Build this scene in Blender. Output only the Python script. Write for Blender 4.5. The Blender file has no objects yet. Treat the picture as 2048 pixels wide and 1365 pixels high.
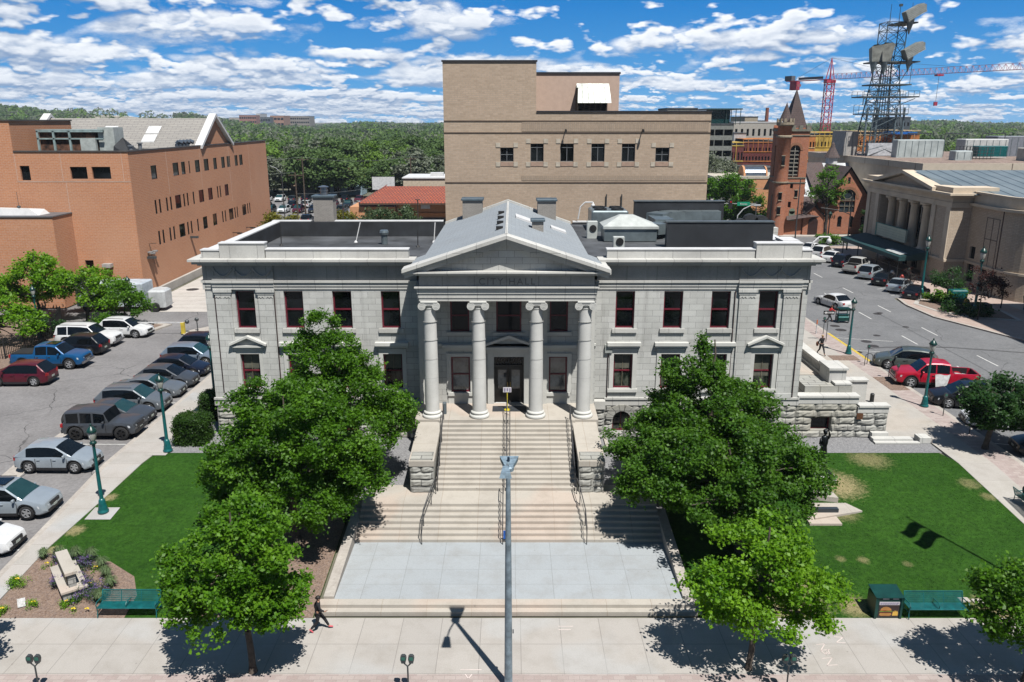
import bpy, bmesh, math, random
import numpy as np
from mathutils import Vector, Matrix
PI=math.pi
R=random.Random(7)
NR=np.random.RandomState(11)
sc=bpy.context.scene
COL=sc.collection
CAMH=20.0; PITCH=math.radians(15.38)
SUN=Vector((0.485*math.cos(math.radians(62)),-0.875*math.cos(math.radians(62)),math.sin(math.radians(62)))).normalized()
def zg(y):
    return 0.0 if y<29.1 else min(1.2,1.2*(y-29.1)/13.0)
def G(u,v,z=None):
    """point on the ground (or on a level z) seen at a photo pixel; used only to survey the place"""
    a=(u-1024)/1600.;b=(682.5-v)/1600.
    c,s=math.cos(PITCH),math.sin(PITCH)
    ry=c+b*s;rz=-s+b*c
    zz=0.6 if z is None else z
    for _ in range(20):
        t=(zz-CAMH)/rz
        if z is None: zz=zg(ry*t)
    return a*t,ry*t,zz
def V(u,v,Y):
    a=(u-1024)/1600.;b=(682.5-v)/1600.
    c,s=math.cos(PITCH),math.sin(PITCH)
    t=Y/(c+b*s)
    return a*t,CAMH+(-s+b*c)*t
# ------------------------------------------------------------------ nodes
ALB=.62   # real-world reflectances; the exposure is set to match
class T:
    def __init__(s,m): s.m=m; s.t=m.node_tree; s.t.nodes.clear()
    def n(s,typ,props=None,**inp):
        nd=s.t.nodes.new(typ)
        for k,v in (props or {}).items(): setattr(nd,k,v)
        for k,v in inp.items():
            key=k.replace('_',' ')
            sock=None
            if key in nd.inputs: sock=nd.inputs[key]
            else:
                for i in nd.inputs:
                    if i.name.lower()==key.lower(): sock=i;break
                if sock is None and k[0]=='i' and k[1:].isdigit(): sock=nd.inputs[int(k[1:])]
            if isinstance(v,bpy.types.NodeSocket): s.t.links.new(v,sock)
            else: sock.default_value=v
        return nd
    def math(s,op,a,b=0.0,clamp=False):
        return s.n('ShaderNodeMath',{'operation':op,'use_clamp':clamp},i0=a,i1=b).outputs[0]
    def mix(s,f,a,b,mode='MIX'):
        nd=s.t.nodes.new('ShaderNodeMix'); nd.data_type='RGBA'; nd.blend_type=mode; nd.clamp_factor=True
        for i,v in ((0,f),(6,a),(7,b)):
            if isinstance(v,bpy.types.NodeSocket): s.t.links.new(v,nd.inputs[i])
            else: nd.inputs[i].default_value=(v if i==0 else c4(v))
        return nd.outputs[2]
    def noise(s,vec,scale,detail=3,rough=.55,dist=0.0):
        return s.n('ShaderNodeTexNoise',None,Vector=vec,Scale=scale,Detail=detail,Roughness=rough,Distortion=dist).outputs[0]
    def ramp(s,f,a,b):
        nd=s.n('ShaderNodeMapRange',{'clamp':True},Value=f); nd.inputs[1].default_value=a; nd.inputs[2].default_value=b
        return nd.outputs[0]
    def out(s,col,rough=.8,bump=None,bs=.2,metal=0,spec=.3,coat=0,emit=None,trans=None):
        p=s.n('ShaderNodeBsdfPrincipled')
        if isinstance(col,bpy.types.NodeSocket): col=s.mix(1.0,col,(ALB,ALB,ALB),'MULTIPLY')
        else: col=tuple(k*ALB for k in col[:3])
        for k,v in (('Base Color',col),('Roughness',rough),('Metallic',metal),('Specular IOR Level',spec),('Coat Weight',coat)):
            if isinstance(v,bpy.types.NodeSocket): s.t.links.new(v,p.inputs[k])
            else: p.inputs[k].default_value=c4(v) if k=='Base Color' else v
        if coat: p.inputs['Coat Roughness'].default_value=.04
        if bump is not None:
            bn=s.n('ShaderNodeBump',None,Height=bump,Strength=bs,Distance=.03)
            s.t.links.new(bn.outputs[0],p.inputs['Normal'])
        o=s.n('ShaderNodeOutputMaterial')
        sh=p.outputs[0]
        if trans is not None:
            tr=s.n('ShaderNodeBsdfTranslucent',None,Color=c4(tuple(k*.75 for k in trans)) if not isinstance(trans,bpy.types.NodeSocket) else trans)
            mx=s.n('ShaderNodeMixShader'); mx.inputs[0].default_value=.38
            s.t.links.new(sh,mx.inputs[1]); s.t.links.new(tr.outputs[0],mx.inputs[2]); sh=mx.outputs[0]
        s.t.links.new(sh,o.inputs[0])
    def obj(s): return s.n('ShaderNodeTexCoord').outputs['Object']
    def pos(s): return s.n('ShaderNodeNewGeometry').outputs['Position']
    def wall(s,world=False):
        """coordinates that run along whichever wall or floor the face belongs to"""
        if world:
            g=s.n('ShaderNodeNewGeometry'); P=g.outputs['Position']; N=g.outputs['Normal']
        else:
            g=s.n('ShaderNodeTexCoord'); P=g.outputs['Object']; N=g.outputs['Normal']
        p=s.n('ShaderNodeSeparateXYZ',None,Vector=P); q=s.n('ShaderNodeSeparateXYZ',None,Vector=N)
        fx=s.math('GREATER_THAN',s.math('ABSOLUTE',q.outputs[0]),.7)
        fz=s.math('GREATER_THAN',s.math('ABSOLUTE',q.outputs[2]),.7)
        def mf(f,a,b):
            nd=s.t.nodes.new('ShaderNodeMix')
            s.t.links.new(f,nd.inputs[0]); s.t.links.new(a,nd.inputs[2]); s.t.links.new(b,nd.inputs[3]); return nd.outputs[0]
        u=mf(fx,p.outputs[0],p.outputs[1]); v=mf(fz,p.outputs[2],p.outputs[1])
        return s.n('ShaderNodeCombineXYZ',None,X=u,Y=v).outputs[0]
def c4(c): 
    if isinstance(c,(int,float)): return (c,c,c,1)
    return tuple(c)+((1,) if len(c)==3 else ())
def newmat(name):
    m=bpy.data.materials.new(name); m.use_nodes=True; return T(m)
def lin(r,g,b):
    f=lambda x:(x/255/12.92 if x/255<=.04045 else ((x/255+.055)/1.055)**2.4)
    return (f(r),f(g),f(b))
_mc={}
def plain(name,col,rough=.6,metal=0,spec=.4,coat=0,var=.12,scale=2.0,bump=0):
    """a surface with a little blotchy wear"""
    if name in _mc: return _mc[name]
    t=newmat(name); v=t.obj()
    n=t.noise(v,scale,4,.6)
    f=t.ramp(n,.3,.7)
    col2=tuple(c*(1-var*2) for c in col); col1=tuple(min(1,c*(1+var)) for c in col)
    c=t.mix(f,col2,col1)
    t.out(c,rough,bump=t.noise(v,scale*8,3) if bump else None,bs=bump,metal=metal,spec=spec,coat=coat)
    _mc[name]=t.m; return t.m
def blocks(name,c1,c2,mortar,bw,rh,ms,off=.5,rough=.85,stain=.25,bump=.3,world=False,stainscale=.35,c3=None,fine=14,drip=0):
    t=newmat(name); w=t.wall(world)
    b=t.n('ShaderNodeTexBrick',{'offset':off},Vector=w,Color1=c4(c1),Color2=c4(c2),Mortar=c4(mortar),Scale=1.0,Mortar_Size=ms,Mortar_Smooth=.1,Brick_Width=bw,Row_Height=rh)
    col=b.outputs[0]; P=t.pos()
    if c3 is not None:
        col=t.mix(t.ramp(t.noise(P,stainscale*.6,3,.6),.5,.72),col,t.mix(.6,col,c3))
    n=t.noise(P,stainscale,5,.65)
    col=t.mix(t.math('MULTIPLY',t.ramp(n,.42,.75),stain),col,(.12,.11,.10))
    n2=t.noise(P,fine,3,.6)
    col=t.mix(t.ramp(n2,.2,.8),t.mix(.12,col,(0,0,0)),t.mix(.08,col,(1,1,1)))
    if drip:
        mp=t.n('ShaderNodeMapping',None,Vector=P); mp.inputs['Scale'].default_value=(2.2,2.2,.18)
        col=t.mix(t.math('MULTIPLY',t.ramp(t.noise(mp.outputs[0],1.0,4,.6),.55,.8),drip),col,(.10,.095,.09))
    h=t.math('ADD',t.math('MULTIPLY',b.outputs[1],-1.0),t.math('MULTIPLY',n2,.35))
    t.out(col,rough,bump=h,bs=bump,spec=.2)
    return t.m
# ------------------------------------------------------------------ meshes
ROOTLOC={}
NOSPLIT={'raised_letters','print','blades','rib','panel_joint','stripe','eyes_and_mouth','nose_and_ears','fingers','foliage','trunk','stem','wire','body','muntin','pane','windscreen','rear_window','horn_rib','display','door_seam'}
class MB:
    def __init__(s): s.v=[];s.f=[]
    def add(s,vs,fs):
        k=len(s.v); s.v+= [tuple(p) for p in vs]; s.f+=[tuple(i+k for i in f) for f in fs]
    def quad(s,a,b,c,d): s.add([a,b,c,d],[(0,1,2,3)])
    def box(s,x0,x1,y0,y1,z0,z1,M=None):
        vs=[(x0,y0,z0),(x1,y0,z0),(x1,y1,z0),(x0,y1,z0),(x0,y0,z1),(x1,y0,z1),(x1,y1,z1),(x0,y1,z1)]
        if M is not None: vs=[tuple(M@Vector(p)) for p in vs]
        s.add(vs,[(0,3,2,1),(4,5,6,7),(0,1,5,4),(1,2,6,5),(2,3,7,6),(3,0,4,7)])
        return s
    def bev(s,x0,x1,y0,y1,z0,z1,b=.03):
        """box with chamfered vertical and top edges"""
        o=[(x0+b,y0),(x1-b,y0),(x1,y0+b),(x1,y1-b),(x1-b,y1),(x0+b,y1),(x0,y1-b),(x0,y0+b)]
        i=[(x0+2*b,y0+b),(x1-2*b,y0+b),(x1-b,y0+2*b),(x1-b,y1-2*b),(x1-2*b,y1-b),(x0+2*b,y1-b),(x0+b,y1-2*b),(x0+b,y0+2*b)]
        s.add([(x,y,z0) for x,y in o]+[(x,y,z1-b) for x,y in o]+[(x,y,z1) for x,y in i],
          [(7,6,5,4,3,2,1,0),tuple(range(16,24))]+[(k,(k+1)%8,8+(k+1)%8,8+k) for k in range(8)]+[(8+k,8+(k+1)%8,16+(k+1)%8,16+k) for k in range(8)])
        return s
    def prism(s,poly,axis,a,b):
        """extrude a 2D polygon along x, y or z"""
        f={'x':lambda p,t:(t,p[0],p[1]),'y':lambda p,t:(p[0],t,p[1]),'z':lambda p,t:(p[0],p[1],t)}[axis]
        n=len(poly)
        s.add([f(p,a) for p in poly]+[f(p,b) for p in poly],[tuple(range(n-1,-1,-1)),tuple(range(n,2*n))]+[(k,(k+1)%n,n+(k+1)%n,n+k) for k in range(n)])
        return s
    def tube(s,p0,p1,r0,r1=None,n=8,cap=True):
        if r1 is None:r1=r0
        p0=Vector(p0);p1=Vector(p1);d=(p1-p0)
        if d.length<1e-6:return s
        d.normalize();a=d.orthogonal().normalized();b=d.cross(a)
        vs=[]
        for p,r in((p0,r0),(p1,r1)):
            for k in range(n):
                t=2*PI*k/n; vs.append(tuple(p+a*math.cos(t)*r+b*math.sin(t)*r))
        fs=[(k,(k+1)%n,n+(k+1)%n,n+k) for k in range(n)]
        if cap: fs+=[tuple(range(n-1,-1,-1)),tuple(range(n,2*n))]
        s.add(vs,fs);return s
    def path(s,pts,r,n=6):
        for a,b in zip(pts,pts[1:]): s.tube(a,b,r,r,n)
        return s
    def lathe(s,prof,c=(0,0,0),n=20,M=None):
        vs=[];m=len(prof)
        for k in range(n):
            t=2*PI*k/n
            for r,z in prof:
                p=Vector((r*math.cos(t),r*math.sin(t),z))
                if M is not None:p=M@p
                vs.append((p.x+c[0],p.y+c[1],p.z+c[2]))
        fs=[(k*m+j,((k+1)%n)*m+j,((k+1)%n)*m+j+1,k*m+j+1) for k in range(n) for j in range(m-1)]
        s.add(vs,fs);return s
    def ball(s,c,rx,ry=None,rz=None,n=8,m=6,jit=0,rnd=R):
        ry=ry or rx;rz=rz or rx;vs=[(c[0],c[1],c[2]-rz)]
        for j in range(1,m):
            ph=-PI/2+PI*j/m
            for k in range(n):
                t=2*PI*k/n;q=1+rnd.uniform(-jit,jit)
                vs.append((c[0]+rx*q*math.cos(ph)*math.cos(t),c[1]+ry*q*math.cos(ph)*math.sin(t),c[2]+rz*q*math.sin(ph)))
        vs.append((c[0],c[1],c[2]+rz));e=len(vs)-1
        fs=[(0,1+(k+1)%n,1+k) for k in range(n)]
        for j in range(m-2):
            for k in range(n): fs.append((1+j*n+k,1+j*n+(k+1)%n,1+(j+1)*n+(k+1)%n,1+(j+1)*n+k))
        fs+=[(e,1+(m-2)*n+k,1+(m-2)*n+(k+1)%n) for k in range(n)]
        s.add(vs,fs);return s
    def pieces(s):
        n=len(s.v);pr=list(range(n))
        def fd(i):
            while pr[i]!=i: pr[i]=pr[pr[i]];i=pr[i]
            return i
        for f in s.f:
            a=fd(f[0])
            for i in f[1:]:
                b=fd(i)
                if a!=b: pr[b]=a
        rt=np.array([fd(i) for i in range(n)]);u,inv=np.unique(rt,return_inverse=True);k=len(u)
        if k<2 or k>500: return None
        P=np.array(s.v,dtype=float);lo=np.full((k,3),1e9);hi=np.full((k,3),-1e9);np.minimum.at(lo,inv,P);np.maximum.at(hi,inv,P)
        sz=(hi-lo).max(1);gap=np.maximum(0,np.maximum(lo[:,None]-hi[None],lo[None]-hi[:,None]));near=np.sqrt((gap**2).sum(2))<=np.maximum(.02,.5*np.maximum(sz[:,None],sz[None]))
        g=list(range(k))
        def fg(i):
            while g[i]!=i: g[i]=g[g[i]];i=g[i]
            return i
        for a,b in zip(*np.nonzero(np.triu(near,1))):
            x,y=fg(a),fg(b)
            if x!=y:g[y]=x
        gr=np.array([fg(i) for i in range(k)])[inv];ids=np.unique(gr)
        if len(ids)<2 or len(ids)>14: return None
        out=[]
        for d in ids:
            m=MB();mp={}
            for f in s.f:
                if gr[f[0]]==d:
                    for i in f:
                        if i not in mp: mp[i]=len(m.v);m.v.append(s.v[i])
                    m.f.append(tuple(mp[i] for i in f))
            out.append(m)
        return out
    def build(s,name,mat,parent=None,smooth=False,wn=False):
        if parent is not None and not s.__dict__.get('one') and name not in NOSPLIT and len(s.v)<6000:
            ps=s.pieces()
            if ps:
                o=None
                for m in ps:
                    m.one=True;q=m.build(name,mat,parent,smooth);o=o or q
                return o
        me=bpy.data.meshes.new(name)
        off=ROOTLOC.get(parent.name,(0,0,0)) if parent is not None else (0,0,0)
        vs=s.v if off==(0,0,0) else [(a-off[0],b-off[1],c-off[2]) for a,b,c in s.v]
        me.from_pydata(vs,[],s.f); me.update()
        if smooth: me.polygons.foreach_set('use_smooth',[True]*len(me.polygons))
        o=bpy.data.objects.new(name,me)
        if mat is not None: me.materials.append(mat)
        COL.objects.link(o)
        if parent is not None:
            o.parent=parent; ROOTLOC[o.name]=off
        return o
def soft(o,ang=35):
    try: o.data.set_sharp_from_angle(angle=math.radians(ang))
    except Exception: pass
    return o
def tag(o,label=None,cat=None,group=None,kind=None):
    if label:o['label']=label
    if cat:o['category']=cat
    if group:o['group']=group
    if kind:o['kind']=kind
    return o
def thing(name,label,cat,loc=(0,0,0),rotz=0,group=None,world=True):
    """an Empty at the base of a thing; with world=True its parts are written in world coordinates"""
    o=bpy.data.objects.new(name,None); o.empty_display_size=.2; COL.objects.link(o)
    o.location=loc;o.rotation_euler=(0,0,rotz)
    if world: ROOTLOC[o.name]=tuple(loc)
    return tag(o,label,cat,group)
def struct(name,mb,mat): 
    return tag(mb.build(name,mat),kind='structure')
def copy_tree(o,parent=None):
    c=o.copy(); COL.objects.link(c)
    if parent is not None: c.parent=parent
    for ch in o.children: copy_tree(ch,c)
    return c
def clipy(poly,y,keep_above):
    out=[]
    n=len(poly)
    for i in range(n):
        a=poly[i];b=poly[(i+1)%n]
        ina=(a[1]>=y) if keep_above else (a[1]<=y); inb=(b[1]>=y) if keep_above else (b[1]<=y)
        if ina: out.append(a)
        if ina!=inb:
            t=(y-a[1])/(b[1]-a[1]); out.append((a[0]+t*(b[0]-a[0]),y))
    return out
def sheet(mb,poly,dz,thick=0):
    """lay a polygon on the ground, following its slope"""
    for lo,hi in ((-1e5,29.1),(29.1,42.1),(42.1,1e5)):
        p=clipy(clipy(poly,lo,True),hi,False)
        if len(p)<3: continue
        ar=sum(p[i][0]*p[(i+1)%len(p)][1]-p[(i+1)%len(p)][0]*p[i][1] for i in range(len(p)))
        if abs(ar)<1e-6: continue
        if ar<0:p=p[::-1]
        n=len(p)
        top=[(x,y,zg(y)+dz) for x,y in p]
        if thick: mb.add(top+[(x,y,z-thick) for x,y,z in top],[tuple(range(n))]+[(k,n+k,n+(k+1)%n,(k+1)%n) for k in range(n)])
        else: mb.add(top,[tuple(range(n))])
    return mb
def rect(x0,x1,y0,y1): return [(x0,y0),(x1,y0),(x1,y1),(x0,y1)]
class W2:
    """a wall plane: s runs along it, n points out of the building"""
    def __init__(s,ox,oy,dx,dy): s.o=(ox,oy);s.d=(dx,dy);s.n=(dy,-dx)
    def p(s,t,z,out=0): return (s.o[0]+s.d[0]*t+s.n[0]*out,s.o[1]+s.d[1]*t+s.n[1]*out,z)
    def box(s,mb,s0,s1,z0,z1,o0,o1):
        """o0..o1: distance out of the wall (negative = in)"""
        q=[s.p(s0,z0,o1),s.p(s1,z0,o1),s.p(s1,z0,o0),s.p(s0,z0,o0)]
        mb.add(q+[(a,b,z1) for a,b,_ in q],[(0,3,2,1),(4,5,6,7),(0,1,5,4),(1,2,6,5),(2,3,7,6),(3,0,4,7)])
        return mb
    def prism(s,mb,poly,o0,o1):
        n=len(poly); mb.add([s.p(a,b,o1) for a,b in poly]+[s.p(a,b,o0) for a,b in poly],[tuple(range(n)),tuple(range(2*n-1,n-1,-1))]+[(k,n+k,n+(k+1)%n,(k+1)%n) for k in range(n)]); return mb
    def face(s,mb,L0,L1,z0,z1,ops,depth=.25,out=0):
        """wall skin with rectangular openings and their reveals"""
        xs=sorted(set([L0,L1]+[o[0] for o in ops]+[o[1] for o in ops])); zs=sorted(set([z0,z1]+[o[2] for o in ops]+[o[3] for o in ops]))
        for j in range(len(zs)-1):
            run=None
            for i in range(len(xs)-1):
                cx=(xs[i]+xs[i+1])/2;cz=(zs[j]+zs[j+1])/2
                hole=any(o[0]<cx<o[1] and o[2]<cz<o[3] for o in ops)
                if not hole:
                    if run is None:run=xs[i]
                if hole or i==len(xs)-2:
                    e=xs[i] if hole else xs[i+1]
                    if run is not None: mb.quad(s.p(run,zs[j],out),s.p(e,zs[j],out),s.p(e,zs[j+1],out),s.p(run,zs[j+1],out))
                    run=None
        for a,b,c,d in ops:
            i=out-depth
            mb.quad(s.p(a,c,out),s.p(b,c,out),s.p(b,c,i),s.p(a,c,i)); mb.quad(s.p(a,d,i),s.p(b,d,i),s.p(b,d,out),s.p(a,d,out))
            mb.quad(s.p(a,c,out),s.p(a,c,i),s.p(a,d,i),s.p(a,d,out)); mb.quad(s.p(b,c,i),s.p(b,c,out),s.p(b,d,out),s.p(b,d,i))
        return mb
    def window(s,root,a,b,c,d,inset,fm,gm,fw=.07,mull=(),rails=(),name='window',mw=.04,pm=None):
        m=MB(); o0=-inset-.06;o1=-inset+.02
        s.box(m,a,a+fw,c,d,o0,o1);s.box(m,b-fw,b,c,d,o0,o1);s.box(m,a+fw,b-fw,c,c+fw,o0,o1);s.box(m,a+fw,b-fw,d-fw,d,o0,o1)
        for t in mull: x=a+(b-a)*t; s.box(m,x-mw/2,x+mw/2,c+fw,d-fw,o0,o1-.015)
        for t in rails: z=c+(d-c)*t; s.box(m,a+fw,b-fw,z-mw/2,z+mw/2,o0,o1-.01)
        f=m.build(name,fm,root)
        g=MB(); g.quad(s.p(a+fw,c+fw,o0+.012),s.p(b-fw,c+fw,o0+.012),s.p(b-fw,d-fw,o0+.012),s.p(a+fw,d-fw,o0+.012))
        g.build('pane',gm,f)
        return f
# ------------------------------------------------------------------ camera, light, sky
cd=bpy.data.cameras.new('camera'); cam=bpy.data.objects.new('camera',cd); COL.objects.link(cam)
cam.location=(0,0,CAMH); cam.rotation_euler=(PI/2-PITCH,0,0)
cd.sensor_width=36; cd.lens=36*1600/2048.; cd.clip_end=20000; cd.clip_start=.5
sc.camera=cam
ld=bpy.data.lights.new('sun','SUN'); ld.energy=5.0; ld.angle=math.radians(.5); ld.color=(1,.965,.91)
lo=bpy.data.objects.new('sun',ld); COL.objects.link(lo); lo.rotation_euler=SUN.to_track_quat('Z','Y').to_euler(); lo.location=(0,0,200)
wd=bpy.data.worlds.new('World'); sc.world=wd; wd.use_nodes=True
t=T(wd)
gen=t.n('ShaderNodeTexCoord').outputs['Generated']
sp=t.n('ShaderNodeSeparateXYZ',None,Vector=gen); dx,dy,dz=sp.outputs
up=t.n('ShaderNodeVectorMath',{'operation':'NORMALIZE'}); 
lift=t.math('ADD',t.math('MULTIPLY',dz,1.5),.16)
t.t.links.new(t.n('ShaderNodeCombineXYZ',None,X=dx,Y=dy,Z=lift).outputs[0],up.inputs[0])
sky=t.n('ShaderNodeTexSky',{'sky_type':'NISHITA','sun_disc':False,'sun_elevation':math.radians(62),'sun_rotation':math.radians(151),'air_density':1.0,'dust_density':.2,'ozone_density':4.0,'altitude':1800},Vector=up.outputs[0])
hs=t.n('ShaderNodeHueSaturation',None,Color=sky.outputs[0],Saturation=1.0,Value=1.0)
# cumulus in four bands; the clouds get smaller and flatter towards the horizon
az=t.math('ARCTAN2',dx,dy)
el=t.math('MAXIMUM',dz,.0)
def band(a,b,c_,d):
    up_=t.ramp(el,a,b) if b>a else None; dn=t.ramp(el,d,c_)
    return dn if up_ is None else t.math('MULTIPLY',up_,dn)
LAY=[(11,26,1.3,band(.062,.082,9,10)),(17,44,5.1,band(.034,.046,.062,.082)),(28,82,9.7,band(.014,.022,.034,.046)),(52,180,14.2,band(0,0,.014,.022))]
def cloud(off):
    tot=None
    for sx_,sy_,sd,w_ in LAY:
        vec=t.n('ShaderNodeCombineXYZ',None,X=t.math('MULTIPLY',az,sx_),Y=t.math('ADD',t.math('MULTIPLY',el,sy_),off),Z=sd).outputs[0]
        wide=t.n('ShaderNodeCombineXYZ',None,X=t.math('MULTIPLY',az,sx_*.55),Y=t.math('ADD',t.math('MULTIPLY',el,sy_*1.15),off),Z=sd+2).outputs[0]
        bl=t.math('ABSOLUTE',t.math('SUBTRACT',t.noise(vec,1.9,3,.5,0),.5))
        v_=t.math('ADD',t.math('ADD',t.math('MULTIPLY',t.noise(wide,.95,2,.45,0),.60),t.math('MULTIPLY',t.noise(vec,1.9,8,.58,0),.36)),t.math('MULTIPLY',bl,.6))
        v_=t.math('MULTIPLY',v_,w_)
        tot=v_ if tot is None else t.math('ADD',tot,v_)
    return tot
d0=cloud(0.0); d1=cloud(.50); d2=cloud(.13)
bias=t.math('ADD',t.math('MULTIPLY',t.ramp(az,.22,-.25),.072),t.math('MULTIPLY',t.ramp(el,.12,0.02),.05))
db=t.math('ADD',d0,bias)
dens=t.math('MULTIPLY',t.ramp(db,.53,.60),t.math('MULTIPLY',t.ramp(el,.28,.17),t.ramp(dy,-.1,.2)))
lit=t.ramp(t.math('SUBTRACT',d0,d1),-.075,.085)
lit2=t.ramp(t.math('SUBTRACT',d0,d2),-.06,.07)
thick=t.ramp(db,.58,.78)
li=t.math('ADD',t.math('MULTIPLY',lit,.66),t.math('MULTIPLY',lit2,.34))
ccol=t.mix(li,(2.3,3.4,5.3),(10.2,10.4,10.6))
ccol=t.mix(t.math('MULTIPLY',thick,.35),ccol,(3.9,4.7,6.1))
blue=t.mix(t.ramp(el,.13,0.0),(.0,2.15,6.3),(.9,4.1,7.8))
sk=t.mix(.84,hs.outputs[0],blue)
sk=t.mix(t.math('MAXIMUM',t.ramp(el,.15,.5),t.ramp(dy,.3,-.1)),sk,t.mix(.8,sk,(1.0,1.55,2.4)))
colr=t.mix(t.math('MULTIPLY',dens,.95),sk,ccol)
below=t.math('LESS_THAN',dz,-.002)
colr=t.mix(below,colr,(.8,.9,.7))
wd.cycles.sampling_method='MANUAL';wd.cycles.sample_map_resolution=256
bg=t.n('ShaderNodeBackground',None,Color=colr,Strength=.060)
t.t.links.new(bg.outputs[0],t.n('ShaderNodeOutputWorld').inputs[0])
sc.view_settings.view_transform='Standard'; sc.view_settings.look='None'; sc.view_settings.exposure=.86; sc.view_settings.gamma=1
try: sc.cycles.use_denoising=True
except Exception: pass
# ------------------------------------------------------------------ ground materials
def ground_mat(name,c1,c2,rough=.9,sc1=.25,sc2=6,bump=.15,crack=0,spots=None,stain=.2):
    t=newmat(name);P=t.pos()
    a=t.noise(P,sc1,5,.62); b=t.noise(P,sc2,4,.7)
    c=t.mix(t.ramp(a,.35,.68),c1,c2)
    c=t.mix(t.ramp(b,.25,.75),t.mix(stain,c,(0,0,0)),t.mix(stain*.5,c,(1,1,1)))
    if crack:
        wn=t.n('ShaderNodeTexNoise',None,Vector=P,Scale=.35,Detail=4)
        vv=t.n('ShaderNodeVectorMath',{'operation':'ADD'}); t.t.links.new(P,vv.inputs[0])
        ms=t.n('ShaderNodeVectorMath',{'operation':'SCALE'}); t.t.links.new(wn.outputs['Color'],ms.inputs[0]); ms.inputs['Scale'].default_value=2.2
        t.t.links.new(ms.outputs[0],vv.inputs[1])
        vo=t.n('ShaderNodeTexVoronoi',{'feature':'DISTANCE_TO_EDGE'},Vector=vv.outputs[0],Scale=.16)
        m=t.math('MULTIPLY',t.ramp(vo.outputs[0],.009,.002),t.ramp(t.noise(P,.15,2),.40,.52))
        c=t.mix(t.math('MULTIPLY',m,crack),c,(.035,.034,.034))
        # darker tar-sealed and oil patches
        o=t.ramp(t.noise(P,.5,3,.5),.62,.72)
        c=t.mix(t.math('MULTIPLY',o,.25),c,(.05,.05,.05))
    t.out(c,rough,bump=b,bs=bump,spec=.15); return t.m
M={}
M['asphalt']=ground_mat('asphalt',(.17,.162,.162),(.235,.225,.225),crack=.75,stain=.18)
M['road']=ground_mat('road_asphalt',(.14,.143,.15),(.185,.188,.195),crack=.5,stain=.15)
M['concrete']=ground_mat('concrete',(.42,.39,.355),(.50,.47,.43),sc1=.6,bump=.08,stain=.10)
M['kerb']=ground_mat('kerb_concrete',(.40,.36,.32),(.48,.44,.39),sc1=.8,bump=.1)
M['gravel']=ground_mat('gravel',(.12,.12,.13),(.30,.30,.31),sc1=9,sc2=22,bump=.6,stain=.4)
M['mulch']=ground_mat('bark_mulch',(.13,.065,.035),(.26,.15,.085),sc1=7,sc2=16,bump=.7,stain=.35)
M['soil']=ground_mat('soil',(.10,.10,.06),(.17,.15,.10),sc1=.02,sc2=.3)
M['paint']=plain('road_paint',(.62,.62,.60),.7,var=.15,scale=6)
M['yellow']=plain('yellow_paint',(.62,.45,.06),.6,var=.12,scale=4)
def slab(name,c1,c2,joint,pw,ph,ox=0,oy=0,js=.02,rough=.9,off=0,tint=None):
    t=newmat(name);P=t.pos()
    mp=t.n('ShaderNodeMapping',None,Vector=P); mp.inputs['Location'].default_value=(-ox,-oy,0)
    sx=t.n('ShaderNodeSeparateXYZ',None,Vector=mp.outputs[0])
    w=t.n('ShaderNodeCombineXYZ',None,X=sx.outputs[0],Y=sx.outputs[1]).outputs[0]
    b=t.n('ShaderNodeTexBrick',{'offset':off},Vector=w,Color1=c4(c1),Color2=c4(c2),Mortar=c4(joint),Scale=1.0,Mortar_Size=js,Mortar_Smooth=.3,Brick_Width=pw,Row_Height=ph)
    c=b.outputs[0]
    a=t.noise(P,.9,5,.65); f=t.noise(P,18,3,.6)
    if tint: c=t.mix(t.math('MULTIPLY',t.ramp(t.noise(P,.22,2),.52,.60),.5),c,tint)
    c=t.mix(t.math('MULTIPLY',t.ramp(a,.45,.75),.30),c,(.2,.17,.13))
    sp_=t.n('ShaderNodeTexVoronoi',None,Vector=P,Scale=1.1).outputs[0]
    c=t.mix(t.math('MULTIPLY',t.ramp(t.math('ADD',sp_,t.math('MULTIPLY',f,.06)),.085,.05),.45),c,(.12,.10,.09))
    c=t.mix(t.ramp(f,.2,.8),t.mix(.08,c,(0,0,0)),t.mix(.06,c,(1,1,1)))
    t.out(c,rough,bump=f,bs=.06,spec=.15); return t.m
M['walk']=slab('sidewalk_concrete',(.445,.415,.38),(.41,.385,.355),(.27,.25,.23),1.62,1.75,ox=.35,oy=25.65,js=.016,tint=(.45,.455,.45))
M['plaza']=slab('plaza_concrete',(.385,.415,.435),(.36,.39,.41),(.27,.29,.30),1.66,1.22,ox=.15,oy=29.95,js=.014)
M['sidewalk_side']=slab('side_walk_concrete',(.45,.425,.385),(.42,.395,.36),(.34,.31,.28),2.2,1.9,ox=25.3,oy=.3,js=.014,tint=(.48,.42,.35))
M['pavers']=slab('brick_pavers',(.37,.29,.27),(.46,.39,.36),(.33,.28,.26),.42,.22,js=.012,off=.5)
M['redpavers']=slab('red_pavers',(.42,.31,.26),(.47,.37,.32),(.34,.27,.24),.45,.3,js=.01,off=.5)
M['step']=slab('step_stone',(.50,.46,.40),(.46,.425,.375),(.35,.29,.23),1.9,40,ox=.2,oy=0,js=.012,tint=(.56,.44,.36))
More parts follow.
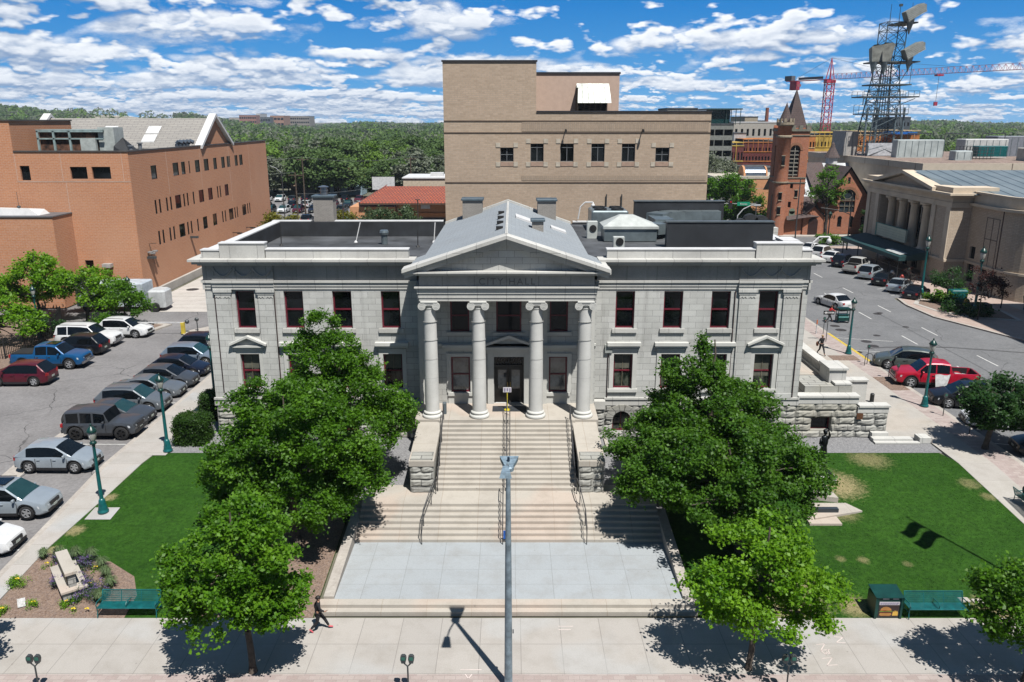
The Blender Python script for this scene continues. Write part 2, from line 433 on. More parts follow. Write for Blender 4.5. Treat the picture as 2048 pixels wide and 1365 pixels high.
# lawn: mown grass with worn straw patches at the places the photograph shows them
t=newmat('lawn');P=t.pos()
a=t.noise(P,.35,4,.6); b=t.noise(P,5,5,.72); g=t.noise(P,30,2,.6)
c=t.mix(t.ramp(a,.3,.7),(.019,.078,.006),(.036,.115,.011))
c=t.mix(t.math('MULTIPLY',t.ramp(t.noise(P,1.3,5,.7),.42,.7),.45),c,(.006,.028,.003))
c=t.mix(t.ramp(b,.38,.66),t.mix(.5,c,(.004,.02,.002)),t.mix(.12,c,(.10,.19,.03)))
c=t.mix(t.math('MULTIPLY',t.ramp(g,.45,.8),.35),c,(.06,.12,.02))
s=t.n('ShaderNodeSeparateXYZ',None,Vector=P)
tot=None
for px,py,r,k in ((17.6,39.8,1.7,.95),(20.6,42.7,1.4,.55),(24.9,39.9,.7,.45),(25.2,38.6,.5,.5),(15.3,33.2,.3,.4),(16.3,33.1,.35,.5),(18.2,32.8,.3,.35),(11.8,30.6,2.2,.9),(14.6,29.9,.9,.8),(20.6,29.6,1.3,.9),(-21.5,35.5,.55,.8),(-21.2,38.5,.45,.8),(-21.7,33.9,.4,.9),(16.9,37,.9,.6)):
    d=t.math('SQRT',t.math('ADD',t.math('POWER',t.math('SUBTRACT',s.outputs[0],px),2.0),t.math('POWER',t.math('SUBTRACT',s.outputs[1],py),2.0)))
    m=t.math('MULTIPLY',t.ramp(t.math('ADD',d,t.math('MULTIPLY',t.math('SUBTRACT',b,.5),-r*1.6)),r,r*.35),k)
    tot=m if tot is None else t.math('MAXIMUM',tot,m)
c=t.mix(t.math('MULTIPLY',tot,t.ramp(g,.25,.6)),c,(.42,.33,.19))
t.out(c,.95,bump=t.math('ADD',b,g),bs=.5,spec=.1)
M['lawn']=t.m
# ------------------------------------------------------------------ the ground and what is laid on it
mb=MB();W=9000
for P_ in (rect(-W,-8.0,-60,9000),rect(7.7,W,-60,9000),rect(-8.0,7.7,-60,29.4),rect(-8.0,7.7,45,9000)): sheet(mb,P_,-.14)
struct('ground',mb,M['soil'])
mb=MB(); sheet(mb,rect(-70,60,-20,24.0),-.12); sheet(mb,[(29.2,24),(46.3,24),(46.3,67),(44.8,70.5),(42,77.5),(41.8,83),(29.2,83)],-.12)
sheet(mb,[(29.2,83),(41.8,83),(42.2,86.5),(46.4,89),(46.6,124),(29.2,124)],-.12)
sheet(mb,rect(-90,130,124,135),-.12); sheet(mb,rect(29.2,44,135,700),-.12)
struct('road',mb,M['road'])
mb=MB(); sheet(mb,rect(-70,-22.95,26,80),-.11); sheet(mb,rect(-70,29.2,62.5,84.5),-.115); sheet(mb,rect(-39,-7.2,84.5,124),-.115)
struct('parking_lot',mb,M['asphalt'])
mb=MB(); sheet(mb,rect(-75,29,136,205),-.1); sheet(mb,rect(46,130,165,200),-.1)
struct('far_parking_lot',mb,M['asphalt'])
mb=MB(); sheet(mb,rect(-39,-30,84.6,124),-.09); sheet(mb,rect(-36.5,-24,80,84.55),-.09)
struct('alley_apron',mb,slab('alley_concrete',(.55,.51,.47),(.50,.47,.43),(.2,.18,.17),60,1.9,js=.05))
mb=MB(); sheet(mb,rect(-70,27.4,25.6,29.12),0,.14); struct('sidewalk',mb,M['walk'])
mb=MB(); sheet(mb,rect(-70,29.0,24.25,25.6),0.0,.14); struct('brick_sidewalk_strip',mb,M['pavers'])
mb=MB(); sheet(mb,rect(-70,29.2,24.02,24.25),.0,.14); sheet(mb,rect(28.9,29.2,24.25,122.5),.0,.2); sheet(mb,rect(-23.25,-22.95,29.1,75),.0,.2)
struct('kerb',mb,M['kerb'])
mb=MB(); sheet(mb,[(27.4,25.6),(27.4,62),(27.4,122.5),(22,122.5),(22,86),(20.9,86),(20.9,62),(17.5,62),(17.5,56),(21,56),(23,46.0),(25.4,46),(25.6,29.12),(25.6,25.6)],0,.14); struct('side_sidewalk',mb,M['sidewalk_side'])
mb=MB(); sheet(mb,rect(27.4,28.9,25.6,122.5),0,.14); struct('side_brick_strip',mb,M['pavers'])
mb=MB(); sheet(mb,[(-22.95,29.12),(-22.1,29.12),(-22.05,33.9),(-21.4,39),(-20.9,44),(-20.95,75),(-22.95,75)],0,.14)
sheet(mb,rect(-21.4,-20.2,43.2,44.4),.01); sheet(mb,rect(-21.5,-20.2,36.4,37.5),.01)
struct('parking_lot_sidewalk',mb,slab('lot_walk_concrete',(.44,.41,.38),(.41,.39,.36),(.32,.29,.26),5,1.55,ox=-25,oy=.2,js=.015,tint=(.41,.435,.45)))
mb=MB(); sheet(mb,rect(-28.4,-27.3,28,80),-.105)
struct('parking_lot_gutter',mb,M['kerb'])
lawnL=[(-22.05,33.7),(-18.6,33.0),(-17.0,31.9),(-16.3,30.6),(-16.2,29.14),(-8.3,29.14),(-8.3,43.6),(-20.9,43.6),(-21.4,39)]
lawnR=[(7.8,29.14),(25.55,29.14),(25.55,42.2),(25.1,43.6),(7.8,43.6)]
mb=MB(); sheet(mb,lawnL,-.02); sheet(mb,lawnR,-.02); tag(mb.build('lawn',M['lawn']),kind='structure')
mb=MB(); sheet(mb,[(-22.05,29.14),(-16.2,29.14),(-16.3,30.6),(-17.0,31.9),(-18.6,33.0),(-22.05,33.7)],-.015)
sheet(mb,[(-13.5,29.14),(-8.32,29.14),(-8.32,36),(-10,39),(-13,36)],.0)
struct('mulch_bed',mb,M['mulch'])
mb=MB(); sheet(mb,rect(-20.95,-5.0,43.6,46.6),-.01); sheet(mb,rect(4.4,25.3,43.6,46.6),-.01); sheet(mb,rect(-20.95,-18,46.6,62),-.01); sheet(mb,rect(-8.3,-7.62,36.7,43.6),-.005); sheet(mb,rect(7.32,7.8,36.7,43.6),-.005); sheet(mb,rect(-7.62,-4.9,38.99,43.6),-.005); sheet(mb,rect(4.4,7.32,38.99,43.6),-.005)
struct('gravel_bed',mb,M['gravel'])
# grass blades fringe the lawn so that it is not a flat sheet
def in_poly(x,y,P):
    c=False;n=len(P)
    for i in range(n):
        x1,y1=P[i];x2,y2=P[(i+1)%n]
        if (y1>y)!=(y2>y) and x<(x2-x1)*(y-y1)/(y2-y1)+x1:c=not c
    return c
vs=[];fs=[]
for P_,n_ in ((lawnL,26000),(lawnR,38000)):
    xs=[p[0] for p in P_];ys=[p[1] for p in P_]
    for _ in range(n_):
        x=R.uniform(min(xs),max(xs));y=R.uniform(min(ys),max(ys))
        if not in_poly(x,y,P_):continue
        a=R.uniform(0,PI);w=R.uniform(.012,.022);h=R.uniform(.015,.04);z=zg(y)-.02
        k=len(vs);ca,sa=math.cos(a)*w,math.sin(a)*w;l=R.uniform(-.03,.03)
        vs+=[(x-ca,y-sa,z),(x+ca,y+sa,z),(x+l,y+l,z+h)];fs.append((k,k+1,k+2))
me=bpy.data.meshes.new('grass');me.from_pydata(vs,[],fs);me.materials.append(M['lawn']);o=bpy.data.objects.new('grass',me);COL.objects.link(o);tag(o,'short mown green grass covering both lawns','grass',kind='stuff')
# loose stones spread over the gravel beds
# far side of the street: red-paved corner with kerbs
mb=MB(); far=[(46.3,20),(200,20),(200,124),(46.6,124),(46.6,89.3),(42.4,86.2),(41.8,83),(42.0,77.5),(44.8,70.5),(46.3,67)]
sheet(mb,far,.0,.16); struct('far_sidewalk',mb,M['redpavers'])
mb=MB()
pl=[(46.3,20),(46.3,67),(44.8,70.5),(42.0,77.5),(41.8,83),(42.4,86.2),(46.6,89.3),(46.6,124)]
for a,b in zip(pl,pl[1:]):
    d=Vector((b[0]-a[0],b[1]-a[1])).normalized();n=Vector((-d.y,d.x))*.0+Vector((d.y,-d.x))*.32
    sheet(mb,[a,(a[0]+n.x,a[1]+n.y),(b[0]+n.x,b[1]+n.y),b],.006)
struct('far_kerb',mb,M['kerb'])
mb=MB(); sheet(mb,rect(52.5,62,76,83.5),.008); struct('corner_concrete_pad',mb,M['concrete'])
mb=MB(); sheet(mb,rect(44,140,135,137.2),.02,.16); sheet(mb,rect(-60,29,135,136),.02,.16); sheet(mb,rect(44,48,137.2,300),.02,.16); struct('church_sidewalk',mb,M['concrete'])
# markings
mb=MB()
def line(a,b,w=.12,dz=-.112):
    d=Vector((b[0]-a[0],b[1]-a[1])).normalized();n=Vector((-d.y,d.x))*w/2
    sheet(mb,[(a[0]-n.x,a[1]-n.y),(b[0]-n.x,b[1]-n.y),(b[0]+n.x,b[1]+n.y),(a[0]+n.x,a[1]+n.y)],dz)
for x in (35.6,38.9):
    y=30.0 if x<37 else 33
    while y<122: line((x,y),(x,y+3.0),.13); y+=9.4
for k in range(14):
    y=33+k*4.1
    if y<72: line((29.3,y),(33.9,y-1.3),.09)
for k in range(9): line((46.3,89.9+k*3.6),(42.6,88.0+k*3.6),.09)
for k in range(9): line((-27.2,34+k*3.7),(-23.4,34+k*3.7),.09,-.098)
for k in range(16): line((-70+k*4,170),(-70+k*4,175.5),.12,-.09); line((-70+k*4,152),(-70+k*4,157.5),.12,-.09)
struct('road_marking',mb,M['paint'])
mb=MB(); sheet(mb,rect(28.92,29.19,62,71),.007); struct('yellow_kerb_marking',mb,M['yellow'])
mb=MB()
tar=[((29.3,41.9),(36.8,66)),((29.6,66),(45.5,64.2))]
def wig(a,b,w,n=14,amp=.25):
    pts=[]
    for i in range(n+1):
        q=i/n;pts.append((a[0]+(b[0]-a[0])*q+R.uniform(-amp,amp),a[1]+(b[1]-a[1])*q+R.uniform(-amp,amp)))
    for p,q in zip(pts,pts[1:]): line(p,q,w,-.108)
wig((30.6,66.4),(34,66.9),.3,8,.04);wig((34,66.9),(38,66.7),.3,8,.04);wig((38,66.7),(43.5,65.0),.3,10,.04); wig((37.3,30),(37.3,80),.06,20,.03)
wig((-23.5,62),(-35,57),.05);wig((-45,61.5),(-30,60.5),.05);wig((-37,47),(-29,43),.05);wig((-45,53),(-36,48),.05);wig((-30,52.5),(-38,47),.05,18,.4);wig((-40,40),(-27,41),.05)
struct('tar_seam',mb,plain('tar',(.09,.09,.093),.8))
mb=MB(); W0=W2(0,0,1,0)
def glyph(cx,cy,s,rot,kind):
    ca,sa=math.cos(rot),math.sin(rot)
    seg={'Z':[((0,1),(1,1)),((1,1),(0,0)),((0,0),(1,0))],'W':[((0,1),(.25,0)),((.25,0),(.5,.7)),((.5,.7),(.75,0)),((.75,0),(1,1))],'V':[((0,1),(.5,0)),((.5,0),(1,1))],'-':[((0,.5),(2,.5))]}[kind]
    for a,b in seg:
        f=lambda p:(cx+s*(p[0]*ca-p[1]*sa),cy+s*(p[0]*sa+p[1]*ca))
        line(f(a),f(b),.035,.006)
glyph(12.0,26.1,.42,.1,'Z');glyph(12.15,26.7,.3,.2,'W');glyph(12.1,27.0,.36,.15,'Z');glyph(12.9,27.5,.36,-.1,'Z')
glyph(-1.75,25.35,.25,0,'V');glyph(-1.95,25.65,.4,0,'-');glyph(1.9,28.4,.3,0,'-');glyph(1.9,28.2,.25,0,'-')
struct('chalk_marking',mb,plain('pink_white_chalk',(.70,.60,.56),.9))
# ------------------------------------------------------------------ city hall
M['ashlar']=blocks('grey_ashlar',(.69,.695,.665),(.575,.58,.55),(.36,.36,.35),.86,.365,.013,stain=.32,bump=.25,drip=.38)
M['stone']=plain('dressed_stone',(.65,.65,.615),.85,var=.07,scale=.8,bump=.08,spec=.2)
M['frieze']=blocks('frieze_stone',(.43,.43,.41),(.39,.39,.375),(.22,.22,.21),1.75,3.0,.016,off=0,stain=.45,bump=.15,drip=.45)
M['smooth']=blocks('coping_stone',(.66,.655,.615),(.61,.605,.575),(.28,.28,.27),1.6,3.0,.014,off=0,stain=.3,bump=.15,drip=.2)
M['column']=plain('column_granite',(.66,.66,.635),.8,var=.06,scale=.9,bump=.1,spec=.2)
M['rock']=blocks('rock_faced_stone',(.44,.44,.40),(.36,.36,.335),(.15,.15,.14),1.1,.44,.03,stain=.35,bump=.4,c3=(.40,.37,.28))
M['copingwhite']=plain('white_coping_metal',(.70,.70,.70),.55,var=.06,scale=1.5)
M['membrane']=plain('dark_roof_membrane',(.028,.032,.038),.75,var=.3,scale=.7,bump=.1)
M['roofdeck']=plain('grey_roof_membrane',(.075,.08,.088),.8,var=.35,scale=.5,bump=.1)
M['shingle']=blocks('pale_slate',(.31,.345,.37),(.27,.305,.335),(.20,.22,.25),.5,.22,.012,stain=.15,bump=.1)
M['wine']=plain('wine_red_frame',(.16,.013,.028),.45,var=.1)
M['winedark']=M['wine']
t=newmat('dark_glass');P=t.pos()
n=t.noise(P,.45,2,.5)
t.out(t.mix(t.ramp(n,.4,.7),(.003,.004,.005),(.018,.022,.026)),.05,spec=.3); M['glass']=t.m
t=newmat('office_glass');P=t.pos()
mp=t.n('ShaderNodeMapping',None,Vector=P); mp.inputs['Scale'].default_value=(3.4,.2,1.6)
n=t.noise(mp.outputs[0],.8,4,.6)
t.out(t.mix(t.ramp(n,.45,.62),(.012,.016,.014),(.09,.10,.08)),.06,spec=.35); M['glassroom']=t.m
t=newmat('reflecting_glass');P=t.pos()
t.out(t.mix(t.ramp(t.noise(P,1.3,4,.6),.4,.6),(.04,.045,.05),(.15,.155,.16)),.05,spec=.7); M['glasslit']=t.m
M['blackmetal']=plain('black_metal',(.02,.02,.02),.5,var=.1)
M['iron']=plain('iron_handrail',(.10,.10,.105),.45,metal=.5,var=.2)
CH=thing('city_hall','grey stone two storey classical city hall with a four column pedimented portico','building',(-.3,43,1.2))
YW=46.0; YR=45.5; YE=60.8
XL,XR=-18.0,17.36; CL,CR=-5.55,4.95
# wing walls with their openings
up_w=[-15.7,-12.85,-10.0,-7.15,6.67,9.5,12.3,15.1]
def winge(x0,x1,y=YW):
    m=MB(); w=W2(0,y,1,0); ops=[]
    for x in up_w:
        if x0<x<x1:
            ops.append((x-.56,x+.56,8.12,10.38)); ops.append((x-.57,x+.57,4.36,6.56))
    w.face(m,x0,x1,3.75,11.1,ops,.32)
    return m
m=winge(XL,CL); m.v+=[];
m2=winge(CR,XR); m.add(m2.v,m2.f)
# sides and rear
W2(XR,YW,0,1).face(m,0,YE-YW,1.2,11.1,[(2+i*3.2,3.1+i*3.2,8.1,10.4) for i in range(4)],.3)
W2(XL,YE,0,-1).face(m,0,YE-YW,1.2,11.1,[(1.5+i*3.2,2.6+i*3.2,8.1,10.4) for i in range(4)],.3)
m.quad((XR,YE,1.2),(XL,YE,1.2),(XL,YE,11.1),(XR,YE,11.1))
m.build('wall',M['ashlar'],CH)
for i in range(4):
    W2(XR,YW,0,1).window(CH,2+i*3.2,3.1+i*3.2,8.1,10.4,.2,M['wine'],M['glass'],rails=(.5,))
    W2(XL,YE,0,-1).window(CH,1.5+i*3.2,2.6+i*3.2,8.1,10.4,.2,M['wine'],M['glass'],rails=(.5,))
# centre block (behind the portico)
m=MB(); w=W2(0,YR,1,0)
cops=[(-3.62,-2.5,8.05,9.98),(-.93,.55,8.03,9.98),(2.2,3.28,8.05,9.98),(-3.62,-2.5,4.3,6.52),(-1.07,.70,3.6,6.52),(2.2,3.28,4.3,6.52)]
w.face(m,CL,CR,3.6,10.9,cops,.3)
W2(CR,YR,0,1).face(m,0,.5,3.3,10.9,[]);W2(CL,YW,0,-1).face(m,0,.5,3.3,10.9,[])
m.build('entrance_wall',M['ashlar'],CH)
# ---- rock-faced basement: every block a pillowed, chipped face
def rocky(mb,w,s0,s1,z0,z1,ops=(),rh=.44,deep=.075,bw=(.7,1.35),out=.03):
    rnd=R; z=z0
    rows=max(1,round((z1-z0)/rh)); rh=(z1-z0)/rows
    for r in range(rows):
        za=z0+r*rh;zb=za+rh; s=s0-(rnd.random()*.6 if r%2 else 0)
        while s<s1-.01:
            e=min(s1,s+rnd.uniform(*bw)); 
            if s1-e<.35:e=s1
            a=max(s,s0)
            segs=[(a,e)]
            for o in ops:
                if o[2]<zb-.05 and o[3]>za+.05:
                    ns=[]
                    for p,q in segs:
                        if q<=o[0] or p>=o[1]: ns.append((p,q))
                        else:
                            if p<o[0]:ns.append((p,o[0]))
                            if q>o[1]:ns.append((o[1],q))
                    segs=ns
            for p,q in segs:
                nx=max(3,int((q-p)/.16));nz=4;vs=[];
                for j in range(nz+1):
                    for i in range(nx+1):
                        ed=min(i,nx-i,j,nz-j)
                        o=(-.015 if ed==0 else out+deep*(rnd.uniform(.25,1.0) if ed>0 else 0))
                        vs.append(w.p(p+(q-p)*i/nx,za+(zb-za)*j/nz,o))
                fs=[(j*(nx+1)+i,j*(nx+1)+i+1,(j+1)*(nx+1)+i+1,(j+1)*(nx+1)+i) for j in range(nz) for i in range(nx)]
                mb.add(vs,fs)
            s=e
WF=W2(0,YW,1,0); m=MB()
bops=[(6.15,7.25,1.55,2.95),(9.0,10.1,1.55,2.95),(11.8,12.9,1.55,2.95),(14.6,15.7,1.55,2.95)]
rocky(m,WF,5.6,XR,1.15,3.3,bops)
rocky(m,WF,XL,-6.2,1.15,3.3,[(-16.3,-15.2,1.55,2.95),(-13.4,-12.3,1.55,2.95),(-10.5,-9.4,1.55,2.95)])
rocky(m,W2(0,YW-.35,1,0),CR,5.6,1.3,3.3); rocky(m,W2(0,YW-.35,1,0),-6.2,CL,1.3,3.3)
W2(0,YW,1,0).face(m,XL,XR,1.1,3.75,bops+[(-16.3,-15.2,1.55,2.95),(-13.4,-12.3,1.55,2.95),(-10.5,-9.4,1.55,2.95)],.4,out=-.03)
m.build('basement_wall',M['rock'],CH)
m=MB()
for a,b in ((XL-.08,CL-.65),(CR+.65,XR+.08)):
    WF.box(m,a,b,3.3,3.68,-.02,.08); WF.box(m,a,b,3.683,3.8,-.02,.14)
WF.box(m,CL-.68,CL-.01,3.2,3.7,.0,.5);WF.box(m,CR+.01,CR+.68,3.2,3.7,.0,.5)
m.build('water_table',M['smooth'],CH)
for a,b,c,d in bops+[(-16.3,-15.2,1.55,2.95),(-13.4,-12.3,1.55,2.95),(-10.5,-9.4,1.55,2.95)]:
    f=WF.window(CH,a,b,c,d,.3,M['wine'],M['glassroom'],fw=.08,mull=(.5,),name='basement_window')
    # stone voussoirs above the arched head
    q=MB();cx=(a+b)/2
    for k in range(7):
        t0=PI*k/7;t1=PI*(k+1)/7-.03
        q.add([WF.p(cx+r*math.cos(tt),2.42+r*.95*math.sin(tt),o) for o in (.15,-.0) for r,tt in ((.56,t0),(1.0,t0),(1.0,t1),(.56,t1))],[(0,1,2,3),(0,4,5,1),(1,5,6,2),(2,6,7,3),(3,7,4,0)])
    for k in range(10):
        t0=PI*k/10;t1=PI*(k+1)/10
        q.add([WF.p(cx+.56*math.cos(t0),2.42+.56*math.sin(t0),.02),WF.p(cx+.56*math.cos(t1),2.42+.56*math.sin(t1),.02),WF.p(cx+.8*math.cos(t1),2.42+.9*math.sin(t1),.02),WF.p(cx+.8*math.cos(t0),2.42+.9*math.sin(t0),.02)],[(0,1,2,3)])
    q.build('arch',M['rock'],f)
# ---- pilaster strips and entablature of the wings
m=MB()
for s in (-16.95,-14.28,13.42,16.02,-17.72,16.9):
    pass
for x0,x1 in ((-17.4,-16.5),(-14.9,-14.0),(13.35,14.3),(15.95,16.85)):
    WF.box(m,x0,x1,3.8,10.2,-.02,.10); WF.box(m,x0-.05,x1+.05,10.2,10.32,.0,.13)
    WF.box(m,x0-.09,x1+.09,10.32,10.5,.0,.17); WF.box(m,x0-.06,x1+.06,3.8,4.1,.0,.15)
m.build('pilaster',M['ashlar'],CH)
m=MB()
for x in (-17.2,-16.7,-14.7,-14.2,13.6,14.1,16.2,16.6):
    pts=[WF.p(x+k*.09-.2,10.02+(.05 if k%2 else -.04),.115) for k in range(5)]; m.path(pts,.014,4)
m.build('pilaster_carving',plain('carved_shadow_stone',(.35,.35,.33),.9),CH)
m=MB()
def ent(a,b,yy,ext=0):
    w=W2(0,yy,1,0)
    w.box(m,a,b,10.5,10.68,-.05,.05+ext);w.box(m,a,b,10.683,10.9,-.05,.09+ext);w.box(m,a-.02,b+.02,10.903,11.03,-.05,.16+ext)
for a,b in ((XL,CL),(CR,XR)): ent(a,b,YW)
for a,b in ((-17.5,-13.9),(13.25,16.95)): ent(a,b,YW,.09)
for x in (XR,): 
    w=W2(XR,YW-.16,0,1); w.box(m,0,15,10.5,10.9,-.05,.07); w.box(m,0,15,10.903,11.03,-.05,.16)
w=W2(XL,YE,0,-1); w.box(m,0,14.9,10.5,10.9,-.05,.07);w.box(m,0,14.9,10.903,11.03,-.05,.16)
m.build('architrave',M['smooth'],CH)
m=MB()
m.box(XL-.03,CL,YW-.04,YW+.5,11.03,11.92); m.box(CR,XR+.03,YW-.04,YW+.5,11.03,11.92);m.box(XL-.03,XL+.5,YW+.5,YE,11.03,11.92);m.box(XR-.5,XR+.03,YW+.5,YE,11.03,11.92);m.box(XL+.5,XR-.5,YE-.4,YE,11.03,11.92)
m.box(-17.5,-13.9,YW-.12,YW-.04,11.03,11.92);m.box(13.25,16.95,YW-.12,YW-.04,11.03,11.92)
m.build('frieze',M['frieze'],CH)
m=MB() # garlands in relief on the end bays
for cx in (-16.8,-15.6,-14.5,13.9,15.1,16.2):
    pts=[(cx-.55+1.1*k/12,YW-.14,11.72-.42*math.sin(PI*k/12)) for k in range(13)]
    for a,b in zip(pts,pts[1:]): m.tube(a,b,.055,.055,6)
    m.ball((cx-.55,YW-.15,11.75),.09,.05,.09)
    m.tube((cx-.55,YW-.14,11.72),(cx-.55,YW-.13,11.3),.04,.02,5)
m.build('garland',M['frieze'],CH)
m=MB()
def corn(x0,x1,y0,y1,l,r,b=0):
    """stepped cornice ring; l, r extend past the ends"""
    for z0,z1,p in ((11.92,12.03,.22),(12.033,12.2,.45),(12.203,12.34,.62)):
        xa=x0-(p if l else 0);xb=x1+(p if r else 0)
        m.box(xa,xb,y0-p,y0+.5,z0,z1);m.box(xa,xb,y1-.45,y1+p,z0,z1)
        if l:m.box(xa,x0+.5,y0+.5,y1-.45,z0,z1)
        if r:m.box(x1-.5,xb,y0+.5,y1-.45,z0,z1)
corn(XL,CL-.02,YW,YE,1,0,1); corn(CR+.02,XR,YW,YE,0,1,1)
m.build('cornice',M['smooth'],CH)
# ---- parapet around each wing
m=MB();c=MB();ins=MB()
def parap(x0,x1,y0,y1,z1,cap=True):
    m.box(x0,x1,y0,y1,12.34,z1-.05); c.box(x0-.03,x1+.03,y0-.04,y1+.04,z1-.05,z1+.02)
parap(XL,-16.95,YW-.05,YW+.55,12.82);parap(-16.9,-14.3,YW-.12,YW+.5,13.22);parap(-14.25,-6.0,YW-.05,YW+.5,12.86)
parap(5.5,14.05,YW-.05,YW+.5,12.86);parap(14.1,16.75,YW-.12,YW+.5,13.22);parap(16.8,XR,YW-.05,YW+.55,12.82)
parap(XL,XL+.55,YW+.6,YE-.5,12.72); parap(XR-.75,XR,YW+.6,YE-3.6,12.72)
parap(XL,-15.15,YE-.45,YE,12.76);parap(-13.3,-5.2,YE-.45,YE,12.76);parap(4.6,10.0,YE-.45,YE,12.7)
parap(16.7,XR+.3,YW+3.1,YW+4.6,12.9)
m.build('parapet',M['smooth'],CH); c.build('coping',M['copingwhite'],CH)
m=MB()
m.box(XL+.55,CL+.4,YE-.52,YE-.463,11.6,12.68); m.box(XL+.553,XL+.6,YW+.56,YE-.52,11.6,12.66)
m.box(-15.15,-13.3,YE-.45,YE,12.34,12.66); m.box(4.5,10,YE-.52,YE-.463,11.7,12.62)
m.build('roof_upstand',M['membrane'],CH)
m=MB(); m.box(XL+.5,CL+.6,YW+.5,YE-.45,11.3,11.6); 
m.add([(CR-.6,YW+.5,12.35),(XR-.6,YW+.5,12.35),(XR-.6,YE-.1,12.5),(CR-.6,YE-.1,12.5),(CR-.6,YW+.5,11.6),(XR-.6,YW+.5,11.6),(XR-.6,YE-.1,11.6),(CR-.6,YE-.1,11.6)],[(0,1,2,3),(0,4,5,1),(1,5,6,2),(2,6,7,3)])
m.build('flat_roof',M['roofdeck'],CH)
# ---- portico
YC=43.3
floor=MB(); floor.box(-4.15,3.6,42.62,YR,1.2,3.6); floor.box(CL+.02,CR-.02,42.9,YR,1.2,3.595)
floor.build('porch_floor',M['step'],CH)
m=MB(); n_r=7; z0=.3; 
for k in range(7):  # lower flight
    y0=34.8+k*(1.98/6); m.box(-7.6,7.3,y0,38.4,z0+k*.15-.3,z0+(k+1)*.15)
for k in range(15): # upper flight
    y0=38.27+k*(4.36/14); m.box(-4.0,3.42,y0,42.66,1.3+k*.15-.4,1.35+(k+1)*.15)
m.build('stair',M['step'],CH)
m=MB(); m.box(-7.62,-5.35,38.41,39.0,.6,1.33); m.box(4.8,7.32,38.41,39.0,.6,1.33); m.build('stair_landing',M['step'],CH)
# cheek walls
for nm,x0,x1 in (('cheek_wall',-5.32,-4.02),('cheek_wall',3.44,4.8)):
    m=MB(); rocky(m,W2(0,38.1,1,0),x0+.04,x1-.04,1.3,2.83,(),.40,.055)
    m.box(x0+.08,x1-.08,38.14,45.6,1.2,3.2)
    cw=m.build(nm,M['rock'],CH)
    m=MB(); m.add([(x0,38.03,2.83),(x1,38.03,2.83),(x1,38.03,3.12),(x0,38.03,3.12),(x0,43.9,3.2),(x1,43.9,3.2),(x1,43.9,3.56),(x0,43.9,3.56)],[(0,1,2,3),(3,2,6,7),(1,5,6,2),(0,3,7,4),(0,4,5,1)])
    m.box(x0-.1,x1+.1,42.7,45.6,3.2,3.61); m.build('cheek_coping',M['step'],cw)
# columns
cxs=[-4.57,-1.87,1.36,4.07]
for x in cxs:
    m=MB(); prof=[]
    for k in range(13):
        q=k/12; prof.append((.405-.062*q**1.7,3.98+(10.02-3.98)*q))
    m.lathe(prof,(x,YC,0),28)
    shaft=m.build('column',M['column'],CH,True)
    m=MB()
    for z in (4.9,6.0,7.1,8.2,9.25): m.lathe([(.397,z-.012),(.405-.062*((z-3.98)/6.04)**1.7+.0008,z),(.39,z+.012)],(x,YC,0),28)
    m.build('drum_joint',plain('joint_grey',(.44,.44,.42),.9),shaft)  # darker grey rings marking the joints between column drums
    m=MB(); m.lathe([(.0,3.6),(.56,3.6),(.575,3.66),(.575,3.72),(.55,3.78),(.48,3.79),(.46,3.83),(.48,3.86),(.50,3.9),(.49,3.95),(.44,3.97),(.41,4.02)],(x,YC,0),32)
    m.build('base',M['stone'],shaft,True)
    m=MB(); m.lathe([(.34,9.98),(.37,10.0),(.37,10.05),(.34,10.07),(.40,10.16),(.45,10.24)],(x,YC,0),24)
    for s in (-1,1):
        for yy in (-.40,.30):
            # volute: spiral roll drawn as shrinking rings, standing on a drum
            for ro,rin,o in ((.215,.165,0),(.135,.09,.015),(.06,.0,.03)):
                m.lathe([(rin,-.05-o),(ro,-.05-o),(ro,.06),(rin,.06)],(x+s*.395,YC+yy,10.18),18,Matrix.Rotation(PI/2,4,'X'))
            m.lathe([(0,-.02),(.2,-.02),(.2,.05),(0,.05)],(x+s*.395,YC+yy,10.18),18,Matrix.Rotation(PI/2,4,'X'))
        m.lathe([(.17,-.35),(.13,0),(.17,.35)],(x+s*.395,YC,10.18),14,Matrix.Rotation(PI/2,4,'X'))
    m.box(x-.40,x+.40,YC-.43,YC+.36,10.22,10.36); m.bev(x-.47,x+.47,YC-.47,YC+.47,10.37,10.47,.02)
    m.build('capital',M['stone'],shaft)
# entablature of the portico
PX0,PX1=-5.1,4.53; YA=42.88
m=MB(); w=W2(0,YA,1,0)
for z0,z1,p in ((10.47,10.65,0),(10.653,10.9,.04),(10.903,11.13,.09),(11.133,11.22,.15),(11.223,11.3,.22)):
    m.box(PX0-p,PX1+p,YA-p,YR-.01,z0,z1)
m.build('portico_architrave',M['smooth'],CH)
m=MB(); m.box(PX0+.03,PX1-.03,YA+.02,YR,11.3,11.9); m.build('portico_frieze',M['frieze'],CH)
m=MB()
for z0,z1,p in ((11.9,11.98,.15),(11.983,12.07,.34),(12.073,12.16,.46)):
    m.box(PX0-p,PX1+p,YA-p,YW,z0,z1)
m.build('portico_cornice',M['smooth'],CH)
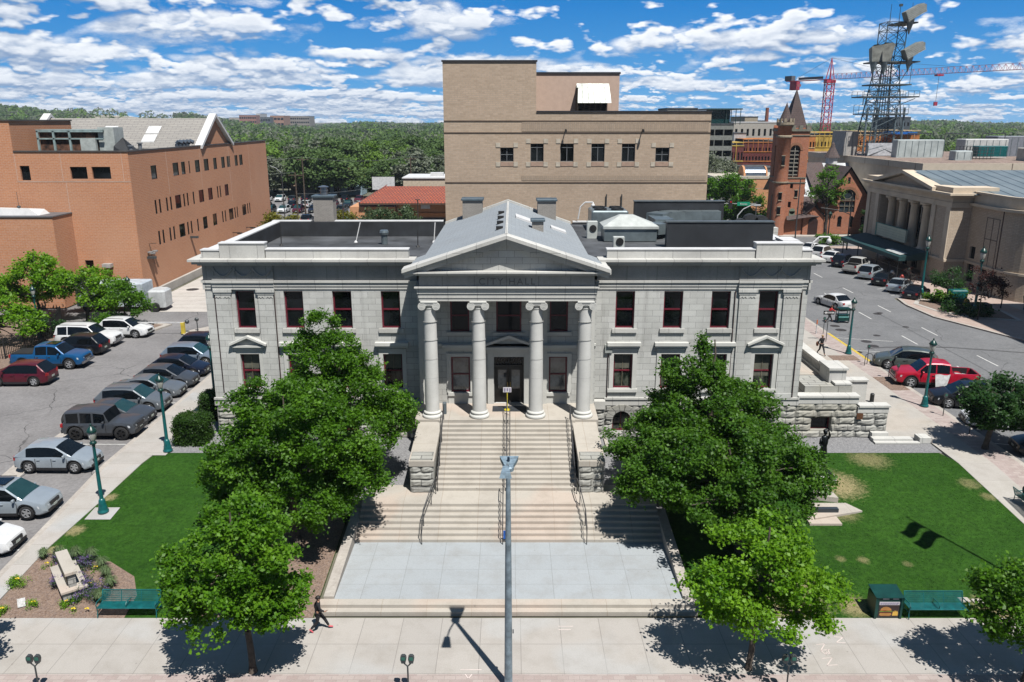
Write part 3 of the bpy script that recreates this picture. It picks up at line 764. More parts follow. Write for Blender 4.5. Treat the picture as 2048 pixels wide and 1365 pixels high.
# letters
cu=bpy.data.curves.new('inscription','FONT'); cu.body='CITY HALL'; cu.size=.52; cu.extrude=.012; cu.align_x='CENTER'; cu.space_character=1.28
ob=bpy.data.objects.new('inscription',cu); COL.objects.link(ob); ob.parent=CH
ob.location=(-.28+.3,YA+.01-43,11.39-1.2); ob.rotation_euler=(PI/2,0,0)
dg=bpy.context.evaluated_depsgraph_get(); me=bpy.data.meshes.new_from_object(ob.evaluated_get(dg)); 
ob2=bpy.data.objects.new('inscription',me); COL.objects.link(ob2); ob2.parent=CH; ob2.location=ob.location; ob2.rotation_euler=ob.rotation_euler
me.materials.clear(); me.materials.append(plain('cut_letters',(.20,.20,.19),.9)); bpy.data.objects.remove(ob); ob2.name='inscription'
ob2.scale=(1,1,1)
# pediment
AX=-.3; AZ=14.0; EZ=12.16
m=MB(); m.add([(PX0-.1,YA+.12,12.16),(PX1+.1,YA+.12,12.16),(AX,YA+.12,13.85)],[(0,1,2)]); m.build('tympanum',M['ashlar'],CH)
m=MB()
for s in (-1,1):
    ex=AX+s*5.42
    for (dz0,dz1,p) in ((-.50,-.30,.28),(-.297,-.16,.45),(-.157,.03,.58)):
        a=(AX,AZ+dz0+.12);b=(ex+s*p*.35,12.10+dz0+.18);c_=(ex+s*p*.35,12.10+dz1+.18);d=(AX,AZ+dz1+.12)
        pl=[a,b,c_,d] if s<0 else [b,a,d,c_]
        m.prism(pl,'y',YA-p,YA+.5)
    m.box(min(ex,ex-s*.02),max(ex,ex+s*.24),YA-.3,YW-.63,12.0,12.2)
m.build('raking_cornice',M['smooth'],CH)
m=MB()
def slope(x): return AZ+.14-abs(x-AX)*(AZ-12.1)/5.42
hw=4.75
for s in (-1,1):
    x1=AX+s*hw
    pts=[(AX,YA-.1,slope(AX)),(x1,YA-.1,slope(x1)),(x1,YE+.3,slope(x1)),(AX,YE+.3,slope(AX))]
    m.add(pts+[(x,y,z-.25) for x,y,z in pts],[(0,1,2,3) if s<0 else (3,2,1,0),(2,1,5,6),(0,4,5,1)])
    x2=AX+s*5.35
    pts=[(x1,YA-.1,slope(x1)),(x2,YA-.1,slope(x2)),(x2,YW+.4,slope(x2)),(x1,YW+.4,slope(x1))]
    m.add(pts+[(x,y,z-.2) for x,y,z in pts],[(0,1,2,3) if s<0 else (3,2,1,0),(2,1,5,6),(2,6,7,3)])
rf=m.build('roof',M['shingle'],CH)
m=MB()
for s in (-1,1):
    for k in range(1): m.prism([(AX,slope(AX)+.0),(AX+s*hw,slope(AX+hw)+.0),(AX+s*hw,slope(AX+hw)+.14),(AX,slope(AX)+.16)],'y',YE,YE+.35)
m.box(AX-.07,AX+.07,YA,YE,slope(AX)-.02,slope(AX)+.05)
m.build('ridge',M['smooth'],rf)
m=MB()
for y in (46.0,48.6,51.2,54): m.box(AX-.62,AX-.22,y,y+.35,slope(AX-.42)-.02,slope(AX-.42)+.16)
m.build('roof_vent',M['blackmetal'],rf)
for (x0,x1,y0,y1) in ((.25,1.5,52.0,53.6),(2.6,3.6,53,54.2)):
    m=MB();pts=[(x0,y0,slope(x0)+.12),(x1,y0,slope(x1)+.12),(x1,y1,slope(x1)+.12),(x0,y1,slope(x0)+.12)]
    m.add(pts+[(a,b,c-.2) for a,b,c in pts],[(0,1,2,3),(0,4,5,1),(1,5,6,2),(2,6,7,3),(3,7,4,0)]); m.build('skylight',M['copingwhite'],rf)
M['chim']=blocks('chimney_brick',(.33,.30,.27),(.27,.25,.225),(.38,.36,.33),.25,.09,.012,stain=.3)
for (x0,x1,y0,y1,z0,z1) in ((-3.65,-2.2,59.5,60.9,12.2,14.35),(1.9,3.25,59.5,60.9,12.2,14.3),(1.25,1.95,49.6,50.4,13.0,14.0),(-15.0,-13.5,YE+.1,YE+1.2,11,14.45)):
    m=MB(); m.box(x0,x1,y0,y1,z0,z1); c=m.build('chimney',M['chim'],CH)
    m=MB(); m.bev(x0-.1,x1+.1,y0-.1,y1+.1,z1+.003,z1+.14,.03); m.build('chimney_cap',plain('blue_grey_flashing',(.10,.14,.17),.5,metal=.3),c)
    if x0<-9:
        m=MB(); m.tube((-14.25,YE+.6,z1+.1),(-14.25,YE+.6,z1+.75),.27,.25,16); m.tube((-14.25,YE+.6,z1+.75),(-14.25,YE+.6,z1+.85),.4,.12,16);m.tube((-14.25,YE+.6,z1+.45),(-14.25,YE+.6,z1+.5),.32,.32,16); m.build('flue',plain('galvanised',(.35,.38,.42),.3,metal=.8),c)
# ---- upper and lower windows of the wings
for x in up_w:
    f=WF.window(CH,x-.56,x+.56,8.12,10.38,.2,M['wine'],M['glass'],fw=.085,rails=(.5,),mw=.09)
    q=MB(); WF.box(q,x-.74,x+.74,7.88,8.12,-.05,.12); q.build('sill',M['smooth'],f)
    f=WF.window(CH,x-.57,x+.57,4.36,6.56,.2,M['wine'],M['glassroom'],fw=.085,rails=(.5,),mw=.09,mull=())
    q=MB(); WF.box(q,x-.012,x+.012,4.45,6.45,-.22,-.2); q.build('muntin',plain('blind_cord',(.25,.22,.15),.7),f)
    q=MB(); zz=R.choice((5.1,5.6,5.9)); WF.box(q,x-.47,x+.47,zz,6.47,-.245,-.235); q.build('blind',plain('dull_blind',(.13,.13,.10),.7,var=.2),f)
    q=MB(); WF.box(q,x-.90,x+.90,4.16,4.36,-.05,.13)
    WF.box(q,x-.82,x-.57,4.36,6.78,.0,.07);WF.box(q,x+.57,x+.82,4.36,6.78,0,.07);WF.box(q,x-.57,x+.57,6.56,6.78,0,.07)
    if abs(x)>14:
        WF.box(q,x-.85,x+.85,6.783,7.0,0,.13); WF.box(q,x-.95,x+.95,7.003,7.12,0,.26)
        for s in (-1,1):
            WF.prism(q,[(x+s*1.1,7.12),(x+s*1.1,7.24),(x,7.74),(x,7.60)][::s],.0,.36)
        WF.prism(q,[(x-1,7.125),(x+1,7.125),(x,7.6)],.0,.12)
    else:
        WF.box(q,x-.82,x+.82,6.783,6.9,0,.11); WF.box(q,x-.95,x+.95,6.95,7.10,0,.2); WF.box(q,x-1.0,x+1.0,7.103,7.3,0,.30)
    q.build('surround',M['stone'],f)
# windows and door behind the columns
for (a,b,c,d) in cops:
    if (a,c)==(-1.07,3.6): continue
    top=c>7
    f=w.window(CH,a,b,c,d,.12,M['wine'],M['glass'] if top else M['glasslit'],fw=.09,rails=(.5,),mw=.08) if False else W2(0,YR,1,0).window(CH,a,b,c,d,.12,M['wine'],M['glass'] if top else M['glasslit'],fw=.09,rails=(.5,),mw=.08)
    wr=W2(0,YR,1,0); q=MB(); wr.box(q,a-.2,b+.2,c-.2,c-.005,-.05,.13)
    if not top:
        wr.box(q,a-.26,a-.02,c,d+.22,0,.08);wr.box(q,b+.02,b+.26,c,d+.22,0,.08);wr.box(q,a-.02,b+.02,d+.02,d+.22,0,.08);wr.box(q,a-.5,b+.5,7.12,7.3,0,.3);wr.box(q,a-.35,b+.35,6.95,7.117,0,.16)
        wr.box(q,a-.2,b+.2,3.6,c-.22,0,.05)
    q.build('surround',M['stone'],f)
WR=W2(0,YR,1,0)
dr=MB(); WR.box(dr,-1.07,-.98,3.6,6.52,-.28,-.1);WR.box(dr,.61,.70,3.6,6.52,-.28,-.1);WR.box(dr,-.98,.61,5.86,5.98,-.28,-.1)
for a,b in ((-.98,-.2),(-.17,.61)):
    WR.box(dr,a,a+.14,3.62,5.84,-.25,-.16);WR.box(dr,b-.14,b,3.62,5.84,-.25,-.16);WR.box(dr,a+.14,b-.14,3.62,4.45,-.25,-.16);WR.box(dr,a+.14,b-.14,5.66,5.84,-.25,-.16)
for k in range(3):
    x0=-.98+k*.53
    for j in range(3):
        WR.prism(dr,[(x0+j*.17,6.0),(x0+j*.17+.04,6.0),(x0+j*.17+.2,6.5),(x0+j*.17+.16,6.5)],-.24,-.18)
        WR.prism(dr,[(x0+j*.17+.16,6.0),(x0+j*.17+.2,6.0),(x0+j*.17+.04,6.5),(x0+j*.17,6.5)],-.235,-.175)
dd=dr.build('door',plain('bronze_door',(.012,.011,.010),.4,var=.2),CH)
g=MB(); 
for a,b in ((-.84,-.34),(-.03,.47)): g.quad(WR.p(a,4.45,-.2),WR.p(b,4.45,-.2),WR.p(b,5.66,-.2),WR.p(a,5.66,-.2))
g.build('pane',M['glasslit'],dd)
g=MB(); g.quad(WR.p(-.98,5.98,-.26),WR.p(.61,5.98,-.26),WR.p(.61,6.52,-.26),WR.p(-.98,6.52,-.26)); g.build('fanlight',M['glass'],dd)
g=MB(); 
for a in (-.28,-.12): WR.box(g,a,a+.03,4.6,4.9,-.14,-.11)
g.build('handle',plain('brass',(.4,.3,.1),.35,metal=.8),dd)
q=MB()
WR.box(q,-1.45,-1.09,3.6,6.85,0,.16);WR.box(q,.72,1.08,3.6,6.85,0,.16);WR.box(q,-1.07,.7,6.55,6.85,0,.16)
WR.box(q,-1.5,1.12,6.853,7.05,0,.22);WR.box(q,-1.75,1.4,7.053,7.2,0,.42)
for s in (-1,1): WR.prism(q,[(-.18+s*1.55,7.2),(-.18+s*1.55,7.34),(-.18,7.92),(-.18,7.75)][::s],0,.42)
WR.prism(q,[(-1.5,7.2),(1.15,7.2),(-.18,7.75)],0,.1)
for x in (CL+.06,-2.15,1.62,CR-1.0): WR.box(q,x,x+(.45 if -3<x<3 else .9),3.6,10.47,0,.14)
WR.box(q,CL,CR,7.2,7.34,.0,.10)
q.build('door_surround',M['stone'],CH)
q=MB(); WR.box(q,-1.15,.85,3.6,3.62,.55,1.45); q.build('door_mat',plain('dark_mat',(.03,.035,.042),.9),CH)
# meter box and downpipes
q=MB(); WF.box(q,5.55,5.98,6.65,7.15,0,.16); q.build('junction_box',plain('grey_box',(.42,.45,.43),.5),CH)
q=MB()
for x,z0,z1 in ((5.75,3.8,6.65),):
    q.tube((x,YW-.06,z0),(x,YW-.06,z1),.025)
for x in (-17.45,-13.95,13.1,17.0): q.tube((x,YW-.05,3.8),(x,YW-.05,10.4),.03,.03,6)
q.build('conduit',plain('rusty_cable',(.05,.025,.025),.7),CH)
# handrails
def rail(pts,side=0):
    m=MB(); m.path([(a,b,c+.9) for a,b,c in pts],.025,8)
    n=len(pts)
    for i,(a,b,c) in enumerate(pts): m.tube((a,b,c),(a,b,c+.9),.022,.022,6)
    m.path([(a,b,c+.5) for a,b,c in pts],.014,5)
    return m.build('handrail',M['iron'],CH)
def zs(y):
    if y<34.8:return .3
    if y<36.8:return .45+int((y-34.8)/.33)*.15
    if y<38.27:return 1.35
    return min(3.6,1.5+int((y-38.27)/.3114)*.15)
for x in (-3.88,3.28,-.3):
    rail([(x,y,zs(y)) for y in ((42.75,41.2,39.7,38.2) if x!=-.3 else (43.6,42.4,40.6,38.2))])
for x in (-.3,): rail([(x+.18,y,zs(y)) for y in (43.4,42.4,41.2,40,38.5)])
for x,xx in ((-3.95,-4.35),(3.35,3.6),(-.45,-.45)): rail([(x,37.9,1.35),(x+(xx-x)*.3,36.75,1.35),(xx,35.6,.75),(xx,34.6,.3)])
# front steps between plaza and sidewalk
m=MB(); m.box(-8.25,7.95,29.32,29.62,-.05,.15); m.box(-8.25,7.95,29.62,30.05,-.05,.3); struct('plaza_step',m,M['step'])
m=MB(); m.box(-7.6,7.3,30.05,35,-.2,.303); struct('plaza',m,M['plaza'])
m=MB()
for x0,x1 in ((-8.05,-7.6),(7.3,7.75)):
    m.add([(x0,30.05,-.1),(x1,30.05,-.1),(x1,36.9,-.1),(x0,36.9,-.1),(x0,30.05,.42),(x1,30.05,.42),(x1,36.9,1.05),(x0,36.9,1.05)],[(0,1,5,4),(1,2,6,5),(2,3,7,6),(3,0,4,7),(4,5,6,7)])
struct('plaza_kerb',m,M['kerb'])
# side entrance at the right-hand end
m=MB(); ws=W2(0,YW+.02,1,0)
sop=[(18.35,19.6,1.62,2.5)]
rocky(m,ws,XR+.02,21.05,1.15,3.4,sop,.43,.085,(.9,1.7)); rocky(m,ws,21.05,23.0,1.15,2.8,(),.41,.085,(.9,1.7))
ws.face(m,XR+.02,21.05,1.1,3.4,sop,.5,out=-.03); ws.face(m,21.05,23.0,1.1,2.8,[],.4,out=-.03)
m.box(18.0,20.9,YW+.6,57,1.1,4.29); m.box(XR+.01,17.99,YW+3.0,57,1.1,4.29)
m.build('side_stair_wall',M['rock'],CH)
q=MB(); ws.box(q,XR+.03,21.1,3.4,3.78,-.55,.06);ws.box(q,XR+.03,21.16,3.783,3.9,-.62,.13)
ws.box(q,21.12,23.0,2.8,3.16,-.5,.06);ws.box(q,21.17,23.08,3.163,3.28,-.55,.13)
q.build('side_stair_coping',M['smooth'],CH)
q=MB()
q.box(XR+.02,19.75,48.9,56.5,4.293,4.33)
for k in range(5): q.box(XR+.02,19.75,47.7+k*.3,49.2,3.4,3.58+k*.15)
q.box(XR+.02,21.0,46.65,49.0,3.2,3.55)
for k in range(7): q.box(21.1+k*.27,21.37+k*.27,46.6,49.3,1.15,3.45-(k+1)*.3)
q.build('side_stair',M['step'],CH)
q=MB(); q.box(19.75,20.3,48.9,56.9,4.2,4.45); q.box(19.72,20.33,48.9,56.95,4.95,5.1)
for k in range(34): q.box(19.9,20.15,49.1+k*.23,49.2+k*.23,4.45,4.95)
q.box(19.7,20.75,47.3,48.88,2.6,5.12);q.box(19.62,20.83,47.2,48.95,5.123,5.26); q.box(19.9,20.8,46.7,47.28,3.2,4.35);q.box(19.85,20.9,46.65,47.29,4.353,4.46)
q.box(20.9,23.1,49.4,49.9,1.2,3.7);q.box(20.85,23.15,49.3,50.0,3.703,3.82)
q.build('side_stair_balustrade',M['smooth'],CH)
f=ws.window(CH,18.35,19.6,1.62,2.5,.4,M['wine'],M['glass'],fw=.07,name='basement_window')
q=MB(); ws.box(q,21.05,21.42,2.42,2.78,.1,.17); q.build('plaque',plain('rust_brown_plaque',(.12,.05,.02),.6),CH)
# low stone steps at the foot of the side entrance
st=thing('stone_step_block','low pale stone step block on the grey gravel by the side entrance','steps',(23.2,45.3,1.2))
q=MB(); q.box(21.9,24.6,44.85,45.15,1.15,1.3);q.box(21.9,24.3,45.15,45.6,1.15,1.42);q.box(22.0,23.0,45.6,46.0,1.15,1.62);q.box(24.63,25.3,45.0,45.7,1.15,1.55)
q.build('tread',M['smooth'],st)
# window-well kerb in the gravel
wk=thing('window_well_kerb','small orange stone frame round the window well in the gravel','kerb',(7.5,44.9,1.2))
q=MB();q.box(5.6,8.6,44.3,44.5,1.15,1.3);q.box(5.6,5.8,44.5,45.7,1.15,1.3);q.box(8.4,8.6,44.5,45.7,1.15,1.3);q.build('frame',M['step'],wk)
# ------------------------------------------------------------------ things on the roof
M['duct']=plain('galvanised_duct',(.30,.36,.38),.35,metal=.65,var=.15,scale=1.2)
M['hvac']=plain('pale_hvac_casing',(.52,.55,.53),.5,var=.1)
def rthing(name,label,cat,x,y,z=12.4): return thing(name,label,cat,(x,y,z))
a=rthing('rooftop_unit','large grey air handling unit with round fans beside the gabled roof','roof unit',6.6,57.5)
m=MB();m.bev(5.6,8.2,56.6,59.4,12.4,13.9,.08);m.build('casing',M['duct'],a)
m=MB()
for x,y in ((6.3,57.4),(7.5,57.4),(6.3,58.7),(7.5,58.7)): m.lathe([(.35,13.9),(.45,13.9),(.45,14.02),(.38,14.02),(.36,13.93)],(x,y,0),16)
m.build('fan_ring',M['blackmetal'],a)
a=rthing('intake_hood','white hipped sheet metal hood on a boxy unit, in front of the large air handler','roof unit',7.0,53)
m=MB();m.box(6.0,9.4,51.9,54.0,12.45,13.25);m.build('casing',M['duct'],a)
m=MB();m.box(5.9,9.5,51.8,54.1,13.253,13.42);m.add([(5.9,51.8,13.42),(9.5,51.8,13.42),(9.5,54.1,13.42),(5.9,54.1,13.42),(7.1,52.8,14.05),(8.0,52.8,14.05),(8.0,53.3,14.05),(7.1,53.3,14.05)],[(0,1,5,4),(1,2,6,5),(2,3,7,6),(3,0,4,7),(4,5,6,7)])
m.build('hood',M['hvac'],a)
for i,(x,y,lab) in enumerate(((5.35,53.6,'tall narrow white condenser standing by the gabled roof eave'),(6.6,49.4,'small white condenser on the roof behind the front parapet'))):
    a=rthing('condenser',lab,'condenser',x,y,12.35); a['group']='white roof condensers'
    h=1.2 if i==0 else .75
    m=MB();m.bev(x-.35,x+.35,y-.18,y+.18,12.37,12.37+h,.03);m.build('casing',M['hvac'],a)
    m=MB();m.lathe([(.0,0),(.22,0),(.24,.03),(.0,.03)],(x+.05,y-.19,12.37+h*.6),14,Matrix.Rotation(PI/2,4,'X'));m.build('grille',M['blackmetal'],a)
a=rthing('ductwork','big curving galvanised duct run on stands between the black roof screens','duct',11,54.5)
m=MB()
path=[(9.3,53.2),(10.3,53.9),(11.3,53.2),(12.4,52.6),(14.4,52.6)]
def ductseg(a_,b_,w_,z0,z1):
    d=Vector((b_[0]-a_[0],b_[1]-a_[1])).normalized();n=Vector((-d.y,d.x))*w_/2
    m.prism([(a_[0]-n.x,a_[1]-n.y),(b_[0]-n.x,b_[1]-n.y),(b_[0]+n.x,b_[1]+n.y),(a_[0]+n.x,a_[1]+n.y)],'z',z0,z1)
for a_,b_ in zip(path,path[1:]): ductseg(a_,b_,1.2,12.75,13.45)
m.build('lower_duct',M['duct'],a)
m=MB()
arc=[(10.0,56.5),(10.9,57.6),(12.2,58.2),(13.6,58.4),(15.0,58.4)]
for a_,b_ in zip(arc,arc[1:]): ductseg(a_,b_,1.3,12.95,13.75)
for a_,b_ in (((10.3,54.2),(10.2,56.6)),): ductseg(a_,b_,1.25,12.9,13.6)
m.build('upper_duct',M['duct'],a)
m=MB()
for x,y in ((10.3,53.4),(12.2,52.2),(13.8,52.2),(10.5,57.0),(13,57.9)): m.box(x-.06,x+.06,y-.06,y+.06,12.4,12.95);m.box(x-.25,x+.25,y-.25,y+.25,12.38,12.46)
m.build('stand',M['duct'],a)
M['screen']=plain('black_roof_screen',(.030,.034,.040),.6,var=.2,scale=.8,bump=.05)
for x0,x1,y0,z0,z1,lab in ((9.6,16.2,49.6,12.35,13.95,'long black roof screen wall nearest the front parapet'),(8.9,15.4,58.6,12.4,14.35,'black roof screen wall at the rear of the roof behind the duct')):
    a=rthing('roof_screen',lab,'roof screen',(x0+x1)/2,y0,z0); a['group']='black roof screens'
    m=MB();m.box(x0,x1,y0,y0+.5,z0,z1);m.build('panel',M['screen'],a)
    m=MB();m.box(x0-.05,x1+.05,y0-.05,y0+.55,z1+.002,z1+.07);m.build('cap',plain('grey_cap',(.13,.15,.16),.5,metal=.3),a)
a=rthing('scrolled_parapet','weathered grey scrolled ornament at the rear corner of the roof','ornament',17.5,57.6)
m=MB();
for k,(x,r,z) in enumerate(((16.3,.42,12.9),(16.95,.5,13.15),(17.7,.55,13.0),(18.3,.4,12.75))): m.tube((x,56.9,z),(x,57.5,z),r,r,16)
m.box(15.9,18.6,56.95,57.45,12.3,12.9)
m.build('scroll',M['membrane'],a)
m=MB();m.box(17.9,18.75,56.4,57.9,12.2,12.75);m.build('block',M['smooth'],a)
for i,(x,y,lab) in enumerate(((-8.95,50.4,'small silver domed roof vent on the left flat roof'),)):
    a=rthing('turbine_vent',lab,'roof vent',x,56.3,11.6); m=MB()
    m.lathe([(0,11.61),(.22,11.61),(.22,12.25),(.30,12.3),(.33,12.45),(.28,12.6),(.0,12.64)],(-9.0,56.3,0),16);m.build('cowl',M['duct'],a)
for x,y,h,ln,lab in ((-16.1,55.6,.8,0,'black vent pipe near the left rear corner of the roof'),(-6.5,55.0,.7,0,'short dark vent pipe near the gabled roof'),(-11.2,57.2,1.0,.35,'slanting white pipe left of the silver vent'),(-5.6,57.2,1.0,.1,'upright white pipe close to the gabled roof')):
    a=rthing('roof_pipe',lab,'pipe',x,y,11.6);a['group']='pipes on the left roof';m=MB();m.tube((x,y,11.6),(x+ln,y+.2,12.02+h),.035,.035,8);m.lathe([(0,11.61),(.14,11.61),(.05,11.75)],(x,y,0),10)
    m.build('pipe',M['copingwhite'] if ln else M['blackmetal'],a)
for x,y,z,lab,flip in ((4.95,60.3,12.9,'white camera on a curved bracket behind the gabled roof',1),(17.5,46.8,12.2,'white camera on a curved bracket at the right front roof corner',1)):
    a=thing('security_camera',lab,'camera',(x,y,z));a['group']='roof cameras';m=MB()
    pts=[(x,y,z),(x+.15,y,z+.9),(x+.5,y,z+1.25),(x+1.1,y,z+1.25)];m.path(pts,.05,8);m.build('bracket',M['copingwhite'],a)
    m=MB();m.ball((x+1.1,y,z+1.0),.15,.15,.17,10,8);m.tube((x+1.1,y,z+1.05),(x+1.1,y,z+1.25),.08,.05);m.build('camera_dome',M['copingwhite'],a,True)
# sign stand and bin on the porch
a=thing('sign_stand','white notice on a yellow post standing in front of the bronze doors','sign',(-.28,44.3,3.6))
m=MB();m.tube((-.28,44.3,3.6),(-.28,44.3,4.75),.03);m.lathe([(0,3.605),(.2,3.605),(.18,3.65),(0,3.66)],(-.28,44.3,0),14);m.build('post',plain('yellow_post',(.6,.5,.03),.5),a)
m=MB();m.box(-.52,-.04,44.26,44.29,4.72,5.02);m.build('board',plain('white_notice',(.7,.68,.72),.6),a)
m=MB()
for k in range(3): m.box(-.46+k*.15,-.38+k*.15,44.252,44.262,4.76+.03*(k%2),4.97)
m.build('print',plain('faded_print',(.25,.22,.35),.7),a)
a=thing('litter_bin','small grey bin hidden beside the left column','bin',(-3.9,43.5,3.6));m=MB();m.bev(-4.02,-3.8,43.6,43.85,3.6,4.3,.03);m.build('body',plain('grey_bin',(.12,.15,.17),.5),a)
a=thing('blue_notice','small blue notice hanging at the foot of the middle handrail','sign',(-.35,34.9,.5));m=MB();m.box(-.42,-.14,34.7,34.73,.55,.98);m.build('board',plain('blue_board',(.02,.12,.5),.4),a)
# ------------------------------------------------------------------ vegetation
def leafmat(name,dark,mid,light,trans,rough=.5,ns=.9):
    if name in _mc:return _mc[name]
    t=newmat(name)
    r=t.n('ShaderNodeNewGeometry').outputs['Random Per Island']; P=t.pos()
    n=t.noise(P,ns,3,.5)
    c=t.mix(r,dark,mid); c=t.mix(t.math('MULTIPLY',t.ramp(n,.45,.7),.7),c,light)
    t.out(c,rough,spec=.22,trans=trans); _mc[name]=t.m; return t.m
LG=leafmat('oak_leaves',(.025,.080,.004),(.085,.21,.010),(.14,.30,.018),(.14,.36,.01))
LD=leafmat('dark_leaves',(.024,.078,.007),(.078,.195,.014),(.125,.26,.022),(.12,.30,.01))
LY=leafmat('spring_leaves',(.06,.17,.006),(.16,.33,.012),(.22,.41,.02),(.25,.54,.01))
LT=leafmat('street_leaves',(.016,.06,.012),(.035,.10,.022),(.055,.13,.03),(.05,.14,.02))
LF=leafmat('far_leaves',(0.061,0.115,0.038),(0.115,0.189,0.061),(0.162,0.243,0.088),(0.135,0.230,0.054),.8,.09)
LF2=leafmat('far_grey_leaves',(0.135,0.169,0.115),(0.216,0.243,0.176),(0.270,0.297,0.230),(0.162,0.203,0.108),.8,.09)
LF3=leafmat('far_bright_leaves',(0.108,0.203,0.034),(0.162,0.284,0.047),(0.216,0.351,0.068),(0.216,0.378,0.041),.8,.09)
LYE=leafmat('yellow_leaves',(.10,.11,.01),(.19,.18,.015),(.24,.22,.02),(.2,.2,.01),.5)
LR=leafmat('red_leaves',(.03,.01,.01),(.06,.02,.018),(.09,.03,.02),(.08,.02,.01),.5)
BARK=plain('bark',(.12,.095,.075),.9,var=.3,scale=5,bump=.4)
DBARK=plain('dark_bark',(.05,.042,.036),.9,var=.3,scale=5,bump=.3)
def leaves(cent,per,spread,size,up=.5,rs=NR,aspect=.7,clump=0):
    """leaf faces scattered round twig ends; returns vertices (n*4,3)"""
    cent=np.asarray(cent)
    if clump and len(cent)>60:
        K=cent[rs.choice(len(cent),int(len(cent)*clump),replace=False)]
        G_=np.array([K[np.argmin(((K-c_)**2).sum(1))] for c_ in cent]); cent=cent*.58+G_*.42
    n=len(cent)*per
    c=np.repeat(cent,per,axis=0)
    off=rs.normal(size=(n,3))*spread*np.array([1,1,.75])
    P=c+off
    N=rs.normal(size=(n,3)); N[:,2]=np.abs(N[:,2])+up; N/=np.linalg.norm(N,axis=1)[:,None]
    A=rs.normal(size=(n,3)); A-=N*(A*N).sum(1)[:,None]; A/=np.linalg.norm(A,axis=1)[:,None]
    B=np.cross(N,A)
    s=(size*rs.uniform(.6,1.25,n))[:,None]
    v=np.empty((n,4,3)); v[:,0]=P-A*s; v[:,1]=P+B*s*aspect+N*s*.12; v[:,2]=P+A*s; v[:,3]=P-B*s*aspect+N*s*.12
    return v.reshape(-1,3)
def quadmesh(name,v,mat,parent=None):
    v=np.asarray(v,dtype=np.float32)
    if parent is not None:
        off=ROOTLOC.get(parent.name,(0,0,0)); v=v-np.array(off,dtype=np.float32)
    n=len(v);me=bpy.data.meshes.new(name);me.vertices.add(n);me.vertices.foreach_set('co',v.ravel())
    me.loops.add(n);me.loops.foreach_set('vertex_index',np.arange(n,dtype=np.int32))
    me.polygons.add(n//4);me.polygons.foreach_set('loop_start',np.arange(0,n,4,dtype=np.int32))
    try: me.polygons.foreach_set('loop_total',np.full(n//4,4,dtype=np.int32))
    except Exception: pass
    me.update(calc_edges=True);me.validate()
    me.materials.append(mat);o=bpy.data.objects.new(name,me);COL.objects.link(o)
    if parent is not None:o.parent=parent
    return o
def crown_points(ells,step,rs=NR,shell=.45):
    """twig ends in a union of ellipsoids, thinned into uneven clumps"""
    pts=[]
    for (cx,cy,cz,rx,ry,rz) in ells:
        n=int(4.19*rx*ry*rz/step**3)
        d=rs.normal(size=(n,3));d/=np.linalg.norm(d,axis=1)[:,None]
        r=rs.uniform(shell,1.0,n)**.55
        # lobes: the radius varies with direction
        f=1+.16*np.sin(3.1*d[:,0]*2+cx*1.7+d[:,2]*4)+.13*np.sin(5.3*d[:,1]+cy+d[:,0]*3)+.10*np.sin(8.1*d[:,2]+3*d[:,1]+cz)
        pts.append(np.array([cx,cy,cz])+d*(r*f)[:,None]*np.array([rx,ry,rz]))
        ns=int(10+n*.020)
        for _ in range(ns):
            dd=rs.normal(size=3);dd/=np.linalg.norm(dd);dd[2]*=.8;L=rs.uniform(.12,.34);k_=int(5+3*L*max(rx,ry)/step*2)
            q=rs.uniform(.9,1+L,k_)[:,None];jit=rs.normal(size=(k_,3))*.07*min(rx,rz)
            pts.append(np.array([cx,cy,cz])+(dd*q+0)*np.array([rx,ry,rz])+jit)
    p=np.concatenate(pts)
    k=np.sin(p[:,0]*1.9+1.3*np.sin(p[:,2]*1.7))+np.sin(p[:,1]*2.1+p[:,2]*1.1)+np.sin(p[:,2]*2.6+p[:,0]*.8)
    return p[(k+rs.normal(size=len(p))*.55)>-.62]
def limb(mb,a,b,r0,r1,seg=4,wob=.12,rnd=R):
    a=Vector(a);b=Vector(b);L=(b-a).length;pr=a;prr=r0
    for i in range(1,seg+1):
        q=i/seg; p=a.lerp(b,q)+Vector((rnd.uniform(-1,1),rnd.uniform(-1,1),rnd.uniform(-.3,.8)))*L*wob*(1-q)*q*2
        r=r0+(r1-r0)*q; mb.tube(pr,p,prr,r,6 if r0>.05 else 4,cap=False); pr=p;prr=r
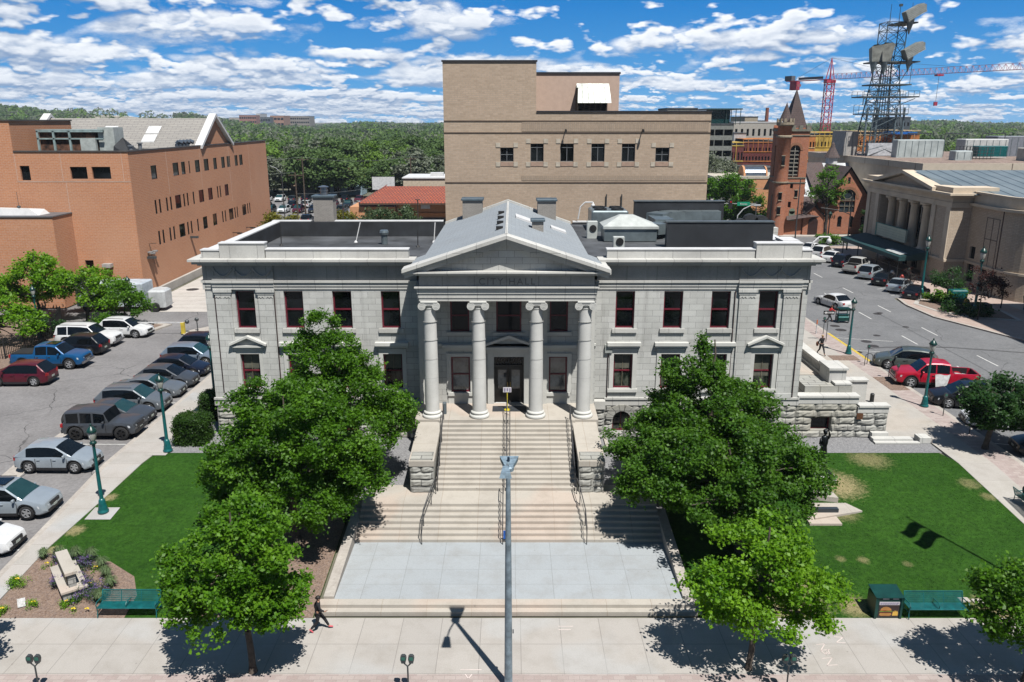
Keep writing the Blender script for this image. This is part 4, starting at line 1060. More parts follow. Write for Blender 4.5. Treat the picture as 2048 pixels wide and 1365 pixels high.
def tree(name,label,base,ells,mat,trunk_r=.17,step=.42,per=26,size=.085,spread=.17,fork=None,bark=BARK,limbs=26,group=None,cat='tree',shell=.45,lean=(0,0)):
    x,y=base[0],base[1];z=zg(y) if len(base)<3 else base[2]
    t=thing(name,label,cat,(x,y,z),group=group)
    pts=crown_points(ells,step,shell=shell)
    low=min(e[2]-e[5]*.8 for e in ells); top=max(e[2]+e[5]*.55 for e in ells)
    fz=fork or (low+.15*(top-low)); fz=max(fz,z+.5)
    m=MB();cx=sum(e[0]*e[3] for e in ells)/sum(e[3] for e in ells);cy=sum(e[1]*e[3] for e in ells)/sum(e[3] for e in ells)
    m.tube((x,y,z-.1),(x,y,z+.25),trunk_r*1.5,trunk_r*1.08,10,False)
    limb(m,(x,y,z+.25),(x+(cx-x)*.25,y+(cy-y)*.25,fz),trunk_r*1.08,trunk_r*.8,5,.05)
    limb(m,(x+(cx-x)*.25,y+(cy-y)*.25,fz),(cx,cy,top),trunk_r*.8,.03,7,.06)
    sel=pts[NR.choice(len(pts),min(limbs,len(pts)),replace=False)]
    for p in sel:
        zz=R.uniform(fz,max(fz+.1,min(p[2],top)-.2)); q=(zz-fz)/max(.1,top-fz)
        s=(x+(cx-x)*(.25+.75*q),y+(cy-y)*(.25+.75*q),zz)
        limb(m,s,p,trunk_r*(.42-.25*q),.014,4,.16)
        mid=Vector(s).lerp(Vector(p),.6)
        for _ in range(2):
            e=pts[NR.randint(len(pts))]
            if (Vector(e)-mid).length<1.6: limb(m,mid,e,.02,.008,2,.1)
    m.build('trunk',bark,t,True)
    quadmesh('crown',leaves(pts,per,spread,size,clump=.20),mat,t)
    return t
tree('oak_tree','large green oak on the left lawn reaching up over the wing windows',(-8.9,40.4),[(-9.9,40.3,9.5,0.9,0.9,1.0),(-9.9,40.3,7.9,1.9,1.9,1.4),(-9.2,40.2,6.1,3.0,2.5,1.8),(-6.9,39.8,4.9,1.6,1.8,1.6),(-11.6,40,5.5,1.3,1.5,1.3)],LG,.2,.38,30,.078)
tree('oak_tree','broad green oak in the middle of the left lawn beside the plaza',(-10.4,34.6),[(-10.6,35.2,7.1,2.2,2.1,1.4),(-10.4,35,5.3,3.6,2.7,1.8),(-12.6,34.8,3.9,2.2,2.3,1.4),(-8.0,34.6,3.9,2.0,2.0,1.4),(-10.6,33.8,3.2,3.2,2.1,1.2)],LG,.22,.38,30,.078)
tree('oak_tree','light green oak in the brick strip of the sidewalk, left of the lamp pole',(-9.75,25.75,0),[(-10.1,25.9,4.6,2.1,1.9,1.7),(-9.6,26.1,6.1,0.95,0.9,0.9),(-11.1,25.9,3.5,1.6,1.6,1.1),(-9.1,25.7,3.6,1.5,1.5,1.1),(-10.0,25.5,2.8,2.0,1.7,0.8)],LY2 if 'LY2' in globals() else leafmat('fresh_oak_leaves',(.035,.11,.005),(.11,.26,.010),(.17,.34,.02),(.18,.45,.01)),.13,.36,28,.078,spread=.15)
tree('oak_tree','darkest broad oak on the right lawn, in front of the right wing',(10.4,38.2),[(10.0,38.6,5.5,2.9,2.7,2.1),(9.3,38.9,7.6,1.35,1.4,1.4),(9.3,39,9.1,0.5,0.5,0.7),(11.9,38.8,5.3,1.9,1.8,1.7),(7.6,38.2,4.2,2.3,2.2,1.5),(12.5,38,4.0,1.8,2,1.3)],LD,.23,.39,30,.08)
tree('oak_tree','dark green oak on the right lawn between the plaza and the statue',(10.8,33.9),[(10.5,34.4,4.8,3.3,2.6,1.9),(7.6,34.6,4.1,2.0,2.0,1.4),(12.7,34.4,4.1,2.1,2.1,1.3),(10.2,33.4,3.4,3.1,2.2,1.3),(6.3,34.9,3.2,1.1,1.2,0.8)],LD,.22,.39,30,.08)
tree('oak_tree','yellow green young tree in the brick strip, right of the lamp pole',(8.95,25.9,0),[(9.12,26.18,4.44,1.85,1.76,1.32),(9.47,26.35,5.48,0.97,0.97,0.79),(10.27,25.91,3.6,1.67,1.5,0.97),(8.15,26.0,3.5,1.5,1.41,1.06),(9.39,25.65,2.75,1.94,1.5,0.7)],LY,.11,.40,22,.078,spread=.17)
tree('oak_tree','green sidewalk tree cut by the right edge near the green bench',(19.0,25.2,0),[(19.0,25.2,3.9,2.0,1.7,1.3),(17.9,25.0,3.0,1.2,1.2,1.0),(20.2,25.2,3.2,1.6,1.5,1.1)],LG,.13,.40,26,.08)
tree('oak_tree','sidewalk tree of which only leaves show at the left edge',(-21.3,25.0,0),[(-21.1,25.0,3.8,2.2,1.8,1.3),(-20.0,24.9,3.0,1.2,1.2,1.0)],LG,.13,.42,24,.08)
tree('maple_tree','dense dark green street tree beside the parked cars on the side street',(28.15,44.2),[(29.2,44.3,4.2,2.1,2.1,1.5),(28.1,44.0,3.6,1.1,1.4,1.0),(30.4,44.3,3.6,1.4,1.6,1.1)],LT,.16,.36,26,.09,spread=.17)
# trees by the parking lot
tree('honey_locust','tall feathery light green tree against the brick building',(-46.5,76.5),[(-46.3,77,5.2,2.7,2.3,2.2),(-44.0,77,4.6,1.9,2.0,1.6),(-48.6,77,4.2,2.0,2.0,1.8),(-47.0,77,7.0,0.9,0.9,0.8)],LY,.14,.62,22,.14,spread=.26,bark=DBARK,cat='tree')
tree('honey_locust','round bright green tree right of the feathery one by the brick building',(-41.5,76),[(-41.0,76.3,4.6,2.1,2.0,1.7),(-39.2,76.0,3.9,1.5,1.6,1.3)],LY,.14,.58,18,.13,spread=.25,bark=DBARK)
tree('honey_locust','slender small tree beside the lamp on the parking island',(-36.5,73.2),[(-36.0,73.4,4.4,1.5,1.4,1.3),(-35.4,73.2,3.5,1.3,1.2,.9),(-36.5,73.4,5.4,.7,.7,.6)],LG,.08,.6,16,.12,spread=.25,limbs=16)
tree('honey_locust','grey green tree at the left edge above the maroon car',(-44.5,66.5),[(-45.2,67,4.3,2.6,2.2,1.6),(-42.6,67,3.3,1.6,1.7,1.1)],LY,.14,.62,18,.14,spread=.28,bark=DBARK)
tree('honey_locust','dark wooded tree behind the fence at the left edge',(-49.5,70.5),[(-51.0,71,3.8,2.2,2.2,1.9)],LG,.14,.62,20,.14,spread=.28,bark=DBARK)
def bush(name,label,x,y,rx,ry,h,mat,size=.05,step=.22,per=16,box=False,group=None,z=None,cat='shrub'):
    z=zg(y) if z is None else z
    t=thing(name,label,cat,(x,y,z),group=group)
    if box:
        n=int(rx*ry*h*8/step**3*1.2);p=NR.uniform(-1,1,size=(n,3));ax=NR.randint(0,3,n);sg=np.sign(NR.normal(size=n))
        for i in range(3): p[ax==i,i]=sg[ax==i]*NR.uniform(.82,1,(ax==i).sum())
        l=np.abs(p).max(1);q=np.linalg.norm(p,axis=1);p*= (np.minimum(1,1.42/q))[:,None]
        p=p*np.array([rx,ry,h/2])+np.array([x,y,z+h/2])
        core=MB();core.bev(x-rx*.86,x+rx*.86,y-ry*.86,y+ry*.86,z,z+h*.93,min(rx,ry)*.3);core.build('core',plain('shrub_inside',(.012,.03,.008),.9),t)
        pts=p
    else:
        pts=crown_points([(x,y,z+h*.45,rx,ry,h*.55)],step,shell=.2);pts=pts[pts[:,2]>z]
    quadmesh('foliage',leaves(pts,per,step*.45,size),mat,t)
    m=MB()
    for k in range(5): limb(m,(x+R.uniform(-.1,.1),y,z-.05),(x+R.uniform(-rx,rx)*.6,y+R.uniform(-ry,ry)*.6,z+h*.6),.025,.01,2)
    m.build('stem',DBARK,t)
    return t
HG=leafmat('hedge_leaves',(.02,.055,.006),(.04,.10,.012),(.07,.15,.02),(.05,.13,.01))
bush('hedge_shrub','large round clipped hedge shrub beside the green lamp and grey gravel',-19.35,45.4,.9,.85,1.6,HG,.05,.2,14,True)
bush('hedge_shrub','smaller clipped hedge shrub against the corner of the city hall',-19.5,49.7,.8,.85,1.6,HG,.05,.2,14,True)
for i,(x,y,rx,h,lab,mt) in enumerate(((-38.9,72.8,1.6,1.5,'dark spreading bush on the parking island under the trees',LG),(-37.3,73.6,.8,1.2,'spiky low shrub left of the slender island tree',LT),(-42.2,70.3,1.5,1.6,'tangled bush behind the white cars',LT),(-47.4,66,1.8,1.4,'bushy green plants at the fence near the left edge',LY),(-46.5,61.5,1.6,1.0,'low green plants behind the blue pickup',LG))):
    bush('low_shrub',lab,x,y,rx,1.0,h,mt,.11,.4,14)
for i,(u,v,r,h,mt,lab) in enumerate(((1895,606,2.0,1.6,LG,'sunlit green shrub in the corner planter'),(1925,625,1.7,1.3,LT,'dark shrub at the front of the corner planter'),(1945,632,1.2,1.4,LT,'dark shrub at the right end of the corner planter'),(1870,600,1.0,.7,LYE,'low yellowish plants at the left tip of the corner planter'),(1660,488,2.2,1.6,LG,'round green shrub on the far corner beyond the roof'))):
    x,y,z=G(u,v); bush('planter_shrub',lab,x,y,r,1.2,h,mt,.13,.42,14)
# small street trees near the auditorium
def thin_tree(u,v,h,rad,mat,label,leafy=1.0):
    x,y,z=G(u,v); return tree('street_sapling',label,(x,y),[(x,y,z+h*.68,rad,rad,h*.33)],mat,.06,.55,int(16*leafy)+1,.10,spread=.22,limbs=30,bark=DBARK)
thin_tree(1775,545,3.2,.9,LR,'bare thin tree in the paved far sidewalk left of the planter',.0)
thin_tree(1817,590,3.0,1.2,LR,'leafless spreading sapling beside the black parked sedan',.0)
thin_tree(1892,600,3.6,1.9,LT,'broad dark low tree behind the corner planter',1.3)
thin_tree(1955,640,5.2,1.1,LR,'reddish leaved sapling beside the dark lamp post',.8)
thin_tree(2001,617,3.6,.55,LR,'thin red sapling in front of the curved auditorium corner',.8)
tree('dark_street_tree','dark tree between the church and the auditorium',(G(1712,480)[0],G(1712,480)[1]),[(61.0,132,4.6,3.2,2.6,2.6),(59.5,130,2.8,2.0,2.0,1.4)],LT,.2,.7,20,.16,spread=.3,bark=DBARK)
x0,y0,_=G(1650,470)
tree('church_tree','leafy tree standing in front of the church nave',(x0,y0),[(x0-.6,y0,9.2,2.4,2.2,2.2),(x0-2.4,y0,7.8,1.5,1.5,1.3),(x0+1.2,y0,7.4,1.3,1.3,1.2),(x0-.6,y0,11.6,1.5,1.4,1.3)],LG,.28,.85,11,.18,spread=.36,bark=DBARK,fork=5)
x0,y0,_=G(1462,425)
tree('street_tree','full green tree over the traffic signals left of the church tower',(41.5,150),[(41.5,150,5.4,4.6,3.6,3.6),(39.5,150,8.6,3.0,2.6,2.4),(44.6,149,3.6,3.0,2.6,2.2)],LG,.3,.85,22,.2,spread=.38,bark=DBARK)
tree('street_tree','paler tree behind the full green one, beside the parking structure',(44,178),[(44,178,8.4,5.4,4.2,4.4),(40,178,6.6,3.4,3,3)],LF2,.3,1.1,18,.26,spread=.5,bark=DBARK)
# trees behind the city hall
tree('shade_tree','grey green tree in front of the orange tiled roof',(-19.5,118),[(-19.5,118,4.2,4.6,3.5,3.4),(-15.8,118,4.6,3.4,3,3.0),(-22,118,3.2,2.6,2.6,2.4)],leafmat('olive_leaves',(.05,.09,.03),(.09,.14,.06),(.13,.18,.09),(.06,.1,.03)),.25,.75,20,.17,spread=.33,bark=DBARK)
tree('yellow_tree','yellow tree left of the brick chimney behind the roof',(-33.8,116),[(-33.8,116,4.9,2.8,2.4,2.4)],LYE,.18,.75,16,.17,spread=.33,bark=DBARK)
tree('yellow_tree','yellow tree right of the brick chimney behind the roof',(-25.3,122),[(-25.3,122,4.6,2.3,2.4,2.6)],LYE,.18,.75,16,.17,spread=.33,bark=DBARK)
# ------------------------------------------------------------------ flower bed
FG=plain('grass_blades',(.12,.19,.07),.8,var=.3)
FP=leafmat('purple_flowers',(.15,.10,.30),(.26,.18,.42),(.36,.25,.50),(.1,.08,.18),.8)
FC=leafmat('catmint_leaves',(.04,.09,.04),(.08,.14,.07),(.11,.17,.09),(.05,.1,.03),.7)
YF=plain('yellow_petals',(.75,.55,.03),.6,var=.1)
def clump(name,label,cat,u,v,rad,h,kind,group):
    x,y,z=G(u,v);t=thing(name,label,cat,(x,y,z),group=group)
    n=int(260*rad*2)
    if kind=='grass':
        vs=[]
        for _ in range(n):
            a=R.uniform(0,2*PI);r=R.uniform(.3,1)*rad;hh=h*R.uniform(.6,1.1);w=.012
            p0=Vector((x+R.uniform(-.06,.06),y+R.uniform(-.06,.06),z));p1=p0+Vector((math.cos(a)*r*.5,math.sin(a)*r*.5,hh));p2=p0+Vector((math.cos(a)*r,math.sin(a)*r,hh*.75))
            s=Vector((-math.sin(a),math.cos(a),0))*w
            vs+=[p0-s,p0+s,p1+s,p1-s,p1-s,p1+s,p2+s*.2,p2-s*.2]
        quadmesh('blades',[tuple(p) for p in vs],FG,t)
    else:
        pts=crown_points([(x,y,z+h*.35,rad,rad,h*.5)],.13,shell=.1);pts=pts[pts[:,2]>z]
        quadmesh('leaves',leaves(pts,9,.07,.03),FC if kind=='mint' else LY,t)
        if kind=='mint':
            k=pts[NR.rand(len(pts))<.5];k[:,2]+=.10;tag(quadmesh('flowers',leaves(k,6,.05,.034),FP,t),kind='stuff')
        else:
            m=MB()
            for k in range(3): m.ball((x+(k-1)*.06,y+(k%2)*.05,z+h*.9),.045,.045,.025,6,4)
            m.build('flowers',YF,t)
ORD={}
for u,v,r,h,k in ((88,1118,.35,.5,'grass'),(120,1118,.4,.6,'grass'),(152,1120,.4,.6,'grass'),(183,1122,.4,.6,'grass'),(205,1135,.4,.5,'grass'),(213,1155,.4,.5,'grass'),(222,1175,.4,.5,'grass'),(200,1205,.45,.6,'grass'),
                  (118,1132,.6,.55,'mint'),(170,1138,.55,.5,'mint'),(128,1165,.6,.6,'mint'),(180,1162,.5,.5,'mint'),(178,1192,.75,.65,'mint'),(160,1182,.4,.4,'mint'),
                  (95,1135,.2,.25,'yellow'),(140,1147,.2,.25,'yellow'),(193,1142,.2,.25,'yellow'),(152,1172,.22,.25,'yellow'),(180,1175,.15,.25,'yellow'),(37,1170,.4,.35,'leafy'),(68,1213,.22,.25,'leafy'),(6,1228,.25,.3,'yellow'),(135,1210,.22,.22,'leafy'),(148,1225,.25,.2,'leafy'),(175,1225,.18,.2,'leafy'),(150,1200,.2,.25,'yellow')):
    gname={'grass':('grass_clump','arching tuft of pale ornamental grass in the bark bed','ornamental grass','tufts of grass edging the flower bed'),
     'mint':('catmint_plant','mound of purple flowered catmint in the bark bed','flower','purple catmint mounds in the flower bed'),
     'yellow':('yellow_flower','small plant with yellow flowers in the bark bed','flower','small yellow flowers in the flower bed'),
     'leafy':('leafy_plant','low bright green leafy plant in the bark bed','plant','low leafy plants in the flower bed')}[k]
    ORD[k]=ORD.get(k,0)+1;ow=('first','second','third','fourth','fifth','sixth','seventh','eighth','ninth')[ORD[k]-1]
    lb={'grass':f'{ow} pale grass tuft along the bed edge, counted from the lot sidewalk towards the bench','mint':f'purple flowered catmint mound, {ow} in order from the top of the bed down','yellow':f'small yellow flowered plant, {ow} of those dotted over the bark bed','leafy':f'low bright green leafy plant, {ow} from the left in the lower flower bed'}[k]
    clump(gname[0],lb,gname[2],u,v,r,h,'yellow' if k=='leafy' else k,gname[3])
# ------------------------------------------------------------------ vehicles
def carpaint(name,col,metal=.35):
    if name in _mc:return _mc[name]
    t=newmat(name); P=t.obj(); c=t.mix(t.ramp(t.noise(P,1.5,4,.6),.3,.7),tuple(k*.86 for k in col),col)
    t.out(c,.33,metal=metal*.8,spec=.4,coat=.35); _mc[name]=t.m; return t.m
TYRE=plain('tyre_rubber',(.018,.018,.019),.85,var=.2)
RIM=plain('alloy_rim',(.62,.63,.65),.35,metal=.6,var=.1)
RIMD=plain('dark_rim',(.03,.03,.032),.4,metal=.5)
TRIM=plain('black_trim',(.018,.018,.02),.55,var=.15)
CHROME=plain('chrome_trim',(.5,.5,.52),.2,metal=.9,var=.05)
HEADL=plain('headlight_glass',(.55,.58,.62),.12,spec=.8,var=.05)
TAILL=plain('tail_light_red',(.38,.01,.015),.2,spec=.6,var=.05)
CGLASS=plain('car_glass',(.005,.007,.009),.06,spec=.4,var=.1)
CGLASSG=plain('green_tinted_windscreen',(.015,.05,.05),.04,spec=.95,var=.1)
UNDER=plain('underbody',(.008,.008,.008),.9)
PLATE=plain('number_plate',(.45,.50,.46),.5,var=.1)
TY={
 # L W H | clearance belt hood nose | xs: wheelbase half, rear glass base, rear roof, front roof, windscreen base | tail z | wheel r
 'suv':dict(L=4.65,W=1.86,H=1.70,cl=.24,belt=1.02,hood=1.08,nose=.86,wb=1.34,x=(-2.26,-1.62,.38,1.18),tail=1.04,wr=0.373,wins=((-1.66,.93),),drs=(-1.0,.0,.92)),
 'bigsuv':dict(L=5.3,W=2.02,H=1.88,cl=.27,belt=1.12,hood=1.20,nose=1.0,wb=1.52,x=(-2.58,-2.35,.45,1.1),tail=1.14,wr=0.420,wins=((-2.25,-1.42),(-1.32,.95)),drs=(-1.36,-.2,.95)),
 'hatch':dict(L=4.3,W=1.78,H=1.56,cl=.2,belt=.96,hood=.99,nose=.76,wb=1.28,x=(-2.08,-1.30,.28,1.15),tail=.98,wr=0.347,wins=((-1.38,.90),),drs=(-.85,.05,.9)),
 'sedan':dict(L=4.75,W=1.84,H=1.44,cl=.18,belt=.90,hood=.94,nose=.70,wb=1.38,x=(-1.75,-1.0,.25,1.1),tail=.97,wr=0.347,wins=((-1.15,.85),),drs=(-.95,-.1,.85)),
 'jeep':dict(L=4.5,W=1.84,H=1.84,cl=.36,belt=1.14,hood=1.16,nose=1.10,wb=1.40,x=(-2.02,-1.98,.42,.68),tail=1.14,wr=0.441,wins=((-1.9,-1.15),(-1.03,-.35),(-.22,.48)),drs=(-1.09,-.28,.5),boxy=1),
 'pickup':dict(L=5.75,W=2.0,H=1.92,cl=.36,belt=1.20,hood=1.27,nose=1.10,wb=1.82,x=(-.98,-.80,.85,1.48),tail=1.22,wr=0.430,wins=((-.75,.12),(.2,1.25)),drs=(-.78,.17,1.2),bed=1),
}
def lerp(a,b,t):return a+(b-a)*t
def prof(x,pts):
    if x<=pts[0][0]:return pts[0][1]
    for (a,b),(c,d) in zip(pts,pts[1:]):
        if x<=c:
            q=(x-a)/(c-a) if c>a else 1; return b+(d-b)*q
    return pts[-1][1]
def car(kind,label,paint,x,y,rot,cat='car',name='parked_car',group=None,z=None,wscreen=None,rim=None,sun=0,closed_bed=False,far=False,rails=0,dark_low=1):
    p=TY[kind];L,W,H=p['L'],p['W'],p['H'];cl=p['cl'];wb=p['wb'];wr=p['wr'];xr0,xr1,xf1,xf0=p['x'];boxy=p.get('boxy')
    if z is None: z=zg(y)-.115
    t=thing(name,label,cat,(x,y,z),rot,group,world=False)
    ra=wr*1.16; xs=set(round(-L/2+L*k/26,3) for k in range(27))
    for e in (-L/2+.03,-L/2+.1,L/2-.03,L/2-.1,L/2-.22,xr0,xr1,xf1,xf0): xs.add(round(e,3))
    for s in (-1,1):
        for k in range(0,11): xs.add(round(s*wb+ra*math.cos(PI*k/10),3))
    if p.get('bed'):
        bx0,bx1=-L/2+.1,xr0-.06
        for e in (bx0,bx0+.01,bx1-.01,bx1): xs.add(round(e,3))
    xs=sorted(xs)
    hx=[(-L/2,p['belt']*.80 if not p.get('bed') else p['tail']*.97),(-L/2+.06,p['tail']-.06),(-L/2+.16,p['tail']),(xr0,p['tail']),(xr0+.1,p['belt']),(xf0-.1,p['belt']),(xf0+.05,p['hood']),(L/2-.75,lerp(p['hood'],p['nose'],.35 if not boxy else .1)),(L/2-.22,p['nose']),(L/2-.08,p['nose']-.08),(L/2,p['nose']-.28)]
    def ztop(x): return prof(x,hx)
    def zbot(x):
        b=cl+.10*max(0,(abs(x)-(L/2-.35))/.35)
        for s in (-1,1):
            d=abs(x-s*wb)
            if d<ra+.001: b=max(b,wr+math.sqrt(max(0,ra*ra-d*d)))
        return b
    def hw(x):
        q=abs(x)/(L/2); r=.5 if not boxy else .15
        return W/2*(1-.16*max(0,(q-.80)/.20)**2*(1 if not boxy else .3)-.02*q)
    body=MB();rings=[]
    for xx in xs:
        zt=ztop(xx);zb=min(zbot(xx),zt-.12);w=hw(xx);sh=zt-.10
        zm=lerp(zb,sh,.45) if zb<sh else zb
        if p.get('bed') and bx0<xx<bx1 and not closed_bed:
            ring=[(0,zb),(w*.93,zb),(w,zb+.06),(w*1.0,zm),(w*.985,sh),(w*.95,zt),(w*.84,zt),(w*.84,zt-.5),(0,zt-.5)]
        else:
            ring=[(0,zb),(w*.92,zb),(w*.985,zb+.07),(w*1.0,zm),(w*.975,sh-.02),(w*.925,zt-.02),(w*.78,zt),(w*.4,zt+.018),(0,zt+.026)]
        rings.append([(xx,-a,b) for a,b in ring]+[(xx,a,b) for a,b in ring[-2:0:-1]])
    n=len(rings[0]);base=len(body.v);vs=[q for r_ in rings for q in r_]
    fs=[]
    for i in range(len(rings)-1):
        for j in range(n): fs.append((i*n+j,i*n+(j+1)%n,(i+1)*n+(j+1)%n,(i+1)*n+j))
    fs.append(tuple(range(n-1,-1,-1)));fs.append(tuple(range((len(rings)-1)*n,len(rings)*n)))
    fs=[f[::-1] for f in fs]
    body.add(vs,fs)
    # greenhouse
    gx=set([xr0,xr1,xf1,xf0]);
    for k in range(1,4): gx.add(lerp(xr0,xr1,k/4));gx.add(lerp(xf1,xf0,k/4))
    for k in range(1,9): gx.add(lerp(xr1,xf1,k/9))
    for a,b in p['wins']: gx.add(a);gx.add(b)
    gx=sorted(gx);wbm=W/2*.925;wt=W/2*(.74 if not boxy else .86)
    rf=[(xr0,p['belt']),(xr1,H*.965),(lerp(xr1,xf1,.35),H),(lerp(xr1,xf1,.75),H*.995),(xf1,H*.955),(xf0,p['hood']-.02)]
    G1=[]
    for xx in gx:
        zr=max(prof(xx,rf),p['belt']-.03);q=(zr-p['belt'])/(H-p['belt']);q=max(0,q)
        zb=p['belt']-.03; a1=lerp(wbm,wt*1.02,q)
        zg1=max(zb,zr-.09*min(1,q*3))
        a0=wbm
        G1.append((xx,[(a0,zb),(lerp(wbm,wt*1.02,max(0,(zg1-zb)/(H-zb))),zg1),(a1*.95,zr-.015*q),(a1*.5,zr+.02*q),(0,zr+.03*q)]))
    side=[MB(),MB()];ws=MB();rw=MB()
    for (xa,ra_),(xb,rb_) in zip(G1,G1[1:]):
        xm=(xa+xb)/2; tall=min(ra_[1][1],rb_[1][1])-p['belt']
        for si,s in ((0,-1),(1,1)):
            P=lambda x_,r,k:(x_,s*r[k][0],r[k][1])
            for k in range(4):
                q=[P(xa,ra_,k),P(xb,rb_,k),P(xb,rb_,k+1),P(xa,ra_,k+1)]
                if s>0:q=q[::-1]
                dest=body
                if k==0:
                    if any(a-.001<=xm<=b+.001 for a,b in p['wins']) and tall>.10: dest=side[si]
                elif k>=1:
                    if xm>xf1 and xm<xf0: dest=ws if k>=2 else body
                    elif xm<xr1: dest=rw if k>=2 else body
                dest.quad(*q)
    # door seams, handles, sills belong to the body mesh's sheet metal look
    b=body.build('body',paint,t,True);soft(b,28)
    for sg in side: soft(sg.build('side_window',CGLASS,t),30)
    ws.build('windscreen',wscreen or CGLASS,t);rw.build('rear_window',CGLASS,t)
    # wheels
    for s in (-1,1):
        for e in (-1,1):
            wx=e*wb;wy=s*(W/2-.125);m=MB();Mx=Matrix.Rotation(PI/2,4,'X')
            m.lathe([(wr*.62,-.11),(wr*.93,-.115),(wr,-.07),(wr,.07),(wr*.93,.115),(wr*.62,.11)],(wx,wy,wr),22,Mx)
            ty=m.build('wheel',TYRE,t,True)
            m=MB();o=wy+s*.10
            m.lathe([(wr*.60,-.02),(wr*.67,0),(wr*.6,.02)],(wx,o,wr),20,Mx)
            for k in range(5):
                a=2*PI*k/5+.3; m.box(-.045,.045,-.018,.018,0.02,wr*.62,Matrix.Translation((wx,o,wr))@Matrix.Rotation(a,4,'Y'))
            m.tube((wx,o-.02,wr),(wx,o+.02,wr),wr*.16,wr*.16,10)
            m.build('rim',rim or RIM,ty)
            m=MB(); m.tube((wx,wy-.06,wr),(wx,wy+.06,wr),wr*.6,wr*.6,16); m.build('hub',UNDER,ty)
    m=MB();m.box(-L/2+.25,L/2-.25,-W/2*.72,W/2*.72,cl-.06,max(cl+.2,wr*1.1));m.build('underbody',UNDER,t)
    nz=p['nose'];m=MB()
    m.box(L/2-.14,L/2+.012,-W*.22,W*.22,nz-.30,nz-.12);m.box(L/2-.16,L/2+.02,-W*.36,W*.36,cl+.06,cl+.22)
    if dark_low:
        for s in (-1,1): m.box(-wb+ra,wb-ra,s*(W/2-.03)-.025,s*(W/2-.03)+.038,cl-.02,cl+.14)
        m.box(-L/2-.012,-L/2+.15,-W*.40,W*.40,cl+.08,cl+.26)
        for s in (-1,1):
            for e in (-1,1):
                for k in range(10):
                    a0=PI*k/10;a1=PI*(k+1)/10
                    y0=s*(W/2-.06);y1=s*(W/2+.008)*(.985 if e>0 else .985)
                    q=[(e*wb+rr*math.cos(a),yy,wr+rr*math.sin(a)) for a in (a0,a1) for rr in (ra,ra+.05) for yy in (y0,y1)]
                    m.add(q,[(0,1,3,2),(4,6,7,5),(1,5,7,3),(0,2,6,4),(2,3,7,6)])
    m.build('bumper_trim',TRIM,t)
    m=MB()
    for s in (-1,1):
        for e in p['drs']: m.box(e-.007,e+.007,s*(W/2-.006)-.02,s*(W/2-.006)+.010,cl+.18,p['belt']-.10)
    m.build('door_seam',UNDER,t)
    m=MB()
    for s in (-1,1):
        for a in p['drs'][:2]: m.box(a+.08,a+.26,s*(W/2)-.02,s*(W/2)+.022,p['belt']-.19,p['belt']-.155)
    m.build('door_handle',CHROME if kind in('pickup','bigsuv') else paint,t)
    for s in (-1,1):
        m=MB();x1=L/2-.06
        m.add([(x1-.34,s*(hw(x1-.34)+.004),nz-.13),(x1-.02,s*hw(x1)*.93,nz-.17),(x1+.055,s*W*.27,nz-.20),(x1+.055,s*W*.27,nz-.32),(x1-.01,s*hw(x1)*.97,nz-.31),(x1-.3,s*(hw(x1-.3)+.006),nz-.27),
               (x1-.3,s*(hw(x1-.3)-.1),nz-.14),(x1-.1,s*W*.27,nz-.2),(x1-.1,s*W*.27,nz-.3),(x1-.25,s*W*.3,nz-.3)],[(0,1,4,5),(1,2,3,4),(0,6,7,2,1),(5,4,3,8,9)])
        m.build('headlight',HEADL,t)
        m=MB();zt=p['tail'];x0=-L/2
        if kind in('suv','hatch','bigsuv'): m.box(x0+.035,x0+.20,s*(hw(x0+.06)-.06)-.08,s*(hw(x0+.06)-.06)+.072,zt-.26,zt-.015);m.box(x0-.008,x0+.05,s*(hw(x0)-.14)-.09,s*(hw(x0)-.14)+.09,zt-.28,zt-.10)
        else: m.box(x0-.015,x0+.12,s*(hw(x0)-.07)-.12,s*(hw(x0)-.07)+.08,zt-.28,zt-.08 if not p.get('bed') else zt-.04)
        m.build('tail_light',TAILL,t)
        m=MB();m.bev(p['drs'][-1]-.16,p['drs'][-1]-.04,min(s*(W/2-.05),s*(W/2+.15)),max(s*(W/2-.05),s*(W/2+.15)),p['belt']+.0,p['belt']+.13,.03);m.build('side_mirror',paint,t)
    m=MB();m.box(-L/2-.02,-L/2+.02,-.17,.17,.55 if not boxy else .7,.68 if not boxy else .83);m.box(L/2-.02,L/2+.026,-.16,.16,cl+.2,cl+.32);m.build('number_plate',PLATE,t)
    if kind in('pickup','bigsuv','jeep'):
        m=MB();m.box(L/2-.05,L/2+.03,-W*.26,W*.26,nz-.36,nz-.30);m.box(L/2-.05,L/2+.05,-W*.45,W*.45,cl+.1,cl+.28);m.box(-L/2-.06,-L/2+.05,-W*.45,W*.45,cl+.1,cl+.28)
        m.build('chrome_bumper',CHROME if kind!='jeep' else TRIM,t)
    if p.get('bed'):
        m=MB()
        if closed_bed: m.box(bx0+.04,bx1-.02,-W*.42,W*.42,p['tail']-.0,p['tail']+.06);m.build('bed_cover',TRIM,t)
        else:
            m.box(bx0+.02,bx1-.02,-W*.415,W*.415,p['tail']-.498,p['tail']-.47);
            for s in (-1,1): m.box(bx0+.02,bx1-.02,s*W*.405-.012,s*W*.405+.012,p['tail']-.47,p['tail']-.02)
            m.box(bx0-.02,bx0+.05,-W*.44,W*.44,p['tail']-.49,p['tail']-.02)
            m.box(bx1-.1,bx1-.02,-W*.42,W*.42,p['tail']-.49,p['tail']+.0);m.build('bed_liner',TRIM,t)
    if boxy:
        m=MB();m.tube((-L/2-.02,.05,1.02),(-L/2-.24,.05,1.02),.38,.38,20);m.build('spare_wheel',TYRE,t,True)
